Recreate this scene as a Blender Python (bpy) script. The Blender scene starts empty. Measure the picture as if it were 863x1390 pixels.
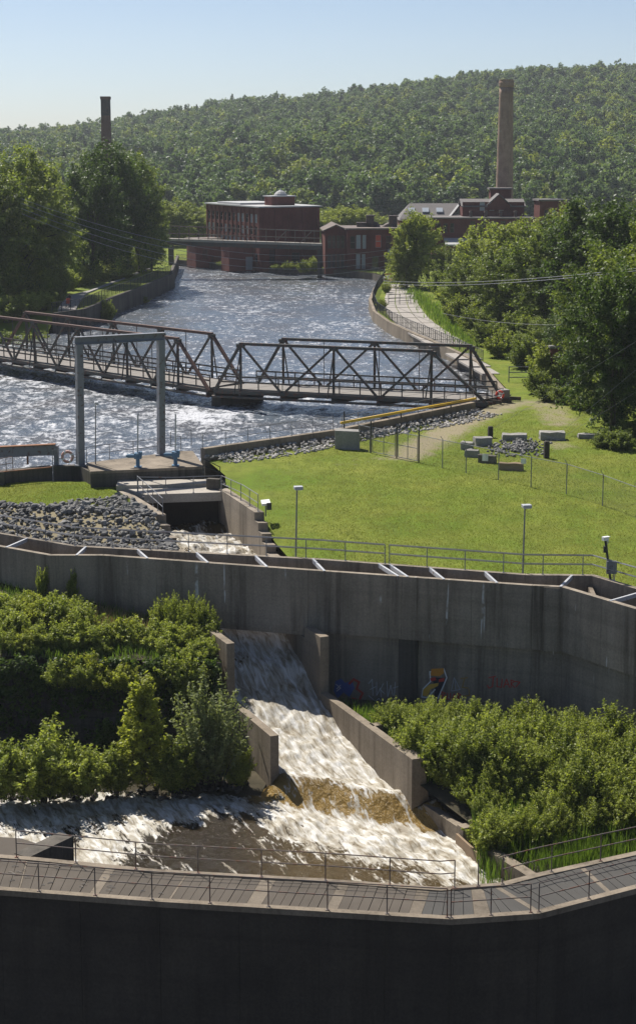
import bpy, bmesh, math, random
import numpy as np
from mathutils import Vector, Matrix
from mathutils.geometry import delaunay_2d_cdt

# ------------------------------------------------------------------ camera, world, sun, exposure
SC = bpy.context.scene
COL = SC.collection
R = math.radians
CAMZ, FPX, HORIZ, PPY = 23.0, 2400.0, 200.0, 650.0      # eye height, focal length in photo pixels, horizon row, optical centre row
PITCH = math.atan((PPY - HORIZ) / FPX)
cam_d = bpy.data.cameras.new('camera')
cam = bpy.data.objects.new('camera', cam_d)
COL.objects.link(cam)
cam.location = (0, 0, CAMZ)
cam.rotation_euler = (R(90) - PITCH, 0, 0)
cam_d.sensor_fit = 'VERTICAL'
cam_d.sensor_height = 36.0
cam_d.lens = 36.0 * FPX / 1390.0
cam_d.shift_y = -(695.0 - PPY) / 1390.0
cam_d.clip_start, cam_d.clip_end = 1.0, 20000.0
SC.camera = cam

TO_SUN = Vector((-0.46, 0.66, 1.0)).normalized()
SUN_EL = math.asin(TO_SUN.z)
SUN_AZ = math.atan2(TO_SUN.x, TO_SUN.y)                 # from +Y towards +X
world = bpy.data.worlds.new('World')
SC.world = world
world.use_nodes = True
wn = world.node_tree
for n in list(wn.nodes):
    wn.nodes.remove(n)
sky = wn.nodes.new('ShaderNodeTexSky')
sky.sky_type = 'NISHITA'
sky.sun_disc = False
sky.sun_elevation = SUN_EL
sky.sun_rotation = SUN_AZ
sky.air_density, sky.dust_density, sky.ozone_density = 0.62, 0.6, 2.2
bg = wn.nodes.new('ShaderNodeBackground')
bg.inputs['Strength'].default_value = 0.068
wo = wn.nodes.new('ShaderNodeOutputWorld')
wn.links.new(sky.outputs[0], bg.inputs[0])
wn.links.new(bg.outputs[0], wo.inputs[0])
sun_d = bpy.data.lights.new('sun', 'SUN')
sun_d.energy = 5.0
sun_d.angle = R(0.5)
sun_d.color = (1.0, 0.95, 0.87)
sun = bpy.data.objects.new('sun', sun_d)
COL.objects.link(sun)
sun.location = (0, 100, 150)
sun.rotation_euler = TO_SUN.to_track_quat('Z', 'Y').to_euler()
SC.view_settings.view_transform = 'Standard'
SC.view_settings.look = 'None'
SC.view_settings.gamma = 1.0
SC.view_settings.exposure = 0.62
SC.render.engine = 'CYCLES'
SC.cycles.use_denoising = True
SC.cycles.max_bounces = 6
SC.cycles.transparent_max_bounces = 16
SC.cycles.sample_clamp_indirect = 3.0
SC.cycles.sample_clamp_direct = 6.0
SC.cycles.volume_bounces = 0

# ------------------------------------------------------------------ helpers
rnd = random.Random(7)
cp, sp = math.cos(PITCH), math.sin(PITCH)

def ray(x, y):
    u, v = (x - 431.5) / FPX, -(y - PPY) / FPX
    return Vector((u, v * sp + cp, v * cp - sp))

def P(x, y, z):                     # a measured photo point at known height -> place in the world
    d = ray(x, y)
    return Vector((0, 0, CAMZ)) + d * ((z - CAMZ) / d.z)

def PD(x, y, D):                    # the same at known distance
    d = ray(x, y)
    return Vector((0, 0, CAMZ)) + d * (D / d.y)

def ss(a, b, x):
    t = np.clip((np.asarray(x, float) - a) / (b - a), 0, 1)
    return t * t * (3 - 2 * t)

def _hash(ix, iy, seed):
    h = (ix.astype(np.int64) * 374761393 + iy.astype(np.int64) * 668265263 + seed * 974711) & 0x7fffffff
    h = ((h ^ (h >> 13)) * 1274126177) & 0x7fffffff
    return ((h ^ (h >> 16)) & 0xffff) / 65535.0

def vnoise(x, y, seed=0):
    x = np.asarray(x, float); y = np.asarray(y, float)
    ix, iy = np.floor(x), np.floor(y)
    fx, fy = x - ix, y - iy
    fx, fy = fx * fx * (3 - 2 * fx), fy * fy * (3 - 2 * fy)
    a, b = _hash(ix, iy, seed), _hash(ix + 1, iy, seed)
    c, d = _hash(ix, iy + 1, seed), _hash(ix + 1, iy + 1, seed)
    return (a * (1 - fx) + b * fx) * (1 - fy) + (c * (1 - fx) + d * fx) * fy - 0.5

def fbm(x, y, seed=0, oct=4):
    s, a = 0.0, 1.0
    for k in range(oct):
        s = s + a * vnoise(np.asarray(x) * 2 ** k + 17 * k, np.asarray(y) * 2 ** k + 5 * k, seed + k)
        a *= 0.5
    return s

BASE = {}

class MB:
    def __init__(s):
        s.v, s.f = [], []
    def add(s, vs, fs):
        o = len(s.v)
        s.v += [tuple(p) for p in vs]
        s.f += [tuple(i + o for i in f) for f in fs]
        return s
    def box(s, c, size, rz=0.0, M=None):
        x, y, z = size[0] / 2, size[1] / 2, size[2] / 2
        q = [Vector((i * x, j * y, k * z)) for k in (-1, 1) for j in (-1, 1) for i in (-1, 1)]
        m = M if M is not None else Matrix.Rotation(rz, 3, 'Z')
        c = Vector(c)
        return s.add([c + m @ p for p in q], [(0, 2, 3, 1), (4, 5, 7, 6), (0, 1, 5, 4), (2, 6, 7, 3), (0, 4, 6, 2), (1, 3, 7, 5)])
    def beam(s, a, b, w, h=None, up=(0, 0, 1)):
        a, b = Vector(a), Vector(b)
        h = h or w
        d = b - a; L = d.length
        d.normalize()
        u = Vector(up)
        if abs(d.dot(u)) > 0.98: u = Vector((0, 1, 0))
        sd = d.cross(u).normalized(); u2 = sd.cross(d)
        return s.box((a + b) / 2, (L, w, h), M=Matrix((d, sd, u2)).transposed())
    def tube(s, pts, r, n=6, r2=None, cap=True):
        pts = [Vector(p) for p in pts]
        o = len(s.v); m = len(pts)
        for i, p in enumerate(pts):
            d = (pts[min(i + 1, m - 1)] - pts[max(i - 1, 0)]).normalized()
            u = Vector((0, 0, 1)) if abs(d.z) < 0.9 else Vector((0, 1, 0))
            a = d.cross(u).normalized(); b = d.cross(a)
            rr = r if r2 is None else r + (r2 - r) * i / (m - 1)
            for k in range(n):
                t = 2 * math.pi * k / n
                s.v.append(tuple(p + a * (rr * math.cos(t)) + b * (rr * math.sin(t))))
        for i in range(m - 1):
            for k in range(n):
                s.f.append((o + i * n + k, o + i * n + (k + 1) % n, o + (i + 1) * n + (k + 1) % n, o + (i + 1) * n + k))
        if cap:
            s.f.append(tuple(o + k for k in range(n))[::-1])
            s.f.append(tuple(o + (m - 1) * n + k for k in range(n)))
        return s
    def prism(s, poly, z0, z1):      # poly: list of (x, y) counter-clockwise; z0/z1 numbers or lists
        n = len(poly)
        a = z0 if hasattr(z0, '__len__') else [z0] * n
        b = z1 if hasattr(z1, '__len__') else [z1] * n
        vs = [(p[0], p[1], a[i]) for i, p in enumerate(poly)] + [(p[0], p[1], b[i]) for i, p in enumerate(poly)]
        area = sum(poly[i][0] * poly[(i + 1) % n][1] - poly[(i + 1) % n][0] * poly[i][1] for i in range(n))
        fs = [tuple(range(n))[::-1], tuple(range(n, 2 * n))] + [(i, (i + 1) % n, n + (i + 1) % n, n + i) for i in range(n)]
        if area < 0: fs = [f[::-1] for f in fs]
        return s.add(vs, fs)
    def lathe(s, c, prof, n=16, M=None):
        o = len(s.v); c = Vector(c); m = M or Matrix.Identity(3)
        for r_, z_ in prof:
            for k in range(n):
                t = 2 * math.pi * k / n
                s.v.append(tuple(c + m @ Vector((r_ * math.cos(t), r_ * math.sin(t), z_))))
        for i in range(len(prof) - 1):
            for k in range(n):
                s.f.append((o + i * n + k, o + i * n + (k + 1) % n, o + (i + 1) * n + (k + 1) % n, o + (i + 1) * n + k))
        s.f.append(tuple(o + k for k in range(n))[::-1])
        s.f.append(tuple(o + (len(prof) - 1) * n + k for k in range(n)))
        return s
    def torus(s, c, R1, r1, M, n=20, m=8):
        o = len(s.v); c = Vector(c)
        for i in range(n):
            a = 2 * math.pi * i / n
            for k in range(m):
                b = 2 * math.pi * k / m
                s.v.append(tuple(c + M @ Vector(((R1 + r1 * math.cos(b)) * math.cos(a), (R1 + r1 * math.cos(b)) * math.sin(a), r1 * math.sin(b)))))
        for i in range(n):
            for k in range(m):
                s.f.append((o + i * m + k, o + ((i + 1) % n) * m + k, o + ((i + 1) % n) * m + (k + 1) % m, o + i * m + (k + 1) % m))
        return s

def mesh_of(name, mb, base, mat, smooth=False):
    me = bpy.data.meshes.new(name)
    b = Vector(base)
    me.from_pydata([(p[0] - b.x, p[1] - b.y, p[2] - b.z) for p in mb.v], [], mb.f)
    if mat: me.materials.append(mat)
    if smooth: me.polygons.foreach_set('use_smooth', [True] * len(me.polygons))
    return me

def link(name, data, parent=None, base=(0, 0, 0)):
    o = bpy.data.objects.new(name, data)
    COL.objects.link(o)
    if parent is not None:
        o.parent = parent
        BASE[o.name] = BASE[parent.name].copy()
    else:
        o.location = base
        BASE[o.name] = Vector(base)
    return o

def tag(o, label=None, cat=None, group=None, kind=None):
    if label: o['label'] = label
    if cat: o['category'] = cat
    if group: o['group'] = group
    if kind: o['kind'] = kind
    return o

def obj(name, mb, mat, parent=None, base=None, smooth=False, bevel=0):
    if parent is not None: base = BASE[parent.name]
    if base is None:
        a = np.array(mb.v); base = ((a[:, 0].min() + a[:, 0].max()) / 2, (a[:, 1].min() + a[:, 1].max()) / 2, a[:, 2].min())
    o = link(name, mesh_of(name, mb, base, mat, smooth), parent, base)
    if bevel:
        m = o.modifiers.new('bevel', 'BEVEL'); m.width = bevel; m.segments = 2; m.limit_method = 'ANGLE'
    return o

def thing(name, label, cat, base, group=None):
    return tag(link(name, None, None, base), label, cat, group)

def inst(name, mesh, parent, loc, rot=(0, 0, 0), scale=(1, 1, 1)):
    o = bpy.data.objects.new(name, mesh)
    COL.objects.link(o)
    l = Vector(loc)
    if parent is not None:
        o.parent = parent
        o.location = l - BASE[parent.name]
    else:
        o.location = l
    BASE[o.name] = l
    o.rotation_euler = rot
    o.scale = scale if hasattr(scale, '__len__') else (scale,) * 3
    return o

def unit_box(name, mat):
    return mesh_of(name, MB().box((0, 0, 0), (1, 1, 1)), (0, 0, 0), mat)

def raw_mesh(name, verts, quads, mat, tint=None, smooth=False):
    me = bpy.data.meshes.new(name)
    nv, nf = len(verts), len(quads)
    k = quads.shape[1]
    me.vertices.add(nv); me.loops.add(nf * k); me.polygons.add(nf)
    me.vertices.foreach_set('co', np.asarray(verts, np.float32).ravel())
    me.loops.foreach_set('vertex_index', np.asarray(quads, np.int32).ravel())
    me.polygons.foreach_set('loop_start', np.arange(0, nf * k, k, dtype=np.int32))
    if smooth: me.polygons.foreach_set('use_smooth', np.ones(nf, bool))
    if tint is not None:
        at = me.attributes.new('tint', 'FLOAT', 'POINT')
        at.data.foreach_set('value', np.asarray(tint, np.float32))
    me.update(calc_edges=True)
    if mat: me.materials.append(mat)
    return me

# ------------------------------------------------------------------ materials
MATS = {}
class NT:
    def __init__(s, name):
        m = bpy.data.materials.new(name); m.use_nodes = True
        s.m, s.t = m, m.node_tree
        for n in list(s.t.nodes): s.t.nodes.remove(n)
        s.out = s.t.nodes.new('ShaderNodeOutputMaterial')
        MATS[name] = m
    def n(s, typ, **kw):
        nd = s.t.nodes.new(typ)
        for k, v in kw.items():
            if k.startswith('_'): setattr(nd, k[1:], v)
            elif isinstance(v, tuple) and len(v) == 2 and hasattr(v[0], 'outputs'): s.t.links.new(v[0].outputs[v[1]], nd.inputs[k.replace('__', ' ')])
            else: nd.inputs[k.replace('__', ' ')].default_value = v
        return nd
    def l(s, a, ao, b, bi):
        s.t.links.new(a.outputs[ao], b.inputs[bi])
    def coord(s, kind='Object', scale=(1, 1, 1), rot=(0, 0, 0)):
        c = s.t.nodes.new('ShaderNodeTexCoord')
        m = s.t.nodes.new('ShaderNodeMapping')
        m.inputs['Scale'].default_value = scale
        m.inputs['Rotation'].default_value = rot
        s.l(c, kind, m, 'Vector')
        return m
    def pos(s, scale=(1, 1, 1), rot=(0, 0, 0)):
        c = s.t.nodes.new('ShaderNodeNewGeometry')
        m = s.t.nodes.new('ShaderNodeMapping')
        m.inputs['Scale'].default_value = scale
        m.inputs['Rotation'].default_value = rot
        if any(rot):                    # turn first, then stretch, so streaks follow the turned axis
            m.inputs['Scale'].default_value = (1, 1, 1)
            m2 = s.t.nodes.new('ShaderNodeMapping')
            m2.inputs['Scale'].default_value = scale
            s.l(c, 'Position', m, 'Vector'); s.l(m, 'Vector', m2, 'Vector')
            return m2
        s.l(c, 'Position', m, 'Vector')
        return m
    def noise(s, vec, scale, detail=4, rough=0.55):
        nd = s.t.nodes.new('ShaderNodeTexNoise')
        nd.inputs['Scale'].default_value = scale
        nd.inputs['Detail'].default_value = detail
        nd.inputs['Roughness'].default_value = rough
        s.l(vec, 'Vector', nd, 'Vector')
        return nd
    def ramp(s, src, so, stops):
        nd = s.t.nodes.new('ShaderNodeValToRGB')
        e = nd.color_ramp.elements
        while len(e) < len(stops): e.new(0.5)
        for i, (p, c) in enumerate(stops):
            e[i].position = p
            e[i].color = (*c, 1) if hasattr(c, '__len__') else (c, c, c, 1)
        s.l(src, so, nd, 'Fac')
        return nd
    def mix(s, fac, a, b, mode='MIX'):
        nd = s.t.nodes.new('ShaderNodeMixRGB'); nd.blend_type = mode
        for inp, v in (('Fac', fac), ('Color1', a), ('Color2', b)):
            if isinstance(v, tuple) and len(v) == 2 and hasattr(v[0], 'outputs'): s.l(v[0], v[1], nd, inp)
            elif inp == 'Fac': nd.inputs[inp].default_value = v
            else: nd.inputs[inp].default_value = (*v, 1)
        return nd
    def math(s, op, a, b=None):
        nd = s.t.nodes.new('ShaderNodeMath'); nd.operation = op
        for i, v in enumerate((a, b)):
            if v is None: continue
            if isinstance(v, tuple): s.l(v[0], v[1], nd, i)
            else: nd.inputs[i].default_value = v
        return nd
    def bump(s, src, so, strength=0.5, dist=0.05):
        nd = s.t.nodes.new('ShaderNodeBump')
        nd.inputs['Strength'].default_value = strength
        nd.inputs['Distance'].default_value = dist
        s.l(src, so, nd, 'Height')
        return nd
    def bsdf(s, col, rough=0.8, bump=None, metal=0.0, spec=0.3):
        nd = s.t.nodes.new('ShaderNodeBsdfPrincipled')
        if isinstance(col, tuple) and hasattr(col[0], 'outputs'): s.l(col[0], col[1], nd, 'Base Color')
        else: nd.inputs['Base Color'].default_value = (*col, 1)
        if isinstance(rough, tuple): s.l(rough[0], rough[1], nd, 'Roughness')
        else: nd.inputs['Roughness'].default_value = rough
        nd.inputs['Metallic'].default_value = metal
        nd.inputs['Specular IOR Level'].default_value = spec
        if bump is not None: s.l(bump, 'Normal', nd, 'Normal')
        return nd
    def done(s, sh, o='BSDF'):
        s.l(sh, o, s.out, 'Surface')
        return s.m

def m_concrete(name, c1, c2, stain, white=0.0, streak=1.0):
    t = NT(name)
    p = t.pos()
    big = t.noise(p, 0.35, 5, 0.6)
    fine = t.noise(p, 9.0, 6, 0.7)
    sv = t.pos((2.2, 2.2, 0.10))
    st = t.noise(sv, 1.3, 5, 0.65)
    col = t.mix((t.ramp(big, 'Fac', [(0.35, 0), (0.68, 1)]), 0), c1, c2)
    s2 = t.noise(t.pos((0.55, 0.55, 0.05)), 1.0, 4, 0.6)
    sf = t.math('MULTIPLY', (t.ramp(st, 'Fac', [(0.40, 0.25), (0.66, 1.0)]), 0), (t.ramp(s2, 'Fac', [(0.38, 0.0), (0.62, 0.95 * streak)]), 0))
    col = t.mix((sf, 0), (col, 0), stain)
    fl = t.noise(t.pos((0.02, 0.02, 2.4)), 1.0, 2, 0.5)
    col = t.mix((t.ramp(fl, 'Fac', [(0.5, 0), (0.7, 0.22)]), 0), (col, 0), stain)
    col = t.mix(0.35, (col, 0), (t.ramp(fine, 'Fac', [(0.3, 0.25), (0.7, 0.85)]), 0), 'OVERLAY')
    if white:
        wv = t.pos((3.1, 3.1, 0.16))
        w = t.noise(wv, 1.0, 3, 0.5)
        w2 = t.noise(p, 1.1, 3, 0.6)
        f = t.math('MULTIPLY', (t.ramp(w, 'Fac', [(0.685, 0), (0.72, white)]), 0), (t.ramp(w2, 'Fac', [(0.45, 0), (0.6, 1)]), 0))
        col = t.mix((f, 0), (col, 0), (0.62, 0.62, 0.6))
    b = t.bump(fine, 'Fac', 0.5, 0.02)
    return t.done(t.bsdf((col, 0), 0.88, b, spec=0.2))

m_concrete('concrete', (0.195, 0.16, 0.12), (0.26, 0.216, 0.166), (0.09, 0.073, 0.053))
m_concrete('concrete_wall', (0.235, 0.198, 0.155), (0.315, 0.268, 0.212), (0.08, 0.066, 0.05), 0.7)
m_concrete('concrete_wet', (0.09, 0.08, 0.068), (0.13, 0.115, 0.095), (0.03, 0.027, 0.023), 0.0)
m_concrete('concrete_pale', (0.31, 0.28, 0.24), (0.39, 0.355, 0.305), (0.24, 0.21, 0.18), 0.0, 0.5)
m_concrete('concrete_dark_shade', (0.042, 0.036, 0.03), (0.066, 0.056, 0.045), (0.018, 0.015, 0.012), 0.0, 0.5)  # bridge shade over the near walkway wall is put into this dark colour
m_concrete('granite', (0.23, 0.222, 0.205), (0.33, 0.317, 0.295), (0.13, 0.123, 0.115), 0.0, 0.6)
m_concrete('concrete_deck', (0.15, 0.125, 0.096), (0.20, 0.168, 0.13), (0.085, 0.07, 0.052))
m_concrete('old_stone', (0.10, 0.09, 0.075), (0.15, 0.135, 0.11), (0.05, 0.045, 0.038), 0.0)

def m_paint(name, c, rust=0.0, rc=(0.16, 0.06, 0.03), rough=0.5, metal=0.0, var=0.25, spec=0.4):
    t = NT(name)
    p = t.pos()
    n1 = t.noise(p, 3.5, 5, 0.65)
    n2 = t.noise(p, 0.7, 3, 0.5)
    dark = tuple(x * (1 - var) for x in c)
    col = t.mix((n2, 'Fac'), c, dark)
    if rust:
        col = t.mix((t.ramp(n1, 'Fac', [(0.62 - 0.3 * rust, 0), (0.72 - 0.22 * rust, 1)]), 0), (col, 0), rc)
    return t.done(t.bsdf((col, 0), rough, t.bump(n1, 'Fac', 0.15, 0.01), metal, spec))

m_paint('galvanised', (0.33, 0.34, 0.36), 0.0, rough=0.45, metal=0.6)
m_paint('rail_grey', (0.24, 0.245, 0.26), 0.12, rough=0.5, metal=0.3)
m_paint('rail_brown', (0.16, 0.13, 0.11), 0.4, rough=0.6)
m_paint('strut_white', (0.46, 0.47, 0.49), 0.1, rough=0.5)
m_paint('truss_green', (0.060, 0.064, 0.055), 0.42, (0.12, 0.055, 0.035), rough=0.6)
m_paint('truss_rust', (0.145, 0.075, 0.052), 0.5, (0.09, 0.055, 0.043), rough=0.7)
m_paint('deck_grey', (0.23, 0.21, 0.19), 0.0, rough=0.9)
m_paint('gantry_grey', (0.21, 0.22, 0.245), 0.22, (0.10, 0.06, 0.05), rough=0.5, metal=0.2)
m_paint('rust', (0.25, 0.11, 0.05), 0.4, (0.15, 0.07, 0.04), rough=0.85)
m_paint('valve_blue', (0.10, 0.205, 0.31), 0.0, rough=0.4)
m_paint('yellow', (0.75, 0.46, 0.03), 0.0, rough=0.5, var=0.1)
m_paint('red_ring', (0.75, 0.07, 0.03), 0.0, rough=0.5, var=0.1)
m_paint('faded_ring', (0.55, 0.28, 0.22), 0.3, (0.6, 0.55, 0.5), rough=0.6)
m_paint('black_metal', (0.035, 0.036, 0.04), 0.0, rough=0.5)
m_paint('white', (0.78, 0.78, 0.77), 0.0, rough=0.5, var=0.1)
m_paint('lamp_grey', (0.5, 0.51, 0.53), 0.0, rough=0.45, metal=0.2)
m_paint('wood_post', (0.05, 0.04, 0.033), 0.0, rough=0.9)
m_paint('wood_pole', (0.17, 0.14, 0.115), 0.0, rough=0.9)
m_paint('wire', (0.30, 0.30, 0.31), 0.0, rough=0.5)
m_paint('wire_dark', (0.06, 0.06, 0.065), 0.0, rough=0.5)
m_paint('roof_grey', (0.155, 0.14, 0.135), 0.0, rough=0.85)
m_paint('roof_pale', (0.42, 0.42, 0.42), 0.0, rough=0.8)
m_paint('roof_brown', (0.15, 0.12, 0.105), 0.2, (0.22, 0.19, 0.165), rough=0.9)
m_paint('red_paint', (0.42, 0.035, 0.03), 0.0, rough=0.7)
m_paint('wood_board', (0.27, 0.19, 0.12), 0.0, rough=0.85)
m_paint('plank_grey', (0.125, 0.108, 0.09), 0.0, rough=0.95, var=0.45, spec=0.1)
m_paint('grate_dark', (0.09, 0.086, 0.08), 0.0, rough=0.95, var=0.3, spec=0.1)
m_paint('duct', (0.07, 0.055, 0.05), 0.4, (0.13, 0.07, 0.05), rough=0.7)
m_paint('skin', (0.45, 0.25, 0.17), 0.0, rough=0.6)
m_paint('cloth_dark', (0.035, 0.03, 0.035), 0.0, rough=0.9)
m_paint('cloth_red', (0.55, 0.07, 0.035), 0.0, rough=0.8)
m_paint('hair', (0.03, 0.02, 0.015), 0.0, rough=0.8)
m_paint('rubber', (0.03, 0.03, 0.03), 0.0, rough=0.9)
m_paint('paving', (0.34, 0.31, 0.28), 0.25, (0.25, 0.22, 0.19), rough=0.95)
m_paint('asphalt', (0.33, 0.31, 0.30), 0.0, rough=0.95)
m_paint('sand', (0.36, 0.31, 0.25), 0.0, rough=0.95)
for nm, c in (('g_orange', (0.62, 0.26, 0.03)), ('g_red', (0.55, 0.05, 0.035)), ('g_yellow', (0.72, 0.42, 0.06)), ('g_white', (0.75, 0.75, 0.76)), ('g_blue', (0.07, 0.13, 0.4)), ('g_black', (0.02, 0.02, 0.035)), ('g_gold', (0.36, 0.23, 0.07)), ('g_grey', (0.4, 0.42, 0.46))):
    m_paint(nm, c, 0.0, rough=0.8, var=0.35)

def m_glass(name, c, rough=0.08):
    t = NT(name)
    return t.done(t.bsdf(c, rough, spec=0.6))
m_glass('glass_dark', (0.02, 0.022, 0.025))
m_glass('glass_pale', (0.32, 0.35, 0.38), 0.2)
m_glass('glass_red', (0.55, 0.06, 0.03), 0.4)

def m_brick(name, c1, c2, mortar):
    t = NT(name)
    p = t.coord('Object')
    br = t.t.nodes.new('ShaderNodeTexBrick')
    # vertical faces: mix x/y into one running coordinate
    g = t.t.nodes.new('ShaderNodeSeparateXYZ'); t.l(p, 'Vector', g, 0)
    s_ = t.math('ADD', (g, 0), (g, 1))
    cb = t.t.nodes.new('ShaderNodeCombineXYZ'); t.l(s_, 0, cb, 0); t.l(g, 2, cb, 1)
    t.l(cb, 0, br, 'Vector')
    br.inputs['Color1'].default_value = (*c1, 1); br.inputs['Color2'].default_value = (*c2, 1); br.inputs['Mortar'].default_value = (*mortar, 1)
    br.inputs['Scale'].default_value = 3.0; br.inputs['Mortar Size'].default_value = 0.015
    br.inputs['Brick Width'].default_value = 0.7; br.inputs['Row Height'].default_value = 0.24
    n = t.noise(p, 0.35, 4, 0.6)
    n2 = t.noise(t.coord('Object', (1, 1, 0.2)), 1.2, 4, 0.6)
    col = t.mix((t.ramp(n, 'Fac', [(0.35, 0), (0.7, 0.7)]), 0), (br, 'Color'), tuple(x * 0.45 for x in c1))
    col = t.mix((t.ramp(n2, 'Fac', [(0.5, 0), (0.75, 0.55)]), 0), (col, 0), tuple(x * 0.4 for x in c2))
    return t.done(t.bsdf((col, 0), 0.9, t.bump(br, 'Fac', 0.3, 0.02), spec=0.2))
m_brick('brick_dark', (0.165, 0.046, 0.036), (0.125, 0.038, 0.031), (0.13, 0.078, 0.066))
m_brick('brick_red', (0.20, 0.062, 0.05), (0.15, 0.05, 0.042), (0.17, 0.12, 0.1))
m_brick('brick_tan', (0.39, 0.265, 0.20), (0.32, 0.215, 0.16), (0.4, 0.34, 0.28))
m_brick('brick_brown', (0.21, 0.115, 0.085), (0.17, 0.09, 0.065), (0.2, 0.15, 0.12))

def m_leaf(name, dark, light, trans=0.35, rough=0.5, rv=0.35):
    t = NT(name)
    a = t.t.nodes.new('ShaderNodeAttribute'); a.attribute_name = 'tint'
    oi = t.t.nodes.new('ShaderNodeObjectInfo')
    v = t.math('ADD', (a, 'Fac'), (t.math('MULTIPLY', (t.math('SUBTRACT', (oi, 'Random'), 0.5), 0), rv), 0))
    col = t.ramp(v, 0, [(0.0, dark), (1.0, light)])
    d = t.bsdf((col, 0), 0.5, spec=0.22)
    tr = t.t.nodes.new('ShaderNodeBsdfTranslucent')
    tc = t.mix(1.0, (col, 0), (1.42, 1.45, 0.7), 'MULTIPLY')
    t.l(tc, 0, tr, 'Color')
    mx = t.t.nodes.new('ShaderNodeMixShader'); mx.inputs[0].default_value = trans
    t.l(d, 'BSDF', mx, 1); t.l(tr, 'BSDF', mx, 2)
    return t.done(mx, 'Shader')
m_leaf('leaf_dark', (0.034, 0.060, 0.012), (0.095, 0.145, 0.030), 0.36)
m_leaf('leaf_mid', (0.07, 0.105, 0.020), (0.23, 0.27, 0.066), 0.43)
m_leaf('leaf_light', (0.125, 0.16, 0.028), (0.32, 0.355, 0.09), 0.46)
m_leaf('leaf_hill', (0.05, 0.092, 0.034), (0.145, 0.20, 0.08), 0.42, rv=0.8)
m_leaf('leaf_shrub', (0.105, 0.14, 0.024), (0.34, 0.375, 0.095), 0.47)
m_leaf('leaf_yellow', (0.15, 0.18, 0.022), (0.34, 0.36, 0.07), 0.50)
m_leaf('leaf_grey', (0.12, 0.15, 0.06), (0.25, 0.28, 0.13), 0.42)
m_leaf('reed', (0.07, 0.12, 0.02), (0.17, 0.25, 0.05), 0.4)
m_leaf('dry_grass', (0.20, 0.15, 0.08), (0.36, 0.28, 0.17), 0.2)
m_leaf('bark', (0.06, 0.05, 0.04), (0.09, 0.075, 0.06), 0.0, 0.9)

def m_turf():
    t = NT('turf_blade')
    a = t.t.nodes.new('ShaderNodeAttribute'); a.attribute_name = 'tint'
    big = t.noise(t.pos(), 0.14, 4, 0.6)
    mid = t.noise(t.pos((1, 0.6, 1)), 0.8, 6, 0.7)
    g1 = t.ramp(a, 'Fac', [(0.0, (0.16, 0.215, 0.02)), (1.0, (0.33, 0.375, 0.06))])
    g2 = t.ramp(a, 'Fac', [(0.0, (0.22, 0.225, 0.034)), (1.0, (0.42, 0.40, 0.095))])
    col = t.mix((t.ramp(big, 'Fac', [(0.36, 0), (0.64, 1)]), 0), (g1, 0), (g2, 0))
    col = t.mix((t.ramp(mid, 'Fac', [(0.42, 0), (0.66, 0.75)]), 0), (col, 0), (0.15, 0.18, 0.025))
    d = t.bsdf((col, 0), 0.6, spec=0.15)
    tr = t.t.nodes.new('ShaderNodeBsdfTranslucent'); t.l(col, 0, tr, 'Color')
    mx = t.t.nodes.new('ShaderNodeMixShader'); mx.inputs[0].default_value = 0.45
    t.l(d, 'BSDF', mx, 1); t.l(tr, 'BSDF', mx, 2)
    return t.done(mx, 'Shader')
m_turf()

def m_rock(name, c1, c2):
    t = NT(name)
    oi = t.t.nodes.new('ShaderNodeAttribute'); oi.attribute_name = 'tint'
    ob = t.t.nodes.new('ShaderNodeObjectInfo')
    f = t.math('FRACT', (t.math('ADD', (oi, 'Fac'), (ob, 'Random')), 0))
    n = t.noise(t.pos(), 6, 4)
    col = t.mix((f, 0), c1, c2)
    col = t.mix(0.4, (col, 0), (n, 'Fac'), 'OVERLAY')
    return t.done(t.bsdf((col, 0), 0.9, t.bump(n, 'Fac', 0.6, 0.04), spec=0.2))
m_rock('rock_dark', (0.10, 0.097, 0.093), (0.24, 0.235, 0.225))
m_rock('rock_pale', (0.20, 0.19, 0.18), (0.42, 0.40, 0.37))
m_rock('rock_wet', (0.04, 0.037, 0.033), (0.10, 0.092, 0.08))

def m_lawn():
    t = NT('grass_ground')
    p = t.pos()
    big = t.noise(p, 0.16, 5, 0.6)
    mid = t.noise(t.pos((1, 0.6, 1)), 0.9, 8, 0.75)
    fine = t.noise(t.pos((1, 0.5, 1)), 9.0, 4, 0.75)
    col = t.mix((t.ramp(big, 'Fac', [(0.36, 0), (0.66, 1)]), 0), (0.115, 0.175, 0.018), (0.20, 0.215, 0.038))
    col = t.mix((t.ramp(mid, 'Fac', [(0.40, 0), (0.68, 0.85)]), 0), (col, 0), (0.09, 0.11, 0.016))
    col = t.mix((t.ramp(fine, 'Fac', [(0.5, 0), (0.72, 0.6)]), 0), (col, 0), (0.06, 0.085, 0.012))
    a = t.t.nodes.new('ShaderNodeAttribute'); a.attribute_name = 'tint'
    dn = t.math('ADD', (a, 'Fac'), (t.math('MULTIPLY', (t.math('SUBTRACT', (mid, 'Fac'), 0.5), 0), 1.2), 0))
    sand = t.mix((fine, 'Fac'), (0.30, 0.25, 0.18), (0.23, 0.19, 0.13))
    col = t.mix((t.ramp(dn, 0, [(0.35, 0), (0.75, 0.85)]), 0), (col, 0), (sand, 0))
    b = t.bump(fine, 'Fac', 0.9, 0.08)
    return t.done(t.bsdf((col, 0), 0.95, b, spec=0.1))
m_lawn()

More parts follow.
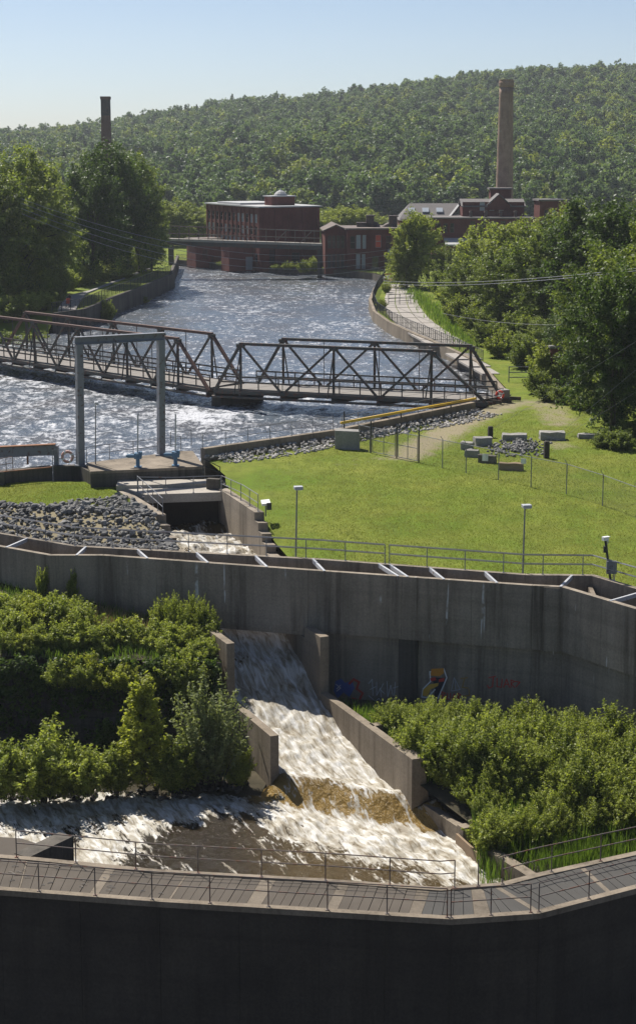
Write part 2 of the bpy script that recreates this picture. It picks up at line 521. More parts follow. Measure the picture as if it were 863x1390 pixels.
def m_ground(name, c1, c2, sc=0.8):
    t = NT(name)
    n = t.noise(t.pos(), sc, 6, 0.65)
    col = t.mix((t.ramp(n, 'Fac', [(0.35, 0), (0.65, 1)]), 0), c1, c2)
    return t.done(t.bsdf((col, 0), 0.95, t.bump(n, 'Fac', 0.8, 0.1), spec=0.1))
m_ground('soil', (0.05, 0.045, 0.03), (0.09, 0.075, 0.05))
m_ground('forest_floor', (0.025, 0.035, 0.015), (0.04, 0.05, 0.02), 0.05)
m_ground('verge', (0.10, 0.14, 0.02), (0.15, 0.17, 0.03), 0.4)

def m_canal():
    t = NT('canal_water')
    w = t.noise(t.pos((1.0, 0.42, 1)), 1.3, 4, 0.6)
    w2 = t.noise(t.pos((1.0, 0.5, 1)), 5.0, 3, 0.6)
    h = t.math('ADD', (w, 'Fac'), (t.math('MULTIPLY', (w2, 'Fac'), 0.3), 0))
    b = t.bump(h, 0, 1.0, 0.30)
    a = t.t.nodes.new('ShaderNodeAttribute'); a.attribute_name = 'tint'
    fs = t.noise(t.pos((1.0, 0.62, 1)), 1.1, 7, 0.76)
    f2 = t.noise(t.pos((1, 0.7, 1)), 3.0, 4, 0.7)
    f = t.math('ADD', (fs, 'Fac'), (t.math('MULTIPLY', (t.math('SUBTRACT', (f2, 'Fac'), 0.5), 0), 0.35), 0))
    f = t.math('ADD', (f, 0), (a, 'Fac'))
    fr = t.ramp(f, 0, [(0.54, 0), (0.68, 0.9)])
    bn = t.noise(t.pos(), 0.12, 3)
    base = t.mix((t.ramp(bn, 'Fac', [(0.4, 0), (0.65, 1)]), 0), (0.082, 0.10, 0.122), (0.085, 0.084, 0.085))
    wat = t.bsdf((base, 0), 0.22, b, spec=0.5)
    foam = t.bsdf((0.50, 0.51, 0.54), 0.7, b)  # white diffuse flecks paint in sun glints as well as foam
    mx = t.t.nodes.new('ShaderNodeMixShader')
    t.l(fr, 0, mx, 0); t.l(wat, 'BSDF', mx, 1); t.l(foam, 'BSDF', mx, 2)
    return t.done(mx, 'Shader')
m_canal()

def m_stream():
    t = NT('stream_water')
    rot = (0, 0, -0.41)
    w = t.noise(t.pos((1.6, 0.8, 1), rot), 2.2, 5, 0.65)
    w2 = t.noise(t.pos((1.6, 1.0, 1), rot), 8.0, 3, 0.6)
    h = t.math('ADD', (w, 'Fac'), (t.math('MULTIPLY', (w2, 'Fac'), 0.35), 0))
    b = t.bump(h, 0, 1.0, 0.16)
    a = t.t.nodes.new('ShaderNodeAttribute'); a.attribute_name = 'tint'
    br = t.t.nodes.new('ShaderNodeAttribute'); br.attribute_name = 'brown'
    fs = t.noise(t.pos((2.0, 0.5, 0.4), rot), 1.0, 8, 0.68)
    fs.inputs['Distortion'].default_value = 0.8
    f2 = t.noise(t.pos((2.0, 0.7, 0.7), rot), 4.0, 4, 0.6)
    f = t.math('MULTIPLY', (t.math('SUBTRACT', (fs, 'Fac'), 0.5), 0), 2.6)
    f = t.math('ADD', (f, 0), (t.math('MULTIPLY', (t.math('SUBTRACT', (f2, 'Fac'), 0.5), 0), 0.8), 0))
    f = t.math('ADD', (f, 0), (a, 'Fac'))
    fr = t.ramp(f, 0, [(0.40, 0), (0.62, 1)])
    base = t.mix((br, 'Fac'), (0.012, 0.009, 0.006), (0.24, 0.155, 0.045))
    wat = t.bsdf((base, 0), 0.12, b, spec=0.2)
    f3 = t.noise(t.pos((2.6, 0.55, 0.5), rot), 1.3, 6, 0.62)
    f3.inputs['Distortion'].default_value = 0.7
    fcol = t.ramp(f3, 'Fac', [(0.34, (0.17, 0.135, 0.085)), (0.48, (0.36, 0.33, 0.27)), (0.64, (0.60, 0.59, 0.565))])
    foam = t.bsdf((fcol, 0), 0.75, t.bump(w, 'Fac', 1.0, 0.07))
    mx = t.t.nodes.new('ShaderNodeMixShader')
    t.l(fr, 0, mx, 0); t.l(wat, 'BSDF', mx, 1); t.l(foam, 'BSDF', mx, 2)
    return t.done(mx, 'Shader')
m_stream()

def m_mesh(name, col, scale, lo, hi):           # chain link: real holes between diagonal wires
    t = NT(name)
    p = t.coord('UV')
    g = t.t.nodes.new('ShaderNodeSeparateXYZ'); t.l(p, 'Vector', g, 0)
    fac = None
    for sgn in (1, -1):
        s_ = t.math('ADD', (g, 0), (t.math('MULTIPLY', (g, 1), float(sgn)), 0))
        fr = t.math('FRACT', (t.math('MULTIPLY', (s_, 0), scale), 0))
        c = t.math('LESS_THAN', (fr, 0), lo)
        fac = c if fac is None else t.math('MAXIMUM', (fac, 0), (c, 0))
    d = t.bsdf(col, 0.5, metal=0.3)
    tr = t.t.nodes.new('ShaderNodeBsdfTransparent')
    mx = t.t.nodes.new('ShaderNodeMixShader')
    t.l(fac, 0, mx, 0); t.l(tr, 0, mx, 1); t.l(d, 'BSDF', mx, 2)
    return t.done(mx, 'Shader')
m_mesh('chain_link', (0.20, 0.21, 0.21), 12.0, 0.06, 0)
m_mesh('chain_link_dark', (0.03, 0.035, 0.035), 10.0, 0.16, 0)
M = MATS

def sheet(name, poly, hfun, step, mat, tintfun=None, extra=None):
    """a ground sheet: polygon outline filled with a jittered triangulation and raised by hfun"""
    n = len(poly)
    xs = [p[0] for p in poly]; ys = [p[1] for p in poly]
    pts = [Vector((p[0], p[1])) for p in poly]
    # densify outline
    dense = []
    for i in range(n):
        a, b = pts[i], pts[(i + 1) % n]
        k = max(1, int((b - a).length / (step * 2)))
        for j in range(k): dense.append(a.lerp(b, j / k))
    nb = len(dense)
    gx, gy = np.meshgrid(np.arange(min(xs), max(xs), step), np.arange(min(ys), max(ys), step))
    rs = np.random.RandomState(3)
    gx = gx.ravel() + rs.uniform(-.3, .3, gx.size) * step; gy = gy.ravel() + rs.uniform(-.3, .3, gy.size) * step
    ins = np.zeros(gx.size, bool)
    j = n - 1
    for i in range(n):
        xi, yi, xj, yj = xs[i], ys[i], xs[j], ys[j]
        c = ((yi > gy) != (yj > gy)) & (gx < (xj - xi) * (gy - yi) / ((yj - yi) + 1e-12) + xi)
        ins ^= c; j = i
    P2 = dense + [Vector((x, y)) for x, y in zip(gx[ins], gy[ins])]
    v, e, f, *_ = delaunay_2d_cdt(P2, [], [list(range(nb))], 1, 1e-4)
    co = np.array([(p[0], p[1]) for p in v])
    z = hfun(co[:, 0], co[:, 1])
    verts = np.column_stack([co, z])
    fs = np.array([t if len(t) == 3 else t[:3] for t in f])
    a = verts[fs[:, 1]] - verts[fs[:, 0]]; b = verts[fs[:, 2]] - verts[fs[:, 0]]
    flip = (a[:, 0] * b[:, 1] - a[:, 1] * b[:, 0]) < 0
    fs[flip] = fs[flip][:, ::-1]
    me = raw_mesh(name, verts, fs, mat, tintfun(co[:, 0], co[:, 1]) if tintfun else np.zeros(len(verts)), True)
    return link(name, me)

def grid(name, x0, x1, y0, y1, step, hfun, mat, attrs):
    nx, ny = int((x1 - x0) / step) + 1, int((y1 - y0) / step) + 1
    gx, gy = np.meshgrid(np.linspace(x0, x1, nx), np.linspace(y0, y1, ny))
    z = hfun(gx, gy)
    verts = np.column_stack([gx.ravel(), gy.ravel(), z.ravel()])
    i = np.arange(nx * ny).reshape(ny, nx)
    q = np.column_stack([i[:-1, :-1].ravel(), i[:-1, 1:].ravel(), i[1:, 1:].ravel(), i[1:, :-1].ravel()])
    me = raw_mesh(name, verts, q, mat, None, True)
    for nm, fn in attrs.items():
        at = me.attributes.new(nm, 'FLOAT', 'POINT')
        at.data.foreach_set('value', np.asarray(fn(gx, gy), np.float32).ravel())
    return link(name, me)
# ------------------------------------------------------------------ measured lines
ZF, ZL = -0.4, -4.0                 # top of the fishway walls, its ledge
ZW, ZD = -1.3, -4.0                 # canal level, near walkway level
FRONT = [(-400, 672), (-60, 731.5), (0, 742), (67, 754), (140, 754), (432, 775), (722, 795), (762, 797), (863, 827), (960, 856), (1300, 957)]
BACK = [(-400, 658), (-60, 715), (0, 725), (100, 742), (432, 760), (712, 781), (802, 782), (863, 800), (960, 829), (1300, 930)]
NEAR = [(-400, 1172), (-60, 1204), (0, 1210), (216, 1226), (432, 1239), (612, 1250), (732, 1242), (863, 1208), (960, 1184), (1300, 1100)]
FAR = [(-400, 1129), (-60, 1157), (45, 1165), (216, 1182), (432, 1194), (597, 1206), (677, 1200), (727, 1187), (863, 1157), (960, 1136), (1300, 1062)]

class Line:                         # a wall line measured in the photo, standing at height z in the world
    def __init__(s, px, z):
        s.px = px
        s.w = [P(x, y, z).xy for x, y in px]
        s.z = z
    def at(s, x):
        for (x0, y0), (x1, y1) in zip(s.px, s.px[1:]):
            if x <= x1 or (x1, y1) == s.px[-1]:
                t = (x - x0) / (x1 - x0)
                return P(x, y0 + (y1 - y0) * t, s.z).xy
    def nrm(s, i):
        d = (s.w[i + 1] - s.w[i]).normalized()
        return Vector((-d.y, d.x))          # points away from the camera
    def off(s, x, d):               # the point at photo column x, moved d metres square to the line, mitred at corners
        p = s.at(x)
        for i, (px, _) in enumerate(s.px):
            if abs(px - x) < 0.01 and 0 < i < len(s.px) - 1:
                a, b = s.nrm(i - 1), s.nrm(i)
                m = (a + b).normalized()
                return p + m * (d / m.dot(a))
        for i in range(len(s.px) - 1):
            if x <= s.px[i + 1][0] or i == len(s.px) - 2:
                return p + s.nrm(i) * d
    def cols(s, xa, xb):
        return [xa] + [x for x, _ in s.px if xa < x < xb] + [xb]

LF, LB, LN, LFAR = Line(FRONT, ZF), Line(BACK, ZF), Line(NEAR, ZD), Line(FAR, ZD)

def slab_between(mb, L, xa, xb, d0, d1, z0, z1, gap=0.0):
    c = L.cols(xa, xb)
    a = [L.off(x, d0) for x in c]; b = [L.off(x, d1) for x in c]
    if gap:
        for q in (a, b):
            q[0] = q[0] + (q[1] - q[0]).normalized() * gap
            q[-1] = q[-1] + (q[-2] - q[-1]).normalized() * gap
    for i in range(len(c) - 1):
        mb.prism([a[i], a[i + 1], b[i + 1], b[i]], z0, z1)
    return mb

def lawn_h(x, y):
    x = np.asarray(x, float); y = np.asarray(y, float)
    base = -0.62 + 0.62 * ss(102, 121, y)
    z = base + 0.10 * fbm(x * 0.07, y * 0.05, 4, 3) * ss(104, 112, y)
    e = x - (CH_R(y) + 0.63)                     # grass falls away beside the channel steps
    tgt = np.interp(y, [103, 107.3, 108.1, 108.85, 109.6], [-1.75, -1.25, -0.72, -0.2, 0.3]) - .04 + 0.75 * np.maximum(e, 0)
    return np.where(y < 110, np.minimum(z, tgt), z)

def G(x, y):                         # photo point on the lawn
    p = P(x, y, 0.0)
    for _ in range(3):
        p = P(x, y, float(lawn_h(p.x, p.y)))
    return p

# right bank of the canal, from the gate platform to the far mill (plan points)
CANAL_R = [P(278, 609, 0.9).xy, P(455, 584, 0.9).xy, P(645, 546, 0.9).xy]
UP_R = [P(688, 540, 0.0).xy + Vector((0.3, 3.0)), P(652, 510, ZW).xy, P(620, 494, ZW).xy, P(588, 479, ZW).xy, P(556, 465, ZW).xy, P(530, 452, ZW).xy, P(510, 437, ZW).xy, P(504, 420, ZW).xy, P(510, 404, ZW).xy, P(519, 391, ZW).xy,
        P(521, 385, ZW).xy, P(505, 380, ZW).xy, P(470, 376, ZW).xy, P(430, 373, ZW).xy, P(340, 368, ZW).xy, P(240, 361, ZW).xy]
LEFT_R = [P(234, 391, ZW).xy, P(190, 412, ZW).xy, P(150, 428, ZW).xy, P(128, 439, ZW).xy, P(112, 446, ZW).xy, P(72, 452, ZW).xy]
CH_R = lambda D: -3.88 - 0.34 * (D - 109.2)       # channel through the lawn, inner faces
CH_L = lambda D: -9.25 - 0.42 * (D - 109.0)

# ------------------------------------------------------------------ ground
def flat(z): return lambda x, y: np.full(np.shape(x), z)

g = sheet('ground', [(-2500, -600), (2500, -600), (2500, 3500), (-2500, 3500)], flat(-12.5), 400, M['soil'])
tag(g, 'dark base ground under the valley', None, None, 'structure')

def seg_d(x, y, pts):
    d = np.full(np.shape(x), 1e9)
    for a, b in zip(pts, pts[1:]):
        ax, ay, bx, by = a[0], a[1], b[0], b[1]
        L2 = (bx - ax) ** 2 + (by - ay) ** 2
        t = np.clip(((x - ax) * (bx - ax) + (y - ay) * (by - ay)) / L2, 0, 1)
        d = np.minimum(d, np.hypot(x - ax - t * (bx - ax), y - ay - t * (by - ay)))
    return d
TRACK = [P(548, 620, 0).xy, P(575, 603, 0).xy, P(625, 575, 0).xy, P(690, 548, 0).xy]
TRACK2 = [P(690, 548, 0).xy, P(740, 545, 0).xy, P(760, 575, 0).xy]
def dirt(x, y):
    a = 0.80 * (1 - ss(0.4, 3.6, seg_d(x, y, TRACK)))
    b = 0.62 * (1 - ss(0.5, 3.5, seg_d(x, y, TRACK2)))
    c = 0.6 * (1 - ss(0.6, 2.6, np.hypot(x - P(755, 603, 0).x, (y - P(755, 603, 0).y) * 0.5)))
    d = 0.30 * (1 - ss(0.3, 2.8, seg_d(x, y, [P(405, 640, 0).xy, P(520, 615, 0).xy, P(490, 640, 0).xy])))
    return np.maximum(np.maximum(a, b), np.maximum(c, d))
back_pts = [LB.off(x, 0.15) for x in LB.cols(372, 1299)]
poly = back_pts + [Vector((70, 92)), Vector((110, 200)), Vector((110, 430)), Vector((P(240, 361, ZW).x - 60, 430))]
up = [p + Vector((0.3, 0.0)) for p in UP_R]
up[-4:] = [p + Vector((0, 0.4)) for p in UP_R[-4:]]
poly += [Vector((UP_R[-1].x - 60, UP_R[-1].y + 3))] + up[::-1]
poly += [p + Vector((0.25, -0.15)) for p in CANAL_R[::-1]]
poly += [Vector((-6.6, 124.0)), Vector((CH_R(118) + 0.63, 118)), Vector((CH_R(104.8) + 0.63, 104.8))]
lawn = sheet('lawn', poly, lawn_h, 1.3, M['grass_ground'], dirt)
tag(lawn, 'mown green lawn sloping between the canal and the concrete fishway', None, None, 'structure')

def left_h(x, y):
    e = 107.0 - 0.28 * (np.asarray(x) + 18)              # foot of the stone slope
    z = -1.25 + 1.25 * ss(-0.5, 6.0, np.asarray(y) - e) + 0.05 * fbm(np.asarray(x) * .2, np.asarray(y) * .2, 9, 3)
    q = (CH_L(np.asarray(y)) - 0.63) - np.asarray(x)
    tgt = np.interp(y, [103, 108.0, 109.1, 109.9], [-1.5, -1.0, -0.45, 0.1]) - .04 + 0.75 * np.maximum(q, 0)
    return np.where(np.asarray(y) < 110, np.minimum(z, tgt), z)
poly = [LB.off(x, 0.15) for x in LB.cols(-399, 236)] + [Vector((CH_L(104.6) - 0.62, 104.6)), Vector((CH_L(118) - 0.62, 118)), Vector((-12.6, 121.4)), Vector((-60, 123.5)), Vector((-60, 120))]
ll = sheet('lawn', poly, left_h, 1.0, M['grass_ground'], lambda x, y: 1.0 - ss(5.0, 6.2, np.asarray(y) - (107.0 - 0.28 * (np.asarray(x) + 18))))
tag(ll, 'strip of green lawn between the canal wall and the heap of riprap', None, None, 'structure')

# left bank of the canal
LBZ = 1.2
def lb_h(x, y):
    # foreshore in front of the path fence dips to the water
    y = np.asarray(y, float)
    return LBZ - 4.2 * (1 - ss(226, 244, y + 0.12 * (np.asarray(x) + 40))) + 0.15 * fbm(np.asarray(x) * .1, y * .1, 3, 3)
poly = [p + Vector((-0.3, 0.2)) for p in LEFT_R[:5]] + [Vector((-35.6, 236)), Vector((-36.2, 205)), Vector((-40, 196)), Vector((-140, 196)), Vector((-160, 430)), Vector((-60, 430)), Vector((-33, 380)), Vector((-27.2, 340))]
lbk = sheet('riverbank', poly[::-1], lb_h, 2.5, M['verge'])
tag(lbk, 'grassy left bank of the canal below the big trees', None, None, 'structure')

fl = sheet('valley_floor', [(-600, 429), (700, 429), (700, 700), (-600, 700)], flat(-0.15), 40, M['forest_floor'])
tag(fl, 'wooded valley floor behind the mills', None, None, 'structure')

# low ground below the fishway: left terrace slope and right wetland
def slope_h(x, y):
    x = np.asarray(x, float); y = np.asarray(y, float)
    w = LB_front_y(x)
    top = -2.6 - 1.4 * ss(-18, -7, x)
    return top + (-4.55 - top) * np.clip((w - y) / (w - 93.3), 0, 1.1) + 0.25 * fbm(x * .3, y * .3, 12, 3)
def LB_front_y(x):
    xs = [p.x for p in LF.w]; ys = [p.y for p in LF.w]
    return np.interp(x, xs, ys)
E_Y = lambda x: 93.2 - 0.02 * (x + 10)
poly = [Vector((-30, E_Y(-30))), Vector((-18, E_Y(-18))), Vector((-10, E_Y(-10))), Vector((-5.4, E_Y(-5.4))), Vector((-5.9, 95)), Vector((-6.5, 98.4))] + [LF.off(x, 0.1) for x in LF.cols(-60, 284)][::-1] + [Vector((-30, 106))]
sl = sheet('bank', poly, slope_h, 0.7, M['soil'])
tag(sl, 'overgrown earth slope under the left half of the fishway wall', None, None, 'structure')
def low_h(x, y):
    return -9.35 - 0.9 * (1 - ss(85.6, 88.4, np.asarray(y) + 0.03 * np.asarray(x))) + 0.2 * fbm(np.asarray(x) * .4, np.asarray(y) * .4, 2, 3)
lo = sheet('bank', [(-32, 84), (-3.2, 86.2), (-2.7, 87.6), (-4.9, 92.6), (-5.2, 95), (-32, 95.5)], low_h, 0.7, M['soil'])
tag(lo, 'dark muddy strip of bank at the foot of the retaining wall', None, None, 'structure')
def wet_h(x, y):
    return -7.45 - 2.6 * (1 - ss(73.5, 88, np.asarray(y) + 0.1 * (np.asarray(x) - 10))) - 0.35 * ss(-3.2, -1.2, np.asarray(y) - LB_front_y(x)) + 0.2 * fbm(np.asarray(x) * .3, np.asarray(y) * .3, 8, 3)
RW = lambda D: 0.37 + 0.415 * (93.8 - D)          # inner face of the right wing wall of the outlet
poly = [Vector((10.6, 72)), Vector((27, 69)), LF.off(1299, 0.3), LF.off(960, 0.3), LF.off(863, 0.3), LF.off(762, 0.3), LF.off(432, 0.3), Vector((RW(96) + .3, 96)), Vector((RW(83.6) + .4, 83.6)), Vector((7.3, 80.4)), Vector((8.2, 77))]
wl = sheet('wetland', poly, wet_h, 0.8, M['soil'])
tag(wl, 'marshy ground under the shrubs beside the outlet', None, None, 'structure')
pond = sheet('pond_water', [(10.4, 62), (34, 62), (34, 84), (7.2, 81.2), (7.5, 80.4), (8.2, 77.2), (10.4, 73.5)], flat(-9.45), 3, M['stream_water'])
tag(pond, 'shallow brown water among the reeds', None, None, 'structure')

# ------------------------------------------------------------------ canal water
def canal_h(x, y):
    r = 1 - ss(125, 330, y)
    u, v = x * 0.94 + y * 0.34, -x * 0.34 + y * 0.94
    return ZW + (0.10 + 0.22 * r) * fbm(u * 0.55, v * 0.30, 21, 4) + 0.10 * r * fbm(u * 1.6, v * 0.9, 31, 2)
def canal_foam_glints(x, y):
    n = fbm(x * 0.09 + 3, y * 0.045, 41, 3)
    near = (1 - ss(150, 215, y)) * 0.02
    pier = 0.13 * np.exp(-(((x + 11) / 5.0) ** 2 + ((y - 161) / 4.5) ** 2))
    belt = 0.05 * np.exp(-((y - (182 - 0.55 * (x + 20))) / 7.0) ** 2) * (x < 0)
    return 0.07 * n + near + pier + belt
cw = grid('canal_water', -75, 32, 121.5, 388, 0.5, canal_h, M['canal_water'], {'tint': canal_foam_glints})
tag(cw, 'choppy blue grey canal water with white foam and painted sun glints', None, None, 'structure')

# pool in the channel through the lawn
def pool_h(x, y):
    return -2.15 - 0.03 * (118 - y) + 0.45 * fbm(x * 0.9, y * 0.9, 51, 4) + 0.25 * fbm(x * 2.6, y * 2.6, 52, 3)
pw = grid('channel_water', -13, -1.5, 103.5, 120.5, 0.12, pool_h, M['stream_water'], {'tint': lambda x, y: 0.35 + 0.40 * (1 - ss(114, 117.5, y)) + 0.1 * fbm(x, y, 5, 3), 'brown': lambda x, y: 0 * x + 0.25})
tag(pw, 'white churning water in the concrete channel through the lawn', None, None, 'structure')

# chute under the fishway, cascade and stream
LWX = lambda D: -4.45 + 0.40 * (93.3 - D)
def lip_y(x): return 86.1 - 0.46 * (x + 1.4) + 0.25 * np.sin(x * 1.5 + .6) * ss(-2.5, 0, x)
def stream_h(x, y):
    chute = np.interp(y, [84, 87, 90, 92, 94, 95.4, 96.6, 98.0, 99.2, 101, 106], [-9.1, -9.0, -8.45, -7.95, -7.3, -6.75, -5.9, -5.45, -4.8, -4.55, -4.3])
    f = ss(-1.1, 1.1, y - lip_y(x))
    inside = np.where(y > 87.3, ss(-0.45, -0.05, x - LWX(y)), ss(-1.2, 0.5, x - LWX(87.3)))
    lvl = -9.95 + 0.1 * np.exp(-((y - lip_y(x) + 3.4) / 1.2) ** 2)
    z = lvl + (np.where(y > 87, chute, -9.05) - lvl) * f * inside
    amp = 0.13 + 0.18 * np.exp(-((y - lip_y(x) + 3.2) / 1.8) ** 2) * ss(-4, 0, x) + 0.10 * ss(88, 90, y) - 0.17 * np.exp(-((y - lip_y(x)) / 1.1) ** 2)
    amp = amp * (0.75 + 0.35 * ss(-14, -3, x) + 0.35 * np.exp(-((x + 13) / 3.0) ** 2))
    u, v = x * 0.93 + y * 0.37, -x * 0.37 + y * 0.93
    z = z + amp * (fbm(u * 0.8, v * 0.5, 61, 4) + 0.5 * fbm(u * 2.4, v * 1.5, 62, 3))
    dl = y - lip_y(x)
    z = z + 0.30 * np.exp(-((dl - 0.5) / 0.9) ** 2) * ss(-3.5, -1.5, x) * (y < 90)
    z = z + 0.10 * fbm(u * 4.5, v * 2.6, 64, 2)
    return np.where(((y > 83.5) & (x > RW(y) + 0.3)) | ((y <= 83.5) & (x > 7.0 + 0.42 * (81.0 - y))), -12.0, z)
def stream_foam(x, y):
    n = fbm(x * 0.28, y * 0.35, 71, 3)
    d = y - lip_y(x)
    fall = np.exp(-((d + 0.2) / 0.85) ** 2) * ss(-4.2, -2.6, x)
    up_ = ss(0.3, 1.2, d) * 0.72
    foot = 0.76 * (1 - ss(-0.9, -0.5, d)) * np.exp(-(np.minimum(d + 2.6, 0) / 4.2) ** 2) * ss(-6.5, 0.5, x + 0.35 * (d + 3))
    leftw = 0.60 * np.exp(-((x + 9.6 - 0.55 * (y - 81)) / 2.0) ** 2) + 0.62 * np.exp(-((x + 15.0 - .3 * (y - 81)) / 2.4) ** 2) + 0.50 * np.exp(-((y - 85.2) / 1.5) ** 2) * ss(-19, -15, x)
    f = np.maximum(np.maximum(up_, foot), leftw) + 0.34 * n + 0.25 - 0.17 * np.exp(-(((x + 5.6) / 3.4) ** 2 + ((y - 81.2) / 2.6) ** 2))
    return np.clip(f * (1 - 0.95 * fall) + 0.24 * fall, 0, 0.95)
def stream_brown(x, y):
    d = y - lip_y(x)
    return np.clip(np.exp(-((d + 0.2) / 1.0) ** 2) * ss(-4.2, -2.6, x) + 0.04 + 0.32 * ss(0.5, 2, d) + 0.2 * ss(-5, 0, x) * (1 - ss(-1, 0, d)), 0, 1)
st = grid('stream_water', -26, 10.2, 68, 106, 0.125, stream_h, M['stream_water'], {'tint': stream_foam, 'brown': stream_brown})
tag(st, 'white water rushing down the outlet chute over a brown cascade', None, None, 'structure')

# ------------------------------------------------------------------ hills with a wood
RIDGE = [(-500, 176), (-200, 182), (0, 186), (60, 183), (130, 175), (200, 163), (260, 154), (330, 144), (432, 138), (480, 128), (560, 117), (620, 108), (680, 101), (740, 97), (863, 97), (1100, 96), (1500, 110)]
def hill_h(x, y):
    y = np.asarray(y, float); x = np.asarray(x, float)
    col = 431.5 + x / np.maximum(y, 1) * FPX
    crest = CAMZ + (HORIZ - np.interp(col, [p[0] for p in RIDGE], [p[1] for p in RIDGE])) / FPX * 1350 - 7.0
    crest = np.maximum(crest, 8)
    t = np.clip((y - 560) / (1350 - 560), 0, 1.6)
    prof = np.where(t < 1, (t ** 1.25) * (1.25 - 0.25 * t), 1 - 0.35 * (t - 1))
    return -1 + (crest + 1) * prof + (9 * fbm(x * 0.006, y * 0.006, 81, 4) + 5 * fbm(x * 0.02, y * 0.02, 85, 2)) * ss(0.03, 0.3, t) * (1 - 0.6 * ss(0.8, 1.0, t))
hl = grid('hills', -900, 900, 540, 1800, 15, hill_h, M['forest_floor'], {})
tag(hl, 'long wooded ridge rising to the right behind the mills', None, None, 'structure')
# ------------------------------------------------------------------ fishway across the lawn edge
fw = thing('fishway', 'long dark concrete fishway trough with steel cross struts in front of the lawn', 'fishway', (*LF.at(432), -9.0))
joints = [-399, -230, -60, 0, 67, 140, 212, 283, 418, 545, 640, 722, 762, 863, 960, 1120, 1299]
for i, (a, b) in enumerate(zip(joints, joints[1:])):
    rec = (0.0, 0.015, 0.0, 0.02, 0.008)[i % 5]
    obj('wall_panel', slab_between(MB(), LF, a, b, rec, 0.34, ZL, ZF, 0.008), M['concrete_wall'], fw)
    if b <= 283:
        obj('wall_base', slab_between(MB(), LF, a, b, 0.10, 0.42, -6.2, ZL - 0.003, 0.006), M['concrete_wall'], fw)
    elif a >= 418:
        obj('wall_base', slab_between(MB(), LF, a, b, 0.22, 0.50, -9.0, ZL - 0.003, 0.006), M['concrete_wall'], fw)
bj = [-399, -230, -60, 0, 100, 250, 345, 432, 560, 712, 802, 863, 960, 1120, 1299]
for a, b in zip(bj, bj[1:]):
    obj('wall_panel', slab_between(MB(), LB, a, b, 0.0, 0.34, ZL, ZF + 0.02, 0.008), M['concrete_wall'], fw)
# trough floor, one slab per stretch
for a, b in zip(joints, joints[1:]):
    if a == 283: continue                     # open to the chute below
    obj('floor_slab', MB().prism([LF.off(a, .36), LF.off(b, .36), LB.off(b, -0.02), LB.off(a, -0.02)], ZL, ZL + 0.3), M['concrete_wall'], fw)
# dark damp pilaster and corner pilaster below the ledge
obj('pilaster', slab_between(MB(), LF, 541, 567, 0.10, 0.24, -9.0, ZL - 0.02), M['concrete_wet'], fw)
obj('pilaster', slab_between(MB(), LF, 737, 759, -0.05, 0.02, ZL - 0.02, ZF - 0.06), M['concrete_wall'], fw)
# outlet lintel under the bridge section
obj('lintel', slab_between(MB(), LF, 284, 417, 0.05, 0.6, ZL - 0.22, ZL - 0.004), M['concrete_wall'], fw)
# cross walls inside the trough
for x0, x1 in ((118, 136), (806, 800)):
    a, b = LF.off(x0, .34), LB.off(x1, 0)
    d = (b - a).normalized(); nn = Vector((-d.y, d.x)) * 0.12
    obj('cross_wall', MB().prism([a - nn, a + nn, b + nn, b - nn], ZL + .31, ZF - 0.55), M['concrete'], fw)
# steel struts between the two walls (photo columns on front wall, on back wall)
for x0, x1 in ((8, 36), (104, 116), (200, 186), (282, 266), (362, 346), (440, 424), (540, 513), (553, 528), (602, 582), (674, 657), (760, 776), (826, 872)):
    a, b = LF.off(x0, 0.05), LB.off(min(x1, 950), 0.12)
    obj('strut', MB().beam((a.x, a.y, ZF + 0.03 - .11), (b.x, b.y, ZF + 0.03 - .11), 0.13, 0.22), M['strut_white'], fw)

# graffiti: flat paint on the wall base (strokes measured in photo pixels)
def wall_pt(x, y, d=0.205):
    a = LF.off(x, d); h = ray(x, y)
    # ray through the photo point meets the vertical wall plane
    i = next(i for i in range(len(LF.px) - 1) if x <= LF.px[i + 1][0])
    n_ = LF.nrm(i); w0 = LF.w[i] + n_ * d
    t = (w0.dot(n_)) / (h.x * n_.x + h.y * n_.y)
    return Vector((0, 0, CAMZ)) + h * t, n_
def stroke(mb, pts, w, d):
    q = [wall_pt(x, y, d) for x, y in pts]
    for (a, n_), (b, _) in zip(q, q[1:]):
        dr = (b - a)
        if dr.length < 1e-4: continue
        dr.normalize()
        sd = dr.cross(Vector((n_.x, n_.y, 0))) * (w / 2)
        e = dr * (w * .35)
        k = len(mb.v)
        mb.v += [tuple(a - sd - e), tuple(a + sd - e), tuple(b + sd + e), tuple(b - sd + e)]
        mb.f.append((k, k + 1, k + 2, k + 3))
def fill(mb, pts, d):
    k = len(mb.v)
    mb.v += [tuple(wall_pt(x, y, d)[0]) for x, y in pts]
    mb.f.append(tuple(range(k, k + len(pts))))
def G_(pts, ox, oy, s=1.0): return [(ox + x * s, oy + y * s) for x, y in pts]
def graf(mat, strokes=(), fills=(), w=0.06, d=0.205, label=None):
    mb = MB()
    for s_ in strokes: stroke(mb, s_, w, d)
    for f_ in fills: fill(mb, f_, d)
    o = obj('graffiti', mb, M[mat], fw)
    if label: o['label'] = label
graf('g_white', [[(583, 912), (602, 908), (606, 920), (601, 932), (594, 948)], [(583, 912), (584, 925), (574, 935), (572, 946), (580, 947), (590, 936)]], w=0.07, d=0.209)
graf('g_orange', fills=[[(584, 917), (585, 908), (602, 907), (602, 914), (596, 918)]], d=0.206, label='orange spray-painted shape on the grey wall base')
graf('g_black', fills=[[(585, 920), (604, 920), (601, 932), (593, 950), (589, 950), (590, 933)]], d=0.212)
graf('g_red', fills=[[(583, 921), (590, 919), (592, 923), (585, 925)], [(595, 922), (603, 920), (602, 925), (595, 926)]], d=0.203)
